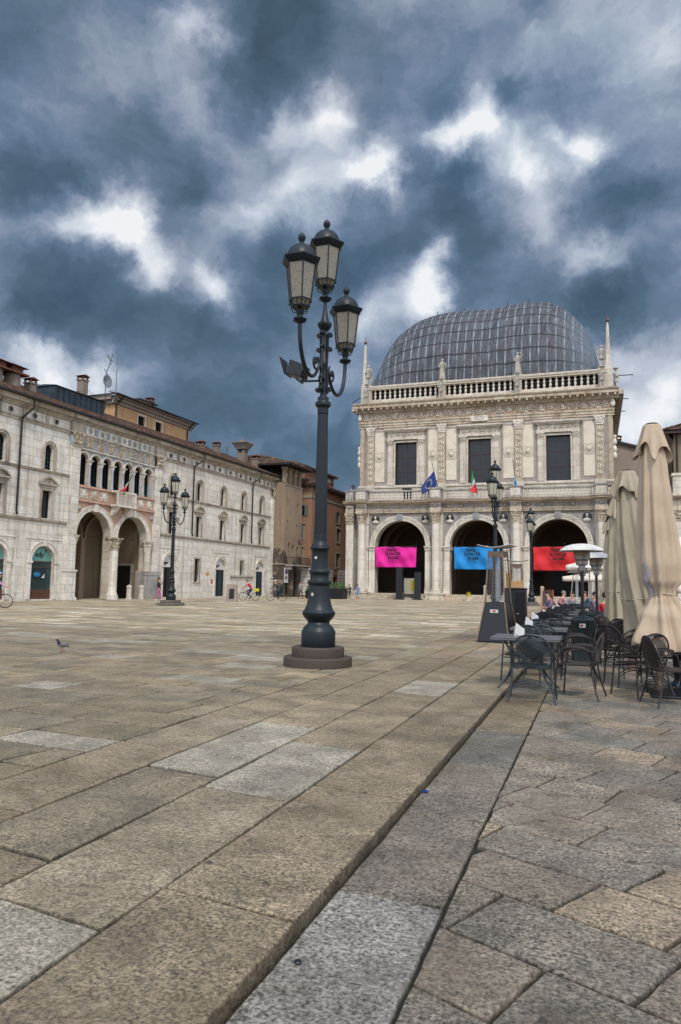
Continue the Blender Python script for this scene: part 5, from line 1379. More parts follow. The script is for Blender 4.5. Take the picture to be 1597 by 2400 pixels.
# gallery parapet with carved shields
mb = MB(); mb.box(-7.5, 1.62, -.22, -.02, 7.25, 7.42); mb.box(-7.5, 1.62, -.12, -.02, 7.42, 8.3); mb.box(-7.5, 1.62, -.24, -.02, 8.3, 8.46)
pp_ = mb.build('gallery_parapet', M['pink'], PA, smooth=False)
mb = MB(); rl = MB()
for i in range(8):
    if i in (3, 4): continue
    x = -7.42 + 1.13 * i + .5 - .05; mb.box(x - .42, x + .42, -.15, -.12, 7.48, 8.25); foliage_relief(rl, x - .38, x + .38, 7.52, 8.22, -.16, 'blob', 0, .03); rl.ell(x, -.17, 7.86, .17, .05, .27, 8, 6)
build_split(mb, 'shield_panel', M['carved'], pp_, gap=.1, smooth=False); build_split(rl, 'shield_relief', M['marble_white'], pp_, gap=.1)
# little balcony
mb = MB(); mb.box(-4.0, -1.62, -.85, -.12, 7.22, 7.36); mb.box(-3.95, -1.66, -.84, -.74, 8.34, 8.46)
mb.box(-3.95, -3.8, -.84, -.7, 7.36, 8.34); mb.box(-1.81, -1.66, -.84, -.7, 7.36, 8.34); mb.box(-3.0, -2.9, -.84, -.74, 7.36, 8.34); mb.box(-3.95, -3.85, -.7, -.12, 8.34, 8.46); mb.box(-1.76, -1.66, -.7, -.12, 8.34, 8.46)
for s in (-3.6, -2.0): mb.add([(s - .2, -.75, 7.22), (s + .2, -.75, 7.22), (s + .2, -.1, 7.22), (s - .2, -.1, 7.22), (s - .15, -.15, 6.5), (s + .15, -.15, 6.5), (s + .15, -.02, 6.5), (s - .15, -.02, 6.5)], [(0, 1, 5, 4), (1, 2, 6, 5), (3, 0, 4, 7), (4, 5, 6, 7)])
bc = mb.build('balcony', M['marble_white'], PA, smooth=False)
mb = MB()
for seg_ in ((-3.8, -3.0), (-2.9, -1.81)):
    nn = int((seg_[1] - seg_[0]) / .14)
    for i in range(nn):
        for j in range(7): x = seg_[0] + (i + .5) * (seg_[1] - seg_[0]) / nn; z = 7.43 + j * .135; mb.arch(x, z, .04, .068, -.80, -.76, 6, 0, 2 * PI)
build_split(mb, 'pierced_screen', M['marble_white'], bc, gap=.03, smooth=False)
# seven-arched gallery
G7 = [-7.0 + 1.3 * i for i in range(7)]
mb = MB(); wall(mb, -7.5, 1.62, 8.46, 11.12, -.02, [(c, .50, 8.47, 10.4, True) for c in G7], .28, 0, 14, 1); mb.build('gallery_arcade', [M['blue_stone'], M['marble']], PA, smooth=False)
for c in G7:
    mb = MB(); mb.arch(c, 10.4, .50, .60, -.07, -.02, 14); mb.arch(c, 10.4, .60, .645, -.11, -.02, 14); mb.build('arch_moulding', M['marble_white'], PA, smooth=False)
for i in range(8):
    c = -7.65 + 1.3 * i; 
    if i == 0: continue
    mb = MB(); mb.lathe([(.17, 8.46), (.17, 8.54), (.15, 8.6), (.115, 8.65), (.105, 10.05)], c, -.02, 0, 12); k = mb.build('gallery_column', M['blue_stone'], PA)
    mb = MB(); mb.lathe([(.11, 10.05), (.14, 10.1), (.13, 10.16), (.2, 10.32), (.24, 10.38)], c, -.02, 0, 10, mod=lambda a, z: 1 + .08 * math.cos(5 * a)); mb.box(c - .22, c + .22, -.24, .2, 10.36, 10.42); mb.build('capital', M['marble_white'], k)
    window_part(PA, G7[i - 1], .55, 8.46, 10.3, .55, True, M['frame_green'], M['glass'], 2, 1, .04)
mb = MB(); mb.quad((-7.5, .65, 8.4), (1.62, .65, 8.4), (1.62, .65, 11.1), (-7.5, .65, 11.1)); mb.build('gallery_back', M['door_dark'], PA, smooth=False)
# panel band and disc frieze above
mb = MB(); mb.box(-7.5, 1.62, -.06, .05, 11.12, 12.3); mb.build('gallery_entablature', M['blue_stone'], PA, smooth=False)
mb = MB(); moulding(mb, -7.5, 1.62, [(0.06, 11.12), (.16, 11.14), (.16, 11.22), (.06, 11.24)]); moulding(mb, -7.5, 1.62, [(.06, 12.16), (.2, 12.2), (.24, 12.3), (.04, 12.32)]); mb.box(-7.5, 1.62, -.1, .05, 12.32, 12.92); mb.build('gallery_frieze', M['palace'], PA, smooth=False)
for i in range(7):
    x = -6.55 + 1.27 * i
    if i == 6: x = .95
    mb = MB(); mb.box(x - .38, x + .38, -.11, -.06, 11.3, 12.1); foliage_relief(mb, x - .34, x + .34, 11.34, 12.06, -.12, 'blob', 0, .035); mb.build('carved_panel', M['carved'], PA)
for i in range(14):
    x = -7.2 + .66 * i
    if i % 2:
        mb = MB(); mb.arch(x, 12.62, .0, .2, -.14, -.1, 14, 0, 2 * PI); mb.ell(x, -.14, 12.62, .13, .05, .13, 8, 5); mb.build('frieze_disc', M['palace_trim'], PA)
    else:
        mb = MB(); mb.box(x - .16, x + .16, -.16, -.1, 12.38, 12.86); mb.build('frieze_bracket', M['blue_stone'], PA, smooth=False)
# downpipes
for (ut, uk) in ((-12.8, -13.2), (8.25, 7.5), (19.6, 18.85)):
    mb = MB(); mb.tube([(ut, -.78, 13.5), (ut, -.72, 12.9), (uk, -.2, 12.2), (uk, -.16, 11.5), (uk, -.16, 5.95), (uk - .12, -.34, 5.72)], .075, 7); mb.build('downpipe', M['dark_metal'], PA)
# roof
mb = MB(); tile_roof(mb, -34, 25.2, -.75, 13.62, 7.5, 16.9, .27, .42); mb.build('tile_roof', M['tile'], PA, colors=True, recalc=False, smooth=False)
mb = MB(); mb.quad((-34, -.8, 13.56), (25.2, -.8, 13.56), (25.2, .2, 13.50), (-34, .2, 13.50)); mb.quad((25.2, -.8, 13.56), (25.2, 7.5, 16.8), (25.2, 7.5, 13), (25.2, 0, 13)); mb.build('eave_soffit', M['dark_metal'], PA, smooth=False)
for (u, z0, z1, w) in ((-8.6, 15.4, 16.55, .62), (-3.1, 16.0, 18.3, .62), (14.8, 15.0, 16.25, .68), (17.95, 15.0, 16.75, .62)): chimney(PA, u, 4, z0, z1, w, M['chim'])
for (u, r) in ((-11.9, .55), (-10.35, .6)):
    mb = MB(); mb.lathe([(r, 14.5), (r * .95, 16.3)], u, 4, 0, 14); o_ = mb.build('round_chimney', M['chim'], PA)
    mb = MB(); mb.box(u - .85, u + .85, 3.2, 4.8, 16.3, 16.42); mb.box(u - .5, u + .5, 3.5, 4.5, 16.42, 16.85); mb.add([(u - .8, 3.2, 16.85), (u + .8, 3.2, 16.85), (u + .8, 4.8, 16.85), (u - .8, 4.8, 16.85), (u, 4, 17.2)], [(0, 1, 4), (1, 2, 4), (2, 3, 4), (3, 0, 4), (0, 3, 2, 1)]); mb.build('chimney_cap', M['brick'], o_, smooth=False)
mb = MB(); mb.tube([(26.3, 4, 14.3), (26.3, 4, 16.1)], .01, 4)
# zinc rooftop box
mb = MB(); mb.box(-6.9, -1.25, 3.2, 6.5, 14.6, 16.38, 0, 0, 0); mb.build('rooftop_box', M['zinc'], PA, smooth=False)
for k in range(9): mb = MB(); x = -6.9 + 5.65 * (k + .5) / 9; mb.box(x - .03, x + .03, 3.14, 3.2, 15.0, 16.3); mb.build('box_seam', M['zinc'], PA, smooth=False)
mb = MB(); mb.add([(-7.05, 3.0, 16.38), (-1.1, 3.0, 16.38), (-1.1, 6.7, 16.38), (-7.05, 6.7, 16.38), (-6.4, 4.8, 16.75), (-1.8, 4.8, 16.75)], [(0, 1, 5, 4), (2, 3, 4, 5), (1, 2, 5), (3, 0, 4), (0, 3, 2, 1)]); mb.build('box_roof', M['zinc'], PA, smooth=False)

# flag on the palace balcony
def flag(label, pole, quad, colors, cat='flag', nx=18, ny=12, amp=.06, group=None, stars=False):
    """pole: two points; quad: hoist top, hoist bottom, fly bottom, fly top"""
    r_ = thing('flag', label, cat, tuple(pole[0]), 0, group); o = Vector(pole[0])
    mb = MB(); mb.tube([(0, 0, 0), tuple(Vector(pole[1]) - o)], .035, 6); mb.build('pole', M['dark_metal'], r_)
    Q = [Vector(q) - o for q in quad]
    def fn(u, v):
        p = Q[0].lerp(Q[3], u).lerp(Q[1].lerp(Q[2], u), v); w = math.sin(u * 9 + v * 3) * amp * min(1, u * 3 + .1); return (p.x + .3 * w, p.y + w * 1.4, p.z + .4 * w)
    k0 = 0
    for ci, (frac, cm) in enumerate(colors):
        mb = MB(); mb.grid(lambda u, v: fn(k0 + (frac - k0) * u, v), max(3, int(nx * (frac - k0))), ny); mb.build('cloth' if len(colors) == 1 else 'stripe', cm, r_, thick=.01); k0 = frac
    if stars:
        mb = MB()
        for k in range(12):
            a = 2 * PI * k / 12; cu_, cv = .5 + .24 * math.cos(a), .5 + .30 * math.sin(a); pts = []
            for q in range(10):
                rr = .048 if q % 2 == 0 else .02; b_ = PI / 2 + q * PI / 5; pp2 = fn(cu_ + rr * math.cos(b_), cv - rr * 1.3 * math.sin(b_)); pts.append((pp2[0], pp2[1] - .03, pp2[2]))
            mb.add(pts, [tuple(range(10))])
        mb.build('star_ring', cloth('yellow_star', '#c9b23a'), r_, smooth=False)
    return r_


GF = 'flags on the balcony of the hall'
fy = 79.0
A_ = lambda x, y, Y=79.0: at(x, y, Y)
flag('dark blue flag with a ring of yellow stars, on the hall balcony', [A_(1027, 1146), A_(1012.5, 1082)], [A_(1017, 1104), A_(1024, 1138), A_(992, 1158), A_(987, 1141)], [(1.0, cloth('eu_blue', '#182f6e'))], stars=True, group=GF)
f2 = flag('green, white and red flag drooping on the hall balcony', [A_(1120, 1161), A_(1104, 1078)], [A_(1107, 1098), A_(1105, 1130), A_(1104, 1153), A_(1120, 1156)], [(.40, cloth('flag_green', '#1d7a42')), (.62, M['napkin']), (1.0, cloth('flag_red', '#c22630'))], group=GF, amp=.05)
for c_ in kids(f2):
    pass
flag('light blue and white flag drooping on the hall balcony', [A_(1213, 1160), A_(1202, 1075)], [A_(1205, 1098), A_(1206, 1122), A_(1203, 1162), A_(1212, 1140)], [(.34, M['napkin']), (1.0, cloth('flag_sky', '#1f8fc4'))], group=GF, amp=.05)
def pl_at(px, py, off):
    d = ray(px, py); n = Vector((math.sin(PRZ), -math.cos(PRZ), 0)); p0 = Vector(PO) + n * off; t_ = (p0 - CAMP).dot(n) / d.dot(n); return CAMP + d * t_
flag('small green, white and red flag hanging from the palace gallery', [pl_at(290, 1160, .9), pl_at(311, 1112, 1.6)], [pl_at(309, 1116, 1.6), pl_at(302, 1133, 1.3), pl_at(281, 1152, 1.3), pl_at(293, 1152, 1.3)], [(.30, cloth('flag_green', '#1d7a42')), (.60, M['napkin']), (1.0, cloth('flag_red', '#c22630'))], amp=.04)

# ================================================================== other buildings on the left
def local_building(name, label, rz=PRZ, org=PO): return thing(name, label, 'house', org, rz)


OC = local_building('ochre_house', 'ochre plastered attic house rising behind the palace roof')
mb = MB(); wall(mb, 4.6, 17.0, 12, 18.35, 7, [(8.65, .52, 16.35, 17.7, False), (11.45, .55, 16.35, 17.7, False)], .3); mb.quad((4.6, 7, 12), (4.6, 11.6, 12), (4.6, 11.6, 18.35), (4.6, 7, 18.35)); mb.quad((17, 7, 12), (17, 14, 12), (17, 14, 18.35), (17, 7, 18.35)); mb.build('wall', M['ochre'], OC, smooth=False)
for c in (8.65, 11.45):
    mb = MB(); mb.box(c - .72, c - .52, 6.95, 7.0, 16.15, 17.9); mb.box(c + .52, c + .72, 6.95, 7.0, 16.15, 17.9); mb.box(c - .52, c + .52, 6.95, 7.0, 17.7, 17.9); mb.build('window_surround', M['marble'], OC, smooth=False)
    window_part(OC, c, .52, 16.35, 17.7, 7.2, False, M['dark_metal'], M['glass'], 5, 4, .04)
mb = MB(); mb.box(4.52, 4.6, 9.3, 10.3, 16.9, 18.0); mb.build('side_window', M['glass'], OC, smooth=False)
mb = MB(); moulding(mb, 4.2, 17.4, [(-7, 18.0), (-6.85, 18.05), (-6.8, 18.25), (-6.6, 18.35), (-6.55, 18.5), (-6.3, 18.62), (-6.3, 18.72), (-7, 18.74)]); mb.box(4.0, 4.6, 7.0, 11.8, 18.35, 18.72); mb.box(4.35, 4.6, 7.0, 11.8, 18.0, 18.35); mb.build('cornice', M['gable'], OC, smooth=False)
mb = MB(); mb.tube([(3.9, 11.9, 18.78), (3.9, 6.15, 18.78), (17.5, 6.15, 18.78)], .09, 6); mb.tube([(4.9, 6.2, 18.7), (4.75, 6.9, 18.0), (4.75, 6.9, 15)], .07, 6); mb.tube([(16.7, 6.2, 18.7), (16.6, 6.9, 18.0), (16.6, 6.9, 15)], .07, 6); build_split(mb, 'gutter', M['dark_metal'], OC)
mb = MB(); tile_roof(mb, 3.9, 17.5, 6.2, 18.75, 10, 20.1, .27, .42, 3.8, 3.8); mb.quad((3.9, 6.2, 18.75), (3.9, 12, 18.75), (7.7, 10, 20.1), (7.7, 10, 20.1)); mb.build('tile_roof', M['tile'], OC, colors=True, recalc=False, smooth=False)
mb = MB(); mb.box(9.0, 11.6, 7.6, 9.8, 18.8, 19.55); mb.build('roof_hatch', M['ochre'], OC, smooth=False); mb = MB(); mb.box(8.8, 11.8, 7.4, 10, 19.55, 19.68); mb.build('hatch_roof', M['zinc'], OC, smooth=False)
chimney(OC, 11.1, 7.9, 19.6, 20.3, .6, M['brick'])
LH = local_building('low_back_house', 'narrow ochre house with a moulded eave seen between chimneys, right of the attic house')
mb = MB(); mb.box(17.1, 20.0, 7, 12, 12, 16.2); mb.build('wall', M['ochre'], LH, smooth=False); mb = MB(); mb.box(17.0, 20.3, 6.7, 7, 16.2, 16.55); mb.build('cornice', M['gable'], LH, smooth=False); mb = MB(); tile_roof(mb, 17, 20.4, 6.5, 16.6, 10, 17.7, .27, .42); mb.build('tile_roof', M['tile'], LH, colors=True, recalc=False, smooth=False)
# dish and aerials (local palace frame)
ae = thing('satellite_dish', 'round grey satellite dish on a leaning mast above the palace roof', 'satellite dish', PO, PRZ)
mb = MB(); mb.tube([(-.3, 4, 16), (-.3, 4, 19.3), (.1, 4, 20.2), (.4, 4, 21.2)], .035, 5)
for (a, b_) in (((-.6, 19.6), (.15, 19.0)), ((-.45, 20.8), (.5, 20.5)), ((-.2, 21.0), (.3, 20.2))): mb.tube([(a[0], 4, a[1]), (b_[0], 4, b_[1])], .022, 4)
mb.build('mast', M['dark_metal'], ae)
mb = MB(); mb.lathe([(.01, .12), (.25, .09), (.45, .03), (.56, -.03)], 0, 0, 0, 24, cap=False); mb.v = [(-.3 + a, 3.85 + c_, 18.55 + b_) for a, b_, c_ in mb.v]; mb.build('dish', m_plain('grey_dish', '#6c7176', .5, .15, 4), ae, thick=.02)
a2_ = thing('aerial_rod', 'thin vertical aerial rod beside the satellite dish', 'aerial', PO, PRZ); mb = MB(); mb.tube([(1.05, 4, 17), (1.05, 4, 19.8), (1.05, 4, 21)], [.035, .025, .01], 5); mb.build('rod', M['dark_metal'], a2_)
a3 = thing('tv_aerial', 'small comb-shaped television aerial right of the two brick chimneys', 'aerial', PO, PRZ); mb = MB(); mb.tube([(20.15, 4, 14.8), (20.15, 4, 16.8)], .025, 5)
for k, w in enumerate((.5, .35, .45, .3)): mb.tube([(20.15 - w, 4, 16.6 - k * .28), (20.15 + w, 4, 16.6 - k * .28)], .015, 4)
mb.build('mast', M['dark_metal'], a3)
wr = MB(); wr.tube([(-9.9 + 6.6 * i / 14, 4, 16.6 + .3 * (i / 14) - .5 * math.sin(PI * i / 14)) for i in range(15)], .018, 4); wr.tube([(-2.8 + 2.4 * i / 8, 4, 17.4 - .9 * (i / 8)) for i in range(9)], .015, 4)
o_ = wr.build('roof_cable', M['dark_metal']); o_.location = PO; o_.rotation_euler = (0, 0, PRZ); tag(o_, 'thin cable sagging between the chimneys above the palace roof', 'cable')
# plastered tower
TW = local_building('tower_house', 'worn beige plaster tower house with an open pillared loft under a dark-eaved tile roof', PRZ, PO)
OF = -1.5
mb = MB(); wall(mb, 23.9, 28.6, 0, 12.75, OF, [(24.75, .16, 10.3, 11.15, False), (27.3, .16, 9.9, 10.8, False), (24.75, .16, 7.6, 8.7, False), (27.3, .16, 7.2, 8.4, False), (25.3, .30, 4.6, 5.9, True), (26.3, .28, 4.6, 5.7, True), (27.6, .28, 4.5, 5.6, True), (25.1, .5, .0, 2.9, False), (27.2, .5, .0, 2.7, True)], .3)
mb.quad((23.9, OF, 0), (23.9, 9, 0), (23.9, 9, 13.0), (23.9, OF, 13.0)); mb.quad((28.6, OF, 0), (28.6, 6, 0), (28.6, 6, 12.8), (28.6, OF, 12.8)); mb.quad((23.9, OF, 12.76), (28.6, OF, 12.76), (28.6, 9, 12.76), (23.9, 9, 12.76)); mb.build('wall', M['tower'], TW, smooth=False)
mb = MB(); mb.quad((23.95, OF + .35, 0), (28.6, OF + .35, 0), (28.6, OF + .35, 12), (23.95, OF + .35, 12)); mb.build('dark_opening', M['door_dark'], TW, smooth=False)
mb = MB(); mb.box(23.8, 28.7, OF - .1, OF, 3.6, 3.78); mb.box(23.8, 23.9, OF, 3, 3.6, 3.78); mb.box(23.82, 28.7, OF - .06, OF, 12.7, 12.86); mb.build('string_course', M['gable'], TW, smooth=False)
for (x, y) in ((24.1, OF + .2), (25.4, OF + .2), (26.7, OF + .2), (28.0, OF + .2), (24.1, 2.6), (24.1, 5.2)):
    mb = MB(); mb.box(x - .2, x + .2, y - .2, y + .2, 12.86, 14.5, 0); mb.box(x - .32, x + .32, y - .3, y + .3, 14.5, 14.75); mb.build('loft_pillar', M['tower'], TW, smooth=False)
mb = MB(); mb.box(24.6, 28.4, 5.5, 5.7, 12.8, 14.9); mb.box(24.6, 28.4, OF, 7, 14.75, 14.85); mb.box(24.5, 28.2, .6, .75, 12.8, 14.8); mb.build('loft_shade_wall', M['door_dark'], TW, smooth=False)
mb = MB(); x0, x1, y0, y1, ze, zr = 22.9, 29.4, -2.6, 10, 14.85, 16.7; cx, cy = 26.2, 3.5
mb.add([(x0, y0, ze), (x1, y0, ze), (x1, y1, ze), (x0, y1, ze)], [(0, 1, 2, 3)]); mb.add([(x0, y0, ze), (x1, y0, ze), (x1, y1, ze), (x0, y1, ze), (x0, y0, ze + .14), (x1, y0, ze + .14), (x1, y1, ze + .14), (x0, y1, ze + .14)], [(0, 1, 5, 4), (1, 2, 6, 5), (2, 3, 7, 6), (3, 0, 4, 7)]); mb.build('eave', M['dark_metal'], TW, smooth=False)
mb = MB(); tile_roof(mb, x0, x1, y0, ze + .14, cy, zr, .26, .42, 3.2, 3.1); k = len(mb.v)
mb2 = MB(); tile_roof(mb2, -y1, -y0, 0, ze + .14, 3.3, zr, .26, .42, 6, 6); mb2.v = [(x0 + b_, -a, c_) for a, b_, c_ in mb2.v]
tr_ = mb.build('tile_roof', M['tile'], TW, colors=True, recalc=False, smooth=False); mb2.build('tile_roof', M['tile'], TW, colors=True, recalc=False, smooth=False)
# big corbelled chimney and small one in front
mb = MB(); x, y = 23.6, 4.0; mb.box(x - .45, x + .45, y - .45, y + .45, 15.2, 16.5); mb.box(x - .62, x + .62, y - .62, y + .62, 16.95, 17.05); mb.box(x - .62, x + .62, y - .62, y + .62, 17.05, 17.6, 0, -.28, -.28); mb.box(x - .98, x + .98, y - .98, y + .98, 17.6, 17.72); mb.box(x - .3, x + .3, y - .3, y + .3, 17.72, 18.1, 0, .15, .15)
for a in (-.4, 0, .4):
    for b_ in (-.4, .4): mb.box(x + a - .07, x + a + .07, y + b_ - .07, y + b_ + .07, 16.5, 16.95)
mb.build('corbelled_chimney', M['chim'], TW, smooth=False)
chimney(TW, 23.0, 1.9, 14.6, 16.05, .7, M['chim'])
# iron balcony
mb = MB(); mb.box(24.2, 29.2, OF - 1.0, OF, 3.5, 3.64); mb.box(24.4, 24.6, OF - .8, OF, 3.1, 3.5); mb.box(27.4, 27.6, OF - .8, OF, 3.1, 3.5); b_ = mb.build('balcony_slab', M['marble_grey'], TW, smooth=False)
mb = MB(); mb.tube([(24.25, OF, 4.5), (24.25, OF - .95, 4.5), (29.15, OF - .95, 4.5), (29.15, OF, 4.5)], .03, 5)
for k in range(34): x = 24.25 + 4.9 * k / 33; mb.tube([(x, OF - .95, 3.64), (x, OF - 1.1, 3.85), (x, OF - .97, 4.15), (x, OF - .95, 4.5)], .014, 4)
for k in range(7): mb.tube([(24.25, OF - .95 * k / 7, 3.64), (24.25, OF - .95 * k / 7, 4.5)], .014, 4)
mb.build('iron_railing', M['dark_metal'], b_)
# sign board on the tower corner
sb = thing('street_sign', 'white parking-rule sign board mounted on the corner of the tower house', 'sign', PO, PRZ)
mb = MB(); mb.box(23.98, 25.0, OF - .12, OF - .08, 1.6, 3.3); mb.build('board', M['white_sign'], sb, smooth=False); mb = MB(); mb.box(24.2, 24.8, OF - .13, OF - .122, 2.6, 3.1); mb.build('symbol', cloth('purple_print', '#4a2f5e'), sb, smooth=False); mb = MB(); mb.box(24.2, 24.4, OF - .13, OF - .122, 2.0, 2.35); mb.box(24.55, 24.75, OF - .13, OF - .122, 2.0, 2.35); mb.build('symbol', M['black_ink'], sb, smooth=False)
# orange corner building
OB = thing('orange_corner_house', 'tall orange plaster corner house with shutters and a tiled attic, behind the near lamp', 'house', (-31.7, 80, 0), PRZ)
SH = 1.069
def sz(z): return (z - 1.4) * SH + 1.4
mb = MB(); RW = [(7.9 * SH, .6, sz(8.9) , sz(10.2), False), (3.2 * SH, .6, sz(8.9), sz(10.2), False)] + [(7.9 * SH, .55, sz(a), sz(b2_), False) for a, b2_ in ((6.6, 8.1), (3.6, 5.1))] + [(3.2 * SH, .55, sz(a), sz(b2_), False) for a, b2_ in ((6.6, 8.1), (3.6, 5.1))] + [(7.3 * SH, .75, 0, 1.9, True)]
wall(mb, 0, 14, 0, 13.2, 0, RW + [(8.6, .35, sz(11.8), sz(12.3), False)], .3)
mb.quad((0, 0, 0), (0, 12, 0), (0, 12, 13.2), (0, 0, 13.2)); mb.build('wall', M['orange'], OB, smooth=False)
for (x, hf, zb, zs, ar) in RW:
    if ar: continue
    window_part(OB, x, hf, zb, zs, .25, False, M['shutter'], M['glass'], 2, 2, .06)
    mb = MB(); mb.box(x - hf - .12, x + hf + .12, -.12, 0, zb - .14, zb)
    if zb < 8.5: mb.box(x - hf - .2, x + hf + .2, -.2, 0, zs + .12, zs + .26); mb.box(x - hf - .12, x - hf, -.05, 0, zb, zs + .12); mb.box(x + hf, x + hf + .12, -.05, 0, zb, zs + .12)
    mb.build('window_surround', M['gable'], OB, smooth=False)
    for s in (-1, 1):
        mb = MB(); x0, x1 = sorted((x + s * hf, x + s * (hf + (.42 if zb > 8.5 else -.34)))); mb.box(x0, x1, -.09 if zb > 8.5 else .1, -.04 if zb > 8.5 else .15, zb, zs)
        for k in range(12): z = zb + (zs - zb) * (k + .5) / 12; mb.box(x0 + .03, x1 - .03, -.115 if zb > 8.5 else .07, -.09 if zb > 8.5 else .1, z - .02, z + .02)
        mb.build('shutter', M['shutter'], OB, smooth=False)
# windows on the side face (towards the viewer), built in the same frame at x=0
for (y, zb, zs, op) in ((1.4, sz(9.1), sz(10.3), 1), (1.5, sz(6.5), sz(8.0), 0), (1.6, sz(3.9), sz(5.4), 0), (4.4, sz(9.1), sz(10.3), 1)):
    mb = MB(); mb.box(-.06, 0, y - .6, y + .6, zb - .1, zs + .12); f_ = mb.build('window_surround', M['gable'], OB, smooth=False)
    mb = MB(); mb.box(-.09, -.06, y - .48, y + .48, zb, zs); mb.build('pane' if op else 'closed_shutter', M['glass'] if op else M['shutter'], f_, smooth=False)
    mb = MB(); mb.box(-.26, 0, y - .75, y + .75, zs + .2, zs + .34)
    if not op: mb.build('window_hood', M['gable'], OB, smooth=False)
    if op:
        mb = MB(); mb.box(-.14, -.08, y - .95, y - .5, zb, zs); mb.build('shutter', M['shutter'], OB, smooth=False)
mb = MB(); mb.box(-.1, 14, -.1, 0, sz(11.1), sz(11.4)); mb.box(-.1, 0, -.1, 12, sz(11.1), sz(11.4)); mb.box(-.08, 14, -.08, 0, sz(3.3), sz(3.48)); mb.box(-.08, 0, -.08, 12, sz(3.3), sz(3.48)); mb.build('string_course', M['gable'], OB, smooth=False)
mb = MB()
for k in range(9): z = .2 + k * .36; mb.box(-.05, 6.9, -.05, 0, z, z + .3); mb.box(8.7, 14, -.05, 0, z, z + .3); mb.box(-.05, 0, 0, 9, z, z + .3)
mb.build('rusticated_base', M['palace'], OB, smooth=False)
mb = MB(); mb.box(6.95, 8.7, .3, .4, 0, 3.0); mb.build('gate', M['door_dark'], OB, smooth=False)
mb = MB(); mb.box(-.6, 14, -.7, 0, 13.2, 13.36); mb.box(-.6, 0, 0, 12, 13.2, 13.36)
for k in range(24): mb.box(.2 + k * .6, .34 + k * .6, -.6, 0, 12.98, 13.2)
for k in range(18): mb.box(-.5, 0, .2 + k * .6, .34 + k * .6, 12.98, 13.2)
mb.build('eave', M['frame_brown'], OB, smooth=False)
mb = MB(); tile_roof(mb, -.6, 14, -.7, 13.4, 4.2, 15.0, .27, .42, 3); mb2 = MB(); tile_roof(mb2, -12, .7, 0, 13.4, 3.0, 15.0, .27, .42, 0, 3.5); mb2.v = [(-.6 + b_, -a, c_) for a, b_, c_ in mb2.v]
mb.build('tile_roof', M['tile'], OB, colors=True, recalc=False, smooth=False); mb2.build('tile_roof', M['tile'], OB, colors=True, recalc=False, smooth=False)
mb = MB(); mb.box(1.2, 10.5, 1.6, 8, 14.0, 15.6); mb.build('attic', M['orange'], OB, smooth=False); mb = MB(); mb.box(.7, 11, 1.1, 8.5, 15.6, 15.72); mb.build('attic_eave', M['frame_brown'], OB, smooth=False)
mb = MB(); tile_roof(mb, .7, 11, 1.1, 15.74, 4.5, 16.9, .27, .42, 2.5, 2.5); mb2 = MB(); tile_roof(mb2, -8.5, -1.1, 0, 15.74, 2.5, 16.9, .27, .42, 2, 3.4); mb2.v = [(.7 + b_, -a, c_) for a, b_, c_ in mb2.v]; mb.build('attic_roof', M['tile'], OB, colors=True, recalc=False, smooth=False); mb2.build('attic_roof', M['tile'], OB, colors=True, recalc=False, smooth=False)
for k, y in enumerate((2.1, 3.3)): mb = MB(); mb.box(1.0, 1.2, y, y + .8, 14.55, 15.25); mb.build('air_conditioner', M['white_sign'], OB, smooth=False, bevel=.03)
mb = MB(); mb.box(8.2, 9.4, 1.5, 1.6, 14.8, 15.3); mb.build('attic_window', M['white_sign'], OB, smooth=False)
# loudspeaker on the corner of the hall
sp_ = thing('horn_loudspeaker', 'round grey horn loudspeaker on the left corner of the hall balcony', 'loudspeaker', at(827, 1143, 79.6))
mb = MB(); mb.lathe([(.38, 0), (.33, .03), (.16, .18), (.08, .3), (.07, .42)], 0, 0, 0, 20, cap=False); mb.v = [(a, c_, b_) for a, b_, c_ in mb.v]; mb.ell(0, .1, 0, .07, .12, .07); mb.build('horn', m_plain('grey_enamel', '#5a6470', .4, .2, 5), sp_, thick=.015)
mb = MB(); mb.tube([(0, .3, 0), (.05, .35, -.7)], .03, 5); mb.build('bracket', M['dark_metal'], sp_)
# ================================================================== right side
GB = thing('gabled_wall_house', 'plain grey-brown house with a sloping dark verge, right behind the hall', 'house', (0, 88, 0))
mb = MB(); mb.add([(1.5, 0, 0), (16, 0, 0), (16, 0, 14.2), (1.5, 0, 18.6), (1.5, 14, 0), (16, 14, 0), (16, 14, 14.2), (1.5, 14, 18.6)], [(0, 1, 2, 3), (1, 5, 6, 2), (0, 3, 7, 4), (5, 4, 7, 6)]); mb.build('wall', M['gable'], GB, smooth=False)
mb = MB(); mb.add([(1.2, -.35, 18.65), (16.3, -.35, 14.05), (16.3, -.35, 14.35), (1.2, -.35, 18.95), (1.2, 14, 18.65), (16.3, 14, 14.05), (16.3, 14, 14.35), (1.2, 14, 18.95)], [(0, 1, 2, 3), (3, 2, 6, 7), (0, 3, 7, 4), (1, 5, 6, 2), (0, 4, 5, 1)]); mb.build('roof', M['dark_metal'], GB, smooth=False)
window_part(GB, 3.62, .66, 13.35, 14.25, -.03, False, M['frame_brown'], M['glass_blue'], 2, 1, .06)
chimney(GB, 2.9, 1, 18.2, 19.3, .5, M['brick'])
RB = thing('right_house', 'beige house at the right edge with dark eaves, above a white stone balcony', 'house', (6.45, 66, 0))
mb = MB(); mb.add([(0, 0, 0), (18, 0, 0), (18, 0, 14.6), (0, 0, 14.6), (0, 9.4, 0), (18, 9.4, 0), (18, 9.4, 14.6), (0, 9.4, 14.6)], [(0, 1, 2, 3), (4, 0, 3, 7), (5, 4, 7, 6)]); mb.build('wall', M['rightwall'], RB, smooth=False)
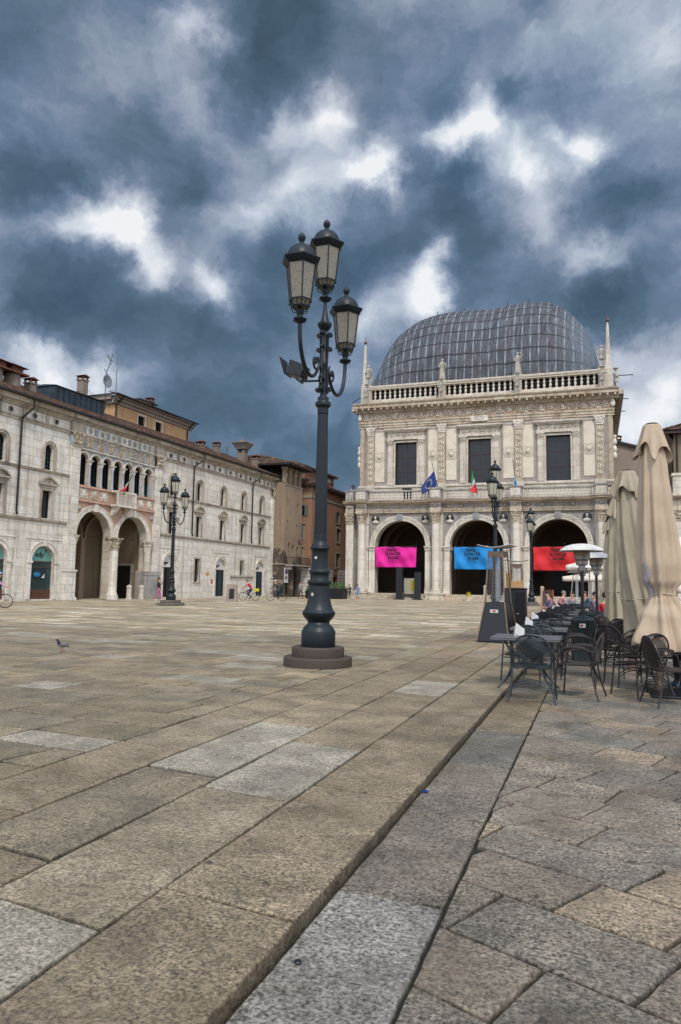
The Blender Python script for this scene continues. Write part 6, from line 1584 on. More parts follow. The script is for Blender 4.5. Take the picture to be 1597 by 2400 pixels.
mb = MB(); mb.box(-.75, 18, -.75, 10, 14.55, 14.75); mb.add([(-.7, -.7, 14.75), (-.7, 9.9, 14.75), (0, 0, 14.0), (0, 9.4, 14.0)], [(0, 1, 3, 2)]); mb.build('eave', M['frame_brown'], RB, smooth=False)
mb = MB(); tile_roof(mb, -.9, 18, -.9, 14.8, 5, 17.3, .27, .42, 5.5); mb2 = MB(); tile_roof(mb2, -10, .9, 0, 14.8, 5.5, 17.3, .27, .42, 5.4, 5.4); mb2.v = [(-.9 + b_, -a, c_) for a, b_, c_ in mb2.v]; mb.build('tile_roof', M['tile'], RB, colors=True, recalc=False, smooth=False); mb2.build('tile_roof', M['tile'], RB, colors=True, recalc=False, smooth=False)
mb = MB(); mb.tube([(.22, -.1, 14.5), (.22, -.1, 11.3)], .07, 6); mb.build('downpipe', M['dark_metal'], RB)
for y, zb, zs in ((1.8, 10.6, 12.8), (5.2, 10.6, 12.8), (1.8, 7.2, 9.4), (5.2, 7.2, 9.4)): mb = MB(); mb.box(-.08, 0, y - .5, y + .5, zb, zs); mb.box(-.14, -.08, y - .9, y - .5, zb, zs); mb.box(-.14, -.08, y + .5, y + .9, zb, zs); mb.build('shuttered_window', M['frame_brown'], RB, smooth=False)
PB = thing('white_stone_portico', 'white stone portico corner with balcony pedestal, in front of the beige right-edge house', 'portico', (6.45, 65.4, 0))
mb = MB(); mb.box(-.05, 16, 0, .58, 0, 8.0); mb.build('wall', M['marble'], PB, smooth=False)
mb = MB(); mb.box(-.1, 1.0, -.35, 0, 0, 7.2); mb.build('pilaster', M['marble_white'], PB, smooth=False); mb = MB(); flat_capital(mb, -.1, 1.0, -.35, 7.2, 8.05, .12); mb.build('capital', M['carved'], PB)
mb = MB(); moulding(mb, -.3, 16, [(0, 8.05), (.45, 8.06), (.45, 8.4), (.4, 8.42), (.4, 8.85), (.5, 8.9), (.8, 9.0), (.95, 9.15), (.95, 9.25), (0, 9.26)]); mb.build('entablature', M['marble_stain'], PB, smooth=False)
mb = MB(); mb.box(-.3, 1.05, -.55, .5, 9.26, 9.45); mb.box(-.22, .97, -.48, .45, 9.45, 10.9); mb.box(-.32, 1.07, -.58, .5, 10.9, 11.12); mb.box(1.05, 16, -.4, 0, 9.26, 9.45); mb.box(1.05, 16, -.4, 0, 10.85, 11.05); pb_ = mb.build('balcony_pedestal', M['marble'], PB, smooth=False)
bal3 = baluster_mesh(1.4, .15)
for k in range(12): inst('baluster', bal3, pb_, (1.35 + k * .42, -.2, 9.45))
# ================================================================== terrace furniture
ZL = ZR
T_BEFORE = set(o.name for o in col.objects)


def bez(p0, p1, p2, p3, n=10):
    P = [Vector(p) for p in (p0, p1, p2, p3)]
    return [tuple(P[0] * (1 - s) ** 3 + P[1] * 3 * (1 - s) ** 2 * s + P[2] * 3 * (1 - s) * s * s + P[3] * s ** 3) for s in [i / n for i in range(n + 1)]]


def make_chair(name, label, mat, solid=False):
    r = thing(name, label, 'chair')
    # back hoop: continues into the rear legs
    hoop = bez((-.235, -.19, .45), (-.27, -.24, .62), (-.26, -.30, .86), (0, -.31, .87), 10)[:-1] + bez((0, -.31, .87), (.26, -.30, .86), (.27, -.24, .62), (.235, -.19, .45), 10)
    mb = MB(); mb.tube(hoop, .0125, 7)
    mb.tube([(-.20, -.215, .50), (0, -.235, .49), (.20, -.215, .50)], .009, 6); mb.build('back_hoop', mat, r)
    for s in (-1, 1):
        mb = MB(); mb.tube(bez((s * .235, -.19, .45), (s * .235, -.2, .3), (s * .27, -.25, .12), (s * .295, -.29, 0), 8), .0125, 7); mb.build('leg', mat, r)
        # front leg rising into the armrest and curving back to the hoop
        mb = MB(); mb.tube(bez((s * .30, .28, 0), (s * .28, .26, .2), (s * .27, .25, .5), (s * .27, .20, .60), 8)[:-1] + bez((s * .27, .20, .60), (s * .275, .14, .70), (s * .285, -.10, .69), (s * .262, -.245, .62), 9), .0125, 7); mb.build('leg', mat, r)
        mb = MB(); mb.tube(bez((s * .285, .17, .655), (s * .30, .10, .70), (s * .295, -.05, .69), (s * .285, -.12, .68), 8), .019, 6, flat=.5); mb.build('armrest', mat, r)
    mb = MB()
    for dz, yy in ((.20, -.235), (.16, -.25)): mb = MB(); mb.tube(bez((-.25, yy, dz), (-.12, yy + .03, dz + .13), (.12, yy + .03, dz + .13), (.25, yy, dz), 12), .008, 6); mb.build('stretcher', mat, r)
    mb = MB()
    mb.tube([(-.255, .245, .40), (.255, .245, .40)], .009, 6); mb.build('stretcher', mat, r)
    # seat pan
    mb = MB(); mb.grid(lambda u, v: ((u - .5) * (.44 + .04 * v), -.20 + .44 * v, .455 - .02 * math.sin(PI * u) - .018 * max(0, v - .8) * 5 * (1 if v > .8 else 0)), 10, 10)
    mb.build('seat', mat, r, thick=.012)
    mb = MB(); mb.tube([(-.22, -.19, .45), (-.24, .22, .445), (-.2, .25, .44), (.2, .25, .44), (.24, .22, .445), (.22, -.19, .45)], .011, 6, closed=True); mb.build('seat_frame', mat, r)
    # back panel: woven metal mesh
    mb = MB()
    def bp(u, v):
        w = .20 + .025 * math.sin(PI * min(v * 1.1, 1)); 
        if v > .75: w *= math.sqrt(max(0, 1 - ((v - .75) / .26) ** 2)) * .98 + .02
        return ((u - .5) * 2 * w, -.225 - .075 * v - .02 * math.sin(PI * u), .50 + .355 * v)
    if solid:
        mb.grid(bp, 12, 12); mb.build('backrest', mat, r, thick=.006)
    else:
        n = 15
        for k in range(-n, n + 1):
            for s in (-1, 1):
                pts = []
                for q in range(13):
                    v = q / 12; u = .5 + k / n * .5 * 1.0 + s * (v - .5) * .9
                    if 0.02 <= u <= .98: pts.append(bp(u, v))
                if len(pts) > 1: mb.tube(pts, .0032, 3)
        mb.build('backrest', mat, r)
    return r


def make_table(label, mat=None):
    r = thing('table', label, 'table')
    mb = MB(); mb.box(-.475, .475, -.42, .42, .745, .765); mb.box(-.475, .475, -.42, -.405, .72, .745); mb.box(-.475, .475, .405, .42, .72, .745); mb.box(-.475, -.46, -.405, .405, .72, .745); mb.box(.46, .475, -.405, .405, .72, .745)
    mb.build('top', M['tabletop'], r, bevel=.006, smooth=False)
    for sx in (-1, 1):
        for sy in (-1, 1):
            mb = MB(); mb.tube([(sx * .30, sy * .26, .73), (sx * .24, sy * .14, .45), (sx * .26, -sy * .05, .32), (sx * .40, sy * .40, .03), (sx * .42, sy * .42, 0)] if False else bez((sx * .30, sy * .30, .73), (sx * .16, sy * .10, .5), (sx * .14, sy * .12, .25), (sx * .43, sy * .36, 0), 8), .0135, 6); mb.build('leg', M['chair'], r)
    return r


GC = 'chairs along the row of terrace tables'; GTB = 'tables in the terrace row'
NTH = ['nearest', 'second', 'third', 'fourth', 'fifth', 'sixth', 'seventh', 'eighth', 'ninth']
TY = [11.35, 14.0, 16.9, 19.6, 22.2, 24.8, 27.4, 30.0]
TX = -.98
tb = None; ch = None
for i, y in enumerate(TY):
    lb = NTH[i] + ' grey metal table of the terrace row, counted from the camera'
    if tb is None: tb = make_table(lb); tb.location = (TX, y, ZL); tb['group'] = GTB
    else: dup(tb, (TX + (.0 if i > 1 else .0), y, ZL), 0, lb, GTB)
    # chair on the near side, back to the camera
    lb = NTH[i] + ' dark mesh-backed armchair with its back to the camera, at the near side of its table'
    if ch is None: ch = make_chair('armchair', 'nearest dark armchair, mesh back turned to the camera, in front of the first table', M['chair']); ch.location = (-.82, 10.27, ZL); ch['group'] = GC; ch.rotation_euler = (0, 0, math.radians(2))
    else: dup(ch, (TX + .12, y - .92, ZL), math.radians(rs.uniform(-6, 6)), NTH[i] + ' near-side armchair of the table row, back to the camera', GC)
    if i < 7: dup(ch, (TX - .12, y + .82, ZL), PI + math.radians(rs.uniform(-8, 8)), 'armchair facing the camera behind the ' + NTH[i] + ' table', GC)
chb = make_chair('armchair', 'dark brown armchair side-on at the right of the nearest table', M['chair_brown']); chb.location = (-.22, 10.93, ZL); chb.rotation_euler = (0, 0, math.radians(80)); chb['group'] = GC
dup(chb, (-.30, 13.6, ZL), math.radians(94), 'dark brown armchair side-on at the right of the second table', GC)
# napkin holders
np_ = None
for i, y in enumerate(TY[:7]):
    lb = 'folded white paper napkins standing on the ' + NTH[i] + ' table'
    if np_ is None:
        np_ = thing('napkin_stand', lb, 'napkins', (TX - .10, y - .05, ZL + .765), 0, 'napkin stands on the terrace tables')
        mb = MB()
        mb.add([(-.075, -.03, 0), (.06, -.02, 0), (.065, -.01, .09), (.0, -.015, .15), (-.05, -.03, .175), (-.07, -.035, .05), (-.07, .05, 0), (.07, .05, 0), (.07, .02, .10), (-.05, .0, .19)], [(0, 1, 2, 3, 4, 5), (6, 9, 3, 8, 7), (0, 5, 4, 9, 6), (1, 7, 8, 2), (2, 8, 3), (3, 9, 4)]); mb.build('napkins', M['napkin'], np_, smooth=False)
        mb = MB(); mb.box(-.05, .05, -.04, .06, 0, .012); mb.build('holder', M['steel'], np_, smooth=False)
    else: dup(np_, (TX - .22 + rs.uniform(-.08, .08), y, ZL + .765), rs.uniform(-.5, .5), lb, 'napkin stands on the terrace tables')
# black coats thrown over chair backs
for i, (x, y, w) in enumerate(((-1.12, 17.6, .36), (-1.08, 18.6, .36), (-1.1, 20.4, .38), (-1.05, 21.2, .38), (-1.1, 23.0, .38), (-1.0, 25.6, .38), (-1.05, 28.2, .38))):
    mb = MB(); rr = random.Random(i); ph = rr.uniform(0, 6)
    def fn(u, v):
        a = PI * u; b_ = v
        x_ = -w * math.cos(a); top_ = .92 - .30 * (1 - math.sin(a)) ** 1.2
        side = (v - .5) * 2
        yy = .10 * side + .05 * math.sin(a * 3 + ph); zz = top_ - abs(side) ** 1.6 * (.34 + .06 * math.sin(5 * a + ph)) + .02 * math.sin(9 * a + side * 4)
        return (x_ * (1 + .1 * abs(side)), yy, zz)
    mb.grid(fn, 16, 12); o = mb.build('seat_blanket', M['black_cloth'], thick=.03); o.location = (x, y, ZL)
    tag(o, 'black blanket over a chair back beside the ' + ['third', 'third', 'fourth', 'fourth', 'fifth', 'sixth', 'seventh'][i] + ' table, ' + ['near', 'far', 'near', 'far', 'near', 'near', 'near'][i] + ' side', 'blanket', 'black blankets on chair backs')
# right-hand side: more chairs
for (x, y, a, lb) in ((.50, 12.6, 20, 'dark armchair with curved hoop back in front of the big parasol'), (.30, 13.9, -25, 'dark armchair half hidden behind the hoop-backed chair at the right'), (.42, 15.6, 8, 'farther dark armchair between the gas heater and the second parasol'), (.02, 18.5, 15, 'small dark armchair beyond the nearest dome gas heater'), (.62, 16.9, -30, 'dark armchair in shade behind the second folded parasol'), (.62, 11.5, 35, 'nearest of the brown armchairs under the big folded parasol'), (.98, 12.9, -20, 'brown armchair at the right edge behind the parasol pole'), (1.3, 14.2, 15, 'brown armchair at the right edge, beyond the guest with the blue sneaker')):
    dup(chb, (x, y, ZL), math.radians(a), lb, 'dark armchairs at the right of the terrace')
chs = make_chair('sling_chair', 'dark armchair with a solid curved back, cut by the right edge, turned away', M['chair_brown'], True); chs.location = (.93, 10.7, ZL); chs.rotation_euler = (0, 0, math.radians(-72))
t3 = dup(tb, (1.75, 12.0, ZL), 0, 'dark table at the right edge beside the solid-backed chair', 'tables in the terrace row')
mb = MB(); mb.box(-.5, 1.6, -.42, .5, 0, .035); o = mb.build('floor_mat', M['black_paint'], bevel=.01, smooth=False); o.location = (1.25, 11.75, ZL); tag(o, 'black rubber floor mat under the chairs at the right edge', 'mat')

# ------------------------------------------------------------------ pyramid heaters
def make_pyramid(label, group):
    r = thing('pyramid_heater', label, 'patio heater', (0, 0, 0), 0, group)
    mb = MB(); mb.box(-.34, .34, -.34, .34, .03, .98, 0, .135, .135); mb.box(-.36, .36, -.36, .36, 0, .03); mb.build('base_cabinet', M['black_paint'], r, bevel=.008, smooth=False)
    for sx in (-1, 1):
        for sy in (-1, 1):
            mb = MB(); mb.tube([(sx * .35, sy * .35, .02), (sx * .215, sy * .215, .99), (sx * .155, sy * .155, 2.25)], .018, 4); mb.build('frame_post', M['rust_steel'], r)
    mb = MB()
    for k in range(34):
        z = 1.02 + k * .0345; w = .205 - (z - .99) / 1.26 * .058
        mb.tube([(-w, -w, z), (w, -w, z), (w, w, z), (-w, w, z)], .0035, 3, closed=True)
    for q in (-.5, 0, .5):
        for s in (-1, 1):
            mb.tube([(q * .40, s * .205, 1.0), (q * .30, s * .15, 2.2)], .005, 3); mb.tube([(s * .205, q * .40, 1.0), (s * .15, q * .30, 2.2)], .005, 3)
    mb.build('guard_grille', M['steel'], r)
    mb = MB(); mb.lathe([(.055, 1.0), (.055, 2.12)], 0, 0, 0, 14, cap=False); mb.build('flame_tube', M['tube_glass'], r)
    mb = MB(); mb.box(-.16, .16, -.16, .16, 2.10, 2.24); mb.build('burner_hood', M['rust_steel'], r, smooth=False)
    mb = MB(); mb.grid(lambda u, v: ((u - .5) * .74, (v - .5) * .62, 2.33 + .10 * abs(u - .5) ** 1.5 * 2 - .02 * math.sin(PI * v)), 10, 6); mb.build('reflector', M['napkin'], r, thick=.012)
    mb = MB(); mb.box(-.09, .09, -.262, -.255, .72, .80); q = mb.build('name_plate', M['white_sign'], r, smooth=False); mb = MB(); mb.ell(0, -.264, .76, .035, .003, .025, 10, 6); mb.build('plate_mark', cloth('red_mark', '#a02a26'), q)
    return r


GH = 'tall pyramid gas heaters'
ph_ = make_pyramid('nearer black pyramid gas heater with a grille tower and curved top plate', GH); ph_.location = (-2.42, 19.6, 0); ph_.rotation_euler = (0, 0, math.radians(-12)); ph_.scale = (1.22, 1.22, 1.06)
dup(ph_, (-2.52, 25.6, 0), math.radians(10), 'farther black pyramid gas heater, right of and behind the black cabinet', GH)
r = thing('service_cabinet', 'black waiter station cabinet with a wooden box on top, between the pyramid heaters', 'cabinet', (-2.14, 21.3, 0))
mb = MB(); mb.box(-.30, .30, -.25, .25, 0, 1.38); mb.box(-.32, .32, -.27, .27, 1.38, 1.42); mb.build('body', M['black_paint'], r, bevel=.01, smooth=False)
mb = MB(); mb.box(.02, .29, -.262, -.25, .15, 1.3); mb.build('door', M['black_cloth'], r, smooth=False); mb = MB(); mb.tube([(.05, -.27, .7), (.12, -.27, .7)], .012, 5); mb.build('handle', M['steel'], r)
bx_ = thing('wooden_box', 'small light wooden box standing on the black cabinet', 'box', (-2.10, 21.3, 1.42)); mb = MB(); mb.box(-.16, .16, -.1, .1, 0, .2); mb.build('box_body', cloth('light_wood', '#a8835a'), bx_, smooth=False, bevel=.006); mb = MB(); mb.box(-.3, -.18, -.06, .06, .0, .42); mb.build('upright_board', cloth('yellow_wood', '#8a6a2c'), bx_, smooth=False)


def make_dome_heater(label, group):
    r = thing('dome_heater', label, 'patio heater', (0, 0, 0), 0, group)
    mb = MB(); mb.lathe([(.24, 0), (.24, .02), (.235, .05), (.235, .78), (.25, .80), (.25, .83), (.20, .88), (.10, .91), (.03, .92)], 0, 0, 0, 24); mb.build('base', M['chair'], r)
    mb = MB(); mb.tube([(0, 0, .9), (0, 0, 1.86)], .034, 10); mb.build('pole', M['black_paint'], r)
    mb = MB(); mb.lathe([(.045, 1.82), (.07, 1.84), (.07, 1.95), (.12, 1.97), (.125, 2.05), (.16, 2.08), (.165, 2.14), (.17, 2.16)], 0, 0, 0, 18); mb.build('burner', M['steel'], r)
    mb = MB(); mb.lathe([(.165, 2.15), (.165, 2.27)], 0, 0, 0, 18); mb.build('emitter', M['rust_steel'], r)
    mb = MB(); mb.lathe([(.44, 2.25), (.445, 2.26), (.41, 2.30), (.32, 2.355), (.2, 2.39), (.08, 2.405), (.005, 2.408)], 0, 0, 0, 32, cap=False); d = mb.build('dome', m_plain('dull_aluminium', '#c6c3bd', .7, .15, 12, 0) if 'dull' not in M else M['dull'], r, thick=.008); M['dull'] = d.data.materials[0]
    mb = MB(); mb.box(-.06, .06, -.245, -.237, .68, .76); q = mb.build('name_plate', M['white_sign'], r, smooth=False); mb = MB(); mb.ell(-.02, -.247, .72, .03, .003, .025, 10, 6); mb.build('plate_mark', cloth('red_mark', '#a02a26'), q)
    return r


GD = 'dome-topped gas heaters'
dh = make_dome_heater('nearest dome-topped gas heater, beside the table row', GD); dh.location = (-.26, 16.6, ZL)
dup(dh, (.04, 20.5, ZL), .3, 'second dome-topped gas heater, just right of and behind the nearest one', GD)
dup(dh, (-.45, 29.5, ZL), .6, 'third dome-topped gas heater, small, behind the nearest dome', GD)
gh = thing('glass_tube_heater', 'small pyramid heater with clear glass sides far along the table row', 'patio heater', (-.70, 31.5, ZL)); mb = MB()
for sx in (-1, 1):
    for sy in (-1, 1): mb.tube([(sx * .26, sy * .26, .9), (sx * .12, sy * .12, 2.1)], .022, 4)
mb.build('frame', M['steel'], gh); mb = MB(); mb.box(-.28, .28, -.28, .28, 0, .9); mb.build('base_cabinet', M['black_paint'], gh, smooth=False); mb = MB(); mb.lathe([(.06, .9), (.06, 2.1)], 0, 0, 0, 10, cap=False); mb.build('flame_tube', M['tube_glass'], gh); mb = MB(); mb.box(-.36, .36, -.36, .36, 2.12, 2.18, 0, .1, .1); mb.build('reflector', M['steel'], gh, smooth=False)

# ------------------------------------------------------------------ folded parasols
def make_parasol(label, loc, H, R, mat, seed, lean=(0, 0), zb=.62, tied=True, patch=False, group='folded beige parasols'):
    r = thing('folded_parasol', label, 'parasol', loc, 0, group); rr = random.Random(seed)
    NP = 8; ph = rr.uniform(0, 6)
    def fold(a, z):
        s = (H - z) / (H - zb)
        k = .05 + .20 * min(1, s * 2.2)
        return 1 + k * (.55 * math.cos(NP * a + ph + 1.6 * s) + .30 * math.cos(3 * a + ph * 2 + 1.2 * s) + .22 * math.cos(13 * a + ph * 3 - 3 * s))
    def rad(z):
        s = (H - z) / (H - zb)
        P = [(0, .095), (.08, .12), (.2, .15), (.35, .175), (.5, .205), (.62, .225), (.70, .20), (.745, .135), (.765, .125), (.79, .155), (.86, .25), (1.0, .38)] if tied else [(0, .08), (.08, .11), (.2, .14), (.35, .165), (.5, .19), (.65, .22), (.8, .26), (1.0, .32)]
        for (a0, r0), (a1, r1) in zip(P[:-1], P[1:]):
            if a0 <= s <= a1 + 1e-6: t_ = (s - a0) / (a1 - a0); t_ = t_ * t_ * (3 - 2 * t_); return (r0 + (r1 - r0) * t_) * R
        return P[-1][1] * R
    def axis(z): s = (H - z) / (H - zb); return (lean[0] * s * s, lean[1] * s * s)
    mb = MB()
    def fn(u, v):
        a = 2 * PI * u; z = H - (H - zb) * v; hem = (.08 * math.cos(2 * a + ph) + .04 * math.cos(5 * a)) * max(0, v - .8) * 5 * .9
        rr_ = rad(z) * fold(a, z); ax = axis(z)
        crease = .05 * math.exp(-((v - .76) / .05) ** 2) * math.cos(17 * a + 5 * v)
        return (ax[0] + rr_ * (1 + crease) * math.cos(a), ax[1] + rr_ * (1 + crease) * math.sin(a), z + hem)
    mb.grid(fn, 112, 84, wrap=True); mb.build('canopy', mat, r, ang=80, thick=.006)
    mb = MB()      # loose valance flap at the top
    def fv(u, v):
        a = 2 * PI * u; drop = .42 + .10 * math.cos(4 * a + ph) + .06 * math.sin(7 * a); z = H + .01 - drop * v
        q = (.092 + .085 * v ** .9) * R * (1 + .20 * v * math.cos(8 * a + ph + .5)) * 1.06; return (q * math.cos(a), q * math.sin(a), z)
    mb.grid(fv, 96, 18, wrap=True); mb.build('vent_flap', mat, r, ang=80, thick=.005)
    mb = MB(); mb.lathe([(.01, H + .045), (.08, H + .04), (.105, H + .02), (.105, H - .01), (.09, H - .02)], 0, 0, 0, 24, sc=1.0); mb.build('top_cap', M['dark_metal'], r)
    mb = MB(); zt = H - .76 * (H - zb); pts = []
    for k in range(40):
        a = 2 * PI * k / 40; q = rad(zt) * fold(a, zt) + .008; ax = axis(zt); pts.append((ax[0] + q * math.cos(a), ax[1] + q * math.sin(a), zt + .01 * math.sin(3 * a)))
    mb.tube(pts, .012, 5, closed=True); mb.tube([pts[34], (pts[34][0] + .08, pts[34][1] - .05, zt - .02), (pts[34][0] + .16, pts[34][1] - .07, zt - .10)], .008, 4); mb.build('tie_strap', mat, r)
    mb = MB(); mb.tube([(0, 0, 0), (0, 0, H - .05)], .035, 10); mb.build('pole', M['rust_steel'], r)
    mb = MB(); mb.lathe([(.10, 0), (.10, .02), (.055, .03), (.05, .25)], 0, 0, 0, 16); mb.build('ground_socket', M['rust_steel'], r)
    if patch:
        mb = MB()
        def pf(u, v):
            w = .60 + .055 * u + .012 * math.sin(9 * v) ; x, y, z = fn(w, .635 + .135 * v + .015 * math.sin(7 * u)); ax = axis(z); return (ax[0] + (x - ax[0]) * 1.05, ax[1] + (y - ax[1]) * 1.05, z)
        mb.grid(pf, 14, 12); mb.build('tucked_cloth', m_plain('mauve_patterned_fabric', '#8a8288', .85, .45, 45), r, thick=.006)
    return r


make_parasol('largest folded beige parasol, nearest, tied near the bottom, at the right edge', (.87, 12.0, ZL), 3.90, 1.22, M['canvas'], 2, (.12, 0), .62, True, True)
make_parasol('second folded parasol from the camera, olive beige, with a loose top flap', (.62, 15.0, ZL), 3.66, 1.45, M['canvas_green'], 5, (.50, 0), .55, False)
make_parasol('third folded parasol from the camera, narrow, left of the second', (.56, 19.5, ZL), 3.66, 1.3, M['canvas_green'], 8, (.15, 0), .7, False)
make_parasol('farthest folded parasol, leftmost of the row', (.51, 24.5, ZL), 3.66, 1.2, M['canvas_green'], 11, (0, 0), .7, False)


def make_open_parasol(label, loc, w, h, th=.5, group='open cream parasols'):
    r = thing('open_parasol', label, 'parasol', loc, 0, group)
    mb = MB(); mb.add([(-w, -w, h), (w, -w, h), (w, w, h), (-w, w, h), (0, 0, h + th)], [(0, 1, 4), (1, 2, 4), (2, 3, 4), (3, 0, 4)]); mb.build('canopy', M['canvas_white'], r, smooth=False, thick=.01)
    mb = MB()
    for (a, b_) in (((-w, -w), (w, -w)), ((w, -w), (w, w)), ((w, w), (-w, w)), ((-w, w), (-w, -w))):
        mb.grid(lambda u, v: (a[0] + (b_[0] - a[0]) * u + .02 * math.sin(30 * u), a[1] + (b_[1] - a[1]) * u, h - .26 * v - .03 * abs(math.sin(5 * PI * u)) * v), 24, 2)
    mb.build('valance', M['canvas_white'], r, thick=.008)
    mb = MB(); mb.tube([(0, 0, 0), (0, 0, h + th)], .035, 6); mb.build('pole', M['steel'], r); mb = MB(); mb.box(-.35, .35, -.35, .35, 0, .08); mb.build('base_weight', M['black_paint'], r, smooth=False)
    return r


make_open_parasol('small open cream parasol with fringe, in front of the red banner corner', (-.30, 45, ZL), 1.25, 2.85, .35)
make_open_parasol('lower open cream parasol in front of the rightmost arch, farther back', (-.25, 52, ZL), 1.75, 2.3, .3)
make_open_parasol('open cream parasol at the right edge, highest of three stacked ones', (2.9, 22.5, ZL), 1.0, 2.75, .35)
make_open_parasol('open cream parasol at the right edge, middle one of three', (3.6, 26.5, ZL), 1.2, 2.05, .45)
make_open_parasol('open cream parasol at the right edge, lowest one of three', (4.6, 33, ZL), 1.5, 1.65, .4)

for o in list(col.objects):       # distances along the lower pavement
    if o.name not in T_BEFORE and o.parent is None and o.location.y < 40 and abs(o.location.z - ZL) < 2 and not o.name.startswith(('pyramid', 'service', 'wooden')): o.location.x *= .965; o.location.y *= .965
# ------------------------------------------------------------------ smaller street furniture
def bollard(label, loc, h=1.0, r_=.16):
    mb = MB(); mb.lathe([(r_ * 1.25, 0), (r_ * 1.25, .08), (r_, .12), (r_ * .92, h * .80), (r_ * 1.12, h * .83), (r_ * 1.12, h * .88), (r_ * .9, h * .93), (r_ * .4, h), (.005, h + .01)], 0, 0, 0, 16); o = mb.build('bollard', M['marble']); o.location = loc; return tag(o, label, 'bollard', 'stone bollards')


PXa = Vector((math.cos(PRZ), math.sin(PRZ), 0)); PYa = Vector((-math.sin(PRZ), math.cos(PRZ), 0)); POv = Vector(PO)
def PL_(u, y, z=0): p = POv + PXa * u + PYa * y; return (p.x, p.y, z)
bollard('white stone bollard in the right portico arch, left of the other', PL_(-1.9, -.7), 1.15, .2)
bollard('white stone bollard in the right portico arch, nearest the big pier', PL_(-.35, -.7), 1.15, .2)
bollard('pale stone bollard standing inside the middle arch of the hall', (-11.3, 80.4, .62), 1.1, .2)
bollard('pale stone bollard standing inside the right arch of the hall', (-5.3, 80.4, .62), 1.1, .2)


def planter(label, loc, w, h):
    r = thing('box_planter', label, 'planter', loc, 0, 'clipped shrubs in dark planters')
    mb = MB(); mb.box(-w / 2, w / 2, -w / 3, w / 3, 0, h, 0, -.04, -.03); mb.box(-w / 2 - .06, w / 2 + .06, -w / 3 - .06, w / 3 + .06, h - .08, h + .02); mb.build('pot', M['black_paint'], r, smooth=False)
    mb = MB(); rr = random.Random(int(w * 100))
    for k in range(900):
        a = rr.uniform(0, 2 * PI); t_ = rr.uniform(-.1, 1); q = rr.uniform(.6, 1.02); x = q * math.cos(a) * math.sqrt(max(0, 1 - t_ * t_ * .8)) * w * .58; y = q * math.sin(a) * math.sqrt(max(0, 1 - t_ * t_ * .8)) * w * .42; z = h + .05 + t_ * .62 * q
        d = Vector((rr.uniform(-1, 1), rr.uniform(-1, 1), rr.uniform(-.4, 1))).normalized() * .09; e = d.orthogonal().normalized() * .045; p = Vector((x, y, z)); k2 = rr.uniform(.6, 1.3); mb.cc = (.045 * k2, .10 * k2, .022 * k2)
        mb.add([p, p + d * .5 + e, p + d, p + d * .5 - e], [(0, 1, 2, 3)])
    m_, t_, b_, v_ = base_mat('shrub_leaf'); a_ = t_.new('ShaderNodeAttribute', attribute_name='Col'); t_.link(a_.outputs['Color'], b_.inputs['Base Color']); b_.inputs['Roughness'].default_value = .6
    mb.build('foliage', m_, r, smooth=False, colors=True, recalc=False)
    mb = MB(); mb.tube([(0, 0, h - .1), (0, 0, h + .4)], .04, 5); mb.build('stem', M['door_dark'], r)


planter('bright green clipped shrub in a dark planter right of the near lamp base', (-25.6, 71.5, 0), 2.3, 1.05)
planter('darker clipped shrub in a planter left of the near lamp base', (-27.6, 70.5, 0), 1.3, .8)
r = thing('litter_bin', 'dark green litter bin against the far end of the palace', 'litter bin', PL_(23.2, -1.5)); mb = MB(); mb.lathe([(.28, 0), (.30, .05), (.32, .95), (.36, 1.0), (.36, 1.06)], 0, 0, 0, 16); mb.build('body', M['frame_green'], r); mb = MB(); mb.lathe([(.38, 1.06), (.36, 1.2), (.2, 1.32), (.01, 1.35)], 0, 0, 0, 16); mb.build('lid', M['frame_green'], r)
r = thing('aframe_sign', 'grey folding notice board standing in front of the palace doors', 'sign board', (-26.5, 50.5, 0), .4)
for s in (-1, 1): mb = MB(); mb.add([(-.45, s * .36, 0), (.45, s * .36, 0), (.38, s * .03, 1.35), (-.38, s * .03, 1.35)], [(0, 1, 2, 3)]); mb.build('panel', M['gable'], r, smooth=False, thick=.04)
mb = MB(); mb.add([(-.2, -.36, .25), (.2, -.36, .25), (.18, -.14, 1.0), (-.18, -.14, 1.0)], [(0, 1, 2, 3)]); mb.build('dark_print', M['black_ink'], r, smooth=False, thick=.01)
r = thing('aframe_board', 'orange-framed folding menu board beyond the table row', 'sign board', (-2.55, 43, 0), .1)
for s in (-1, 1): mb = MB(); mb.tube([(-.32, s * .28, 0), (-.30, s * .03, 1.35), (.30, s * .03, 1.35), (.32, s * .28, 0)], .03, 4); mb.build('frame', cloth('orange_wood', '#a8541c'), r)
mb = MB(); mb.add([(-.28, -.22, .3), (.28, -.22, .3), (.27, -.05, 1.3), (-.27, -.05, 1.3)], [(0, 1, 2, 3)]); mb.build('slate', M['black_paint'], r, smooth=False, thick=.01)
for (x, lab) in ((-18.55 + .0, 'dark free-standing information panel in front of the left arch'), (-16.9, 'dark free-standing information panel right of the first one')):
    r = thing('info_panel', lab, 'information panel', (x - 1.4 if x < -18 else x - 1.2, 76.4 if x < -18 else 77.2, 0)); mb = MB(); mb.box(-.35, .35, -.06, .06, 0, 3.5 if x < -18 else 3.0); mb.build('post', M['black_paint'], r, smooth=False); mb = MB(); mb.box(-.55, .55, -.1, .1, 0, .12); mb.build('foot', M['dark_metal'], r, smooth=False)
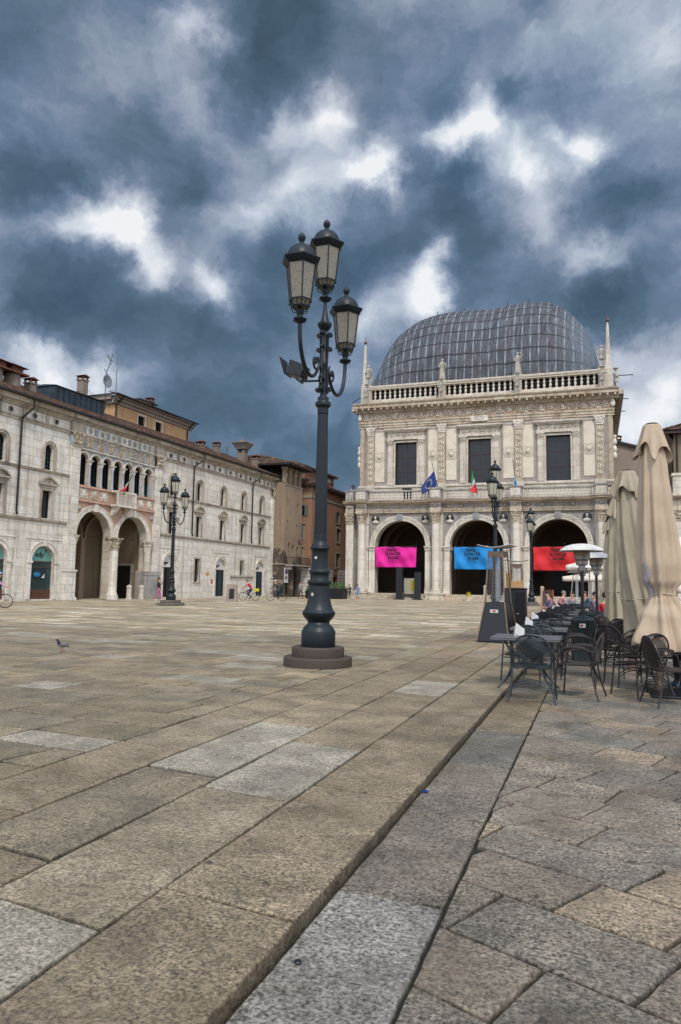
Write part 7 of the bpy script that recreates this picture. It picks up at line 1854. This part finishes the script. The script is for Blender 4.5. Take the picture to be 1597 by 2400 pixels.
r = thing('vitrine', 'glass showcase with a yellow poster between the dark panels, under the left arch', 'showcase', (-19.0, 78.0, .0)); mb = MB(); mb.box(-.9, .9, -.08, .08, .5, 2.4); mb.box(-.9, -.8, -.08, .08, 0, .5); mb.box(.8, .9, -.08, .08, 0, .5); mb.build('frame', M['dark_metal'], r, smooth=False); mb = MB(); mb.box(-.8, .8, -.10, -.085, .6, 2.3); mb.build('pane', M['frosted'], r, smooth=False); mb = MB(); mb.box(-.1, .7, -.115, -.102, 1.0, 2.1); mb.build('poster', cloth('yellow_poster', '#9d8a2e'), r, smooth=False)
r = thing('yellow_bucket', 'yellow caution stand on the steps of the middle arch', 'caution stand', (-12.9, 79.0, .41)); mb = MB(); mb.lathe([(.16, 0), (.22, .45), (.24, .48)], 0, 0, 0, 12); mb.build('bucket', cloth('yellow_plastic', '#b5a31c'), r); mb = MB(); mb.tube([(-.22, 0, .46), (-.15, 0, .62), (.15, 0, .62), (.22, 0, .46)], .012, 4); mb.build('handle', M['steel'], r)
# ================================================================== people and animals
def skin_body(name, J, E, mats, assign, parent=None, sub=2):
    """J: {joint: (x,y,z,r)}; E: edges, first joint is the root; assign: edge -> material index"""
    names = list(J); idx = {n: i for i, n in enumerate(names)}
    me = bpy.data.meshes.new(name); me.from_pydata([J[n][:3] for n in names], [(idx[a], idx[b]) for a, b in E], [])
    o = bpy.data.objects.new(name, me); col.objects.link(o)
    md = o.modifiers.new('skin', 'SKIN'); md.use_smooth_shade = True
    for i, n in enumerate(names):
        sv = me.skin_vertices[0].data[i]; r = J[n][3]; sv.radius = (r, r) if len(J[n]) < 5 else (J[n][3], J[n][4]); sv.use_root = (i == 0)
    ss = o.modifiers.new('sub', 'SUBSURF'); ss.levels = sub; ss.render_levels = sub
    bpy.context.view_layer.update()
    m2 = bpy.data.meshes.new_from_object(o.evaluated_get(bpy.context.evaluated_depsgraph_get())); bpy.data.objects.remove(o)
    m2.name = name; m2.materials.clear()
    for m in mats: m2.materials.append(m)
    segs = [(Vector(J[a][:3]), Vector(J[b][:3]), assign(a, b)) for a, b in E]
    for p in m2.polygons:
        c = p.center; best = 1e9
        for A, B, k in segs:
            ab = B - A; t_ = max(0, min(1, (c - A).dot(ab) / max(ab.length_squared, 1e-9))); d = (c - A - ab * t_).length
            if d < best: best = d; p.material_index = k
        p.use_smooth = True
    o = bpy.data.objects.new(name, m2); col.objects.link(o)
    if parent: o.parent = parent
    return o


EDG = [('pelvis', 'waist'), ('waist', 'chest'), ('chest', 'neck'), ('neck', 'chin'), ('chin', 'crown'), ('chest', 'shL'), ('shL', 'elL'), ('elL', 'wrL'), ('wrL', 'haL'), ('chest', 'shR'), ('shR', 'elR'), ('elR', 'wrR'), ('wrR', 'haR'),
       ('pelvis', 'hiL'), ('hiL', 'knL'), ('knL', 'anL'), ('anL', 'toL'), ('pelvis', 'hiR'), ('hiR', 'knR'), ('knR', 'anR'), ('anR', 'toR')]


def fingers(mb, wr, ha):
    a, b = Vector(wr[:3]), Vector(ha[:3]); d = (b - a).normalized(); s = d.orthogonal().normalized(); n = d.cross(s)
    for k, L in enumerate((.062, .075, .07, .055)):
        p = b + s * (k - 1.5) * .019; mb.tube([p - d * .01, p + d * L * .5, p + d * L * .85 + n * .015], [.009, .0085, .006], 5)
    p = a + (b - a) * .4 + s * .03; mb.tube([p, p + d * .03 + s * .03, p + d * .06 + s * .035], [.011, .010, .007], 5)


def person(label, loc, rz, J, top, legs, hairc='#2a201a', shoe='#1c1c20', bare_arm=False, hair_long=False, scale=1.0, group=None, hat=None):
    r = thing('person', label, 'person', loc, rz, group); r.scale = (scale,) * 3
    mats = [M['skin'], cloth(top[0], top[1]), cloth(legs[0], legs[1]), cloth('shoe' + shoe, shoe)]
    def asg(a, b):
        if b in ('chin', 'crown', 'neck', 'haL', 'haR'): return 0
        if b in ('wrL', 'wrR') and bare_arm: return 0
        if b in ('toL', 'toR'): return 3
        if b in ('hiL', 'hiR', 'knL', 'knR', 'anL', 'anR'): return 2
        return 1
    skin_body('body', J, EDG, mats, asg, r)
    mb = MB(); fingers(mb, J['wrL'], J['haL']); fingers(mb, J['wrR'], J['haR'])
    for s in ('L', 'R'): pass
    mb.build('fingers', M['skin'], r)
    c = Vector(J['crown'][:3]); ch_ = Vector(J['chin'][:3]); hc = (c + ch_) / 2 + Vector((0, 0, .02)); f = J.get('_face', Vector((0, -1, 0)))
    mb = MB(); mb.ell(hc.x, hc.y + .018, hc.z + .045, .092, .105, .095, 12, 8)
    if hair_long: mb.ell(hc.x, hc.y + .07, hc.z - .06, .08, .06, .16, 10, 8)
    mb.build('hair', cloth('hair' + hairc, hairc), r)
    mb = MB()
    for s in (-1, 1): mb.ell(hc.x + s * .032, hc.y - .083, hc.z + .0, .013, .008, .008, 6, 4)
    mb.build('eyes', M['black_ink'], r)
    mb = MB(); mb.ell(hc.x, hc.y - .10, hc.z - .025, .013, .02, .024, 6, 5)
    for s in (-1, 1): mb.ell(hc.x + s * .085, hc.y + .005, hc.z - .01, .014, .022, .03, 6, 5)
    mb.build('nose_and_ears', M['skin'], r)
    mb = MB(); mb.ell(hc.x, hc.y - .086, hc.z - .062, .024, .008, .007, 6, 4); mb.build('mouth', cloth('lips', '#8a4a44'), r)
    if hat: mb = MB(); mb.lathe([(.11, .0), (.108, .05), (.08, .10), (.01, .125)], hc.x, hc.y + .01, hc.z + .05, 16); mb.box(hc.x - .07, hc.x + .07, hc.y - .19, hc.y - .08, hc.z + .05, hc.z + .062); mb.build('cap', cloth('hat' + hat, hat), r)
    return r


def J_stand(stride=.0, arm=.0, phone=False):
    J = {'pelvis': (0, 0, .93, .135, .11), 'waist': (0, 0, 1.08, .125, .10), 'chest': (0, 0, 1.30, .15, .11), 'neck': (0, -.01, 1.47, .05), 'chin': (0, -.03, 1.56, .072, .08), 'crown': (0, -.01, 1.68, .078, .09),
         'shL': (.18, 0, 1.40, .055), 'elL': (.24, -.02 + arm, 1.13, .043), 'wrL': (.25, -.12 + arm, .90, .03), 'haL': (.25, -.14 + arm, .83, .034, .018),
         'shR': (-.18, 0, 1.40, .055), 'elR': (-.24, -.02 - arm, 1.13, .043), 'wrR': (-.25, -.12 - arm, .90, .03), 'haR': (-.25, -.14 - arm, .83, .034, .018),
         'hiL': (.09, 0, .88, .095), 'knL': (.10, -.06 - stride, .48, .062), 'anL': (.10, .02 - stride * 1.6, .09, .042), 'toL': (.11, -.14 - stride * 1.6, .035, .035),
         'hiR': (-.09, 0, .88, .095), 'knR': (-.10, -.03 + stride * .4, .48, .062), 'anR': (-.10, .06 + stride * 1.3, .11, .042), 'toR': (-.11, -.09 + stride * 1.3, .035, .035)}
    if phone: J['elL'] = (.24, -.08, 1.18, .043); J['wrL'] = (.14, -.26, 1.32, .03); J['haL'] = (.10, -.28, 1.40, .034, .018)
    return J


def J_sit(lean=.0, legf=.42):
    return {'pelvis': (0, 0, .54, .145, .12), 'waist': (0, -.01 - lean * .3, .70, .125, .11), 'chest': (0, -.03 - lean, .92, .15, .115), 'neck': (0, -.05 - lean * 1.3, 1.09, .05), 'chin': (0, -.08 - lean * 1.5, 1.18, .072, .08), 'crown': (0, -.06 - lean * 1.5, 1.30, .078, .09),
            'shL': (.18, -.03 - lean, 1.02, .055), 'elL': (.24, -.10 - lean, .76, .043), 'wrL': (.14, -.34, .68, .03), 'haL': (.09, -.40, .67, .034, .018),
            'shR': (-.18, -.03 - lean, 1.02, .055), 'elR': (-.24, -.10 - lean, .76, .043), 'wrR': (-.14, -.34, .68, .03), 'haR': (-.09, -.40, .67, .034, .018),
            'hiL': (.10, -.04, .50, .09), 'knL': (.13, -.44, .50, .066), 'anL': (.12, -.44 - (legf - .42), .09, .042), 'toL': (.12, -.60 - (legf - .42), .035, .035),
            'hiR': (-.10, -.04, .50, .09), 'knR': (-.13, -.44, .50, .066), 'anR': (-.12, -.46 - (legf - .42) * 1.3, .09, .042), 'toR': (-.12, -.62 - (legf - .42) * 1.3, .035, .035)}


def J_cycle():
    return {'pelvis': (0, .22, .98, .14, .12), 'waist': (0, .12, 1.12, .12, .11), 'chest': (0, -.04, 1.32, .145, .115), 'neck': (0, -.13, 1.47, .05), 'chin': (0, -.19, 1.54, .07, .08), 'crown': (0, -.18, 1.66, .078, .09),
            'shL': (.18, -.07, 1.40, .055), 'elL': (.25, -.28, 1.20, .043), 'wrL': (.24, -.50, 1.06, .03), 'haL': (.23, -.57, 1.04, .034, .018),
            'shR': (-.18, -.07, 1.40, .055), 'elR': (-.25, -.28, 1.20, .043), 'wrR': (-.24, -.50, 1.06, .03), 'haR': (-.23, -.57, 1.04, .034, .018),
            'hiL': (.09, .19, .93, .095), 'knL': (.11, -.22, .80, .066), 'anL': (.12, -.06, .42, .042), 'toL': (.12, -.20, .34, .035),
            'hiR': (-.09, .19, .93, .095), 'knR': (-.11, -.04, .60, .066), 'anR': (-.12, .12, .22, .042), 'toR': (-.12, -.02, .14, .035)}


def bicycle(label, loc, rz, c='#1f2c2c', basket=None, group='bicycles being ridden'):
    """rides towards -y"""
    r = thing('bicycle', label, 'bicycle', loc, rz, group); fm = cloth('bike' + c, c)
    for y in (-.52, .52):
        mb = MB(); mb.tube([(0, y + .33 * math.cos(a), .345 + .33 * math.sin(a)) for a in [2 * PI * k / 28 for k in range(28)]], .018, 6, closed=True); w = mb.build('tyre', M['black_ink'], r)
        mb = MB()
        for k in range(14): a = 2 * PI * k / 14; mb.tube([(0, y, .345), (0, y + .32 * math.cos(a), .345 + .32 * math.sin(a))], .0035, 3)
        mb.tube([(0, y + .305 * math.cos(a), .345 + .305 * math.sin(a)) for a in [2 * PI * k / 28 for k in range(28)]], .008, 4, closed=True); mb.tube([(-.04, y, .345), (.04, y, .345)], .02, 6); mb.build('rim_and_spokes', M['steel'], w)
    mb = MB(); mb.tube([(0, -.52, .345), (0, -.40, .86)], .014, 5); mb.tube([(0, -.42, .80), (0, .10, .80), (0, .15, .33), (0, -.44, .72)], .016, 6); mb.tube([(0, .15, .33), (0, .52, .345), (0, .12, .78)], .011, 5); mb.tube([(0, .15, .33), (0, .09, .90)], .014, 5); mb.build('frame', fm, r)
    mb = MB(); mb.tube([(0, -.40, .86), (0, -.43, 1.0)], .014, 5); mb.tube([(-.27, -.50, 1.02), (-.22, -.46, 1.03), (0, -.43, 1.02), (.22, -.46, 1.03), (.27, -.50, 1.02)], .012, 5); mb.build('handlebar', M['steel'], r)
    mb = MB(); mb.ell(0, .16, .93, .08, .14, .03, 10, 6); mb.build('saddle', M['black_ink'], r)
    mb = MB(); mb.tube([(-.06, .15, .33), (.06, .15, .33)], .05, 10); mb.tube([(.08, .15, .33), (.08, .03, .42), (.14, .03, .42)], .01, 4); mb.tube([(-.08, .15, .33), (-.08, .25, .22), (-.14, .25, .22)], .01, 4); mb.build('crank', M['dark_metal'], r)
    if basket:
        mb = MB(); mb.box(-.16, .16, .42, .80, .78, 1.02, 0, -.03, -.03); mb.build('basket', cloth('basket' + basket, basket), r, smooth=False)
    return r


# facing: figures look towards -y of their own frame; rz turns them
person('long-haired woman in a black jacket and pink trousers walking by the palace door', (-31.2, 47.6, 0), math.radians(120), J_stand(.12, .08, True), ('black_jacket', '#101014'), ('pink_trousers', '#a8587c'), hair_long=True, shoe='#c8c8c8')
person('cyclist in a red-pink jacket and cap riding left past the palace', (-27.6, 55.7, 0), math.radians(-62), J_cycle(), ('crimson_jacket', '#b02348'), ('dark_trousers', '#2a2530'), hat='#6a6a72')
bicycle('bicycle with a yellow rear crate, ridden by the cyclist in red', (-27.6, 55.7, 0), math.radians(-62), '#2c5a50', '#b8b020')
person('cyclist in a dark grey top and cap riding left by the end of the palace', (-25.4, 56.5, 0), math.radians(-66), J_cycle(), ('slate_top', '#30343c'), ('jeans_dark', '#2d3646'), hat='#b8b8b4')
bicycle('dark bicycle ridden by the grey-topped cyclist', (-25.4, 56.5, 0), math.radians(-66), '#23262a')
person('cyclist in a pale pink shirt and jeans at the left edge of the photo', (-27.9, 28.3, 0), math.radians(128), J_cycle(), ('pale_pink_shirt', '#a98a96'), ('blue_jeans', '#4f668c'), hat='#6f87a8', shoe='#c8c8c8')
bicycle('thin-framed bicycle at the left edge, ridden by the cyclist in a pink shirt', (-27.9, 28.3, 0), math.radians(128), '#5a2a2c')
person('small walking figure in a grey top near the orange house', (-28.2, 68.5, 0), math.radians(60), J_stand(.14, .06), ('grey_top', '#77777c'), ('brown_trousers', '#3c3230'))
person('bald man in a dark green jacket sitting on the left pedestal of the hall', (-26.1, 78.0, .2), 0, J_sit(.10), ('green_jacket', '#2a3a2a'), ('green_trousers', '#1f3a30'), hairc='#5a4030')
person('person in light blue denim sitting on the left pedestal of the hall, leaning back', (-25.1, 77.9, .2), math.radians(15), J_sit(.02, .6), ('denim_shirt', '#5b7ba6'), ('light_jeans', '#6b8cb5'), shoe='#d0d0d0')
person('man in a black T-shirt sitting on the steps under the left arch', (-18.9, 78.7, .15), math.radians(10), J_sit(.12), ('black_tshirt', '#15161a'), ('grey_trousers', '#3a3c44'), hairc='#6a4a3a', bare_arm=True)
# guests at the terrace
GP = 'guests seated along the terrace'
gl_ = [(.05, 24.0, 90, 'crimson_coat', '#a51d2d', 'guest in a red coat seated beyond the second dome heater'), (.62, 22.6, 60, 'grey_violet', '#7a7888', 'guest in a grey-violet jacket seated left of the red one'), (.35, 26.6, 100, 'bright_red', '#b01c2c', 'guest in bright red seated in front of the far parasol'),
       (.75, 29.0, 80, 'navy_coat', '#1a2030', 'guest in a navy coat seated beyond the far parasol'), (-.1, 30.5, 80, 'dusty_mauve', '#6f5a6c', 'guest in dusty mauve seated near the glass heater'), (-1.75, 33.0, -60, 'mauve_coat', '#75607a', 'guest in mauve at the far end of the table row'), (-1.0, 34.8, 20, 'grey_coat', '#6c7480', 'guest in a grey coat at the far end of the table row'),
       (-1.7, 37.5, 120, 'pinkish', '#9a6a70', 'guest in pink beyond the far end of the row'), (-.4, 40.0, -30, 'teal_coat', '#2d4a55', 'guest in teal far beyond the table row'), (2.9, 24.5, 70, 'scarlet', '#ad1c24', 'guest in scarlet at the right edge under the cream parasols'), (.25, 33.5, 50, 'white_shirt', '#b4b2b4', 'guest in a white shirt far behind the parasols')]
for (x, y, a, cn, cc_, lb) in gl_:
    x *= .965; y *= .965
    person(lb, (x, y, ZL), math.radians(a), J_sit(random.Random(int(y * 10)).uniform(0, .15)), (cn, cc_), ('dark_legs', '#1c1c24'), hairc=random.Random(int(y * 7)).choice(['#2a201a', '#4a3a2c', '#120f0e', '#77706a']), group=GP)
    dup(chb, (x, y, ZL), math.radians(a + 180), 'dark armchair under the ' + lb.split(' seated')[0].split(' at the')[0].split(' beyond')[0].split(' far')[0], 'chairs occupied by terrace guests')
person('waiter in a white shirt and black apron standing beyond the dome heaters', (.9, 27.6, ZL), math.radians(10), J_stand(.05), ('white_shirt2', '#b4b2b4'), ('black_apron', '#0f0f12'))
person('guest at the right edge, mostly hidden, wearing one visible blue sneaker', (1.60, 12.3, ZL), math.radians(-60), J_sit(.1), ('dark_navy', '#12182a'), ('dark_legs', '#1c1c24'), shoe='#1d4a66')
dup(chb, (1.60, 12.3, ZL), math.radians(120), 'dark armchair under the guest with the blue sneaker', 'chairs occupied by terrace guests')


def pigeon(label, loc, rz, c='#7d7770'):
    r = thing('pigeon', label, 'pigeon', loc, rz); r.scale = (.9,) * 3
    J = {'body': (0, 0, .15, .055, .058), 'tail': (0, .13, .10, .028, .012), 'tip': (0, .21, .08, .022, .006), 'chest': (0, -.06, .165, .05, .055), 'neck': (0, -.10, .22, .026), 'head': (0, -.115, .265, .023, .026), 'beak': (0, -.155, .258, .006)}
    skin_body('body', J, [('body', 'tail'), ('tail', 'tip'), ('body', 'chest'), ('chest', 'neck'), ('neck', 'head'), ('head', 'beak')], [cloth('pigeon' + c, c), cloth('pigeon_dark', '#2c2e38')], lambda a, b: 1 if b in ('neck', 'head', 'beak', 'tip') else 0, r)
    mb = MB()
    for s in (-1, 1): mb.tube([(s * .025, .01, .11), (s * .028, .015, .05), (s * .028, .0, .004)], .006, 5); mb.tube([(s * .028, .0, .006), (s * .04, -.03, .004)], .004, 4); mb.tube([(s * .028, .0, .006), (s * .018, -.035, .004)], .004, 4)
    mb.build('legs', cloth('pigeon_leg', '#8a4038'), r)
    mb = MB()
    for s in (-1, 1): mb.ell(s * .05, .04, .155, .014, .11, .04, 8, 6)
    mb.build('wings', cloth('wing', '#6b6762'), r)


p = ground(145, 1527); pigeon('grey pigeon standing alone on the plaza at the left', tuple(p), math.radians(-20))
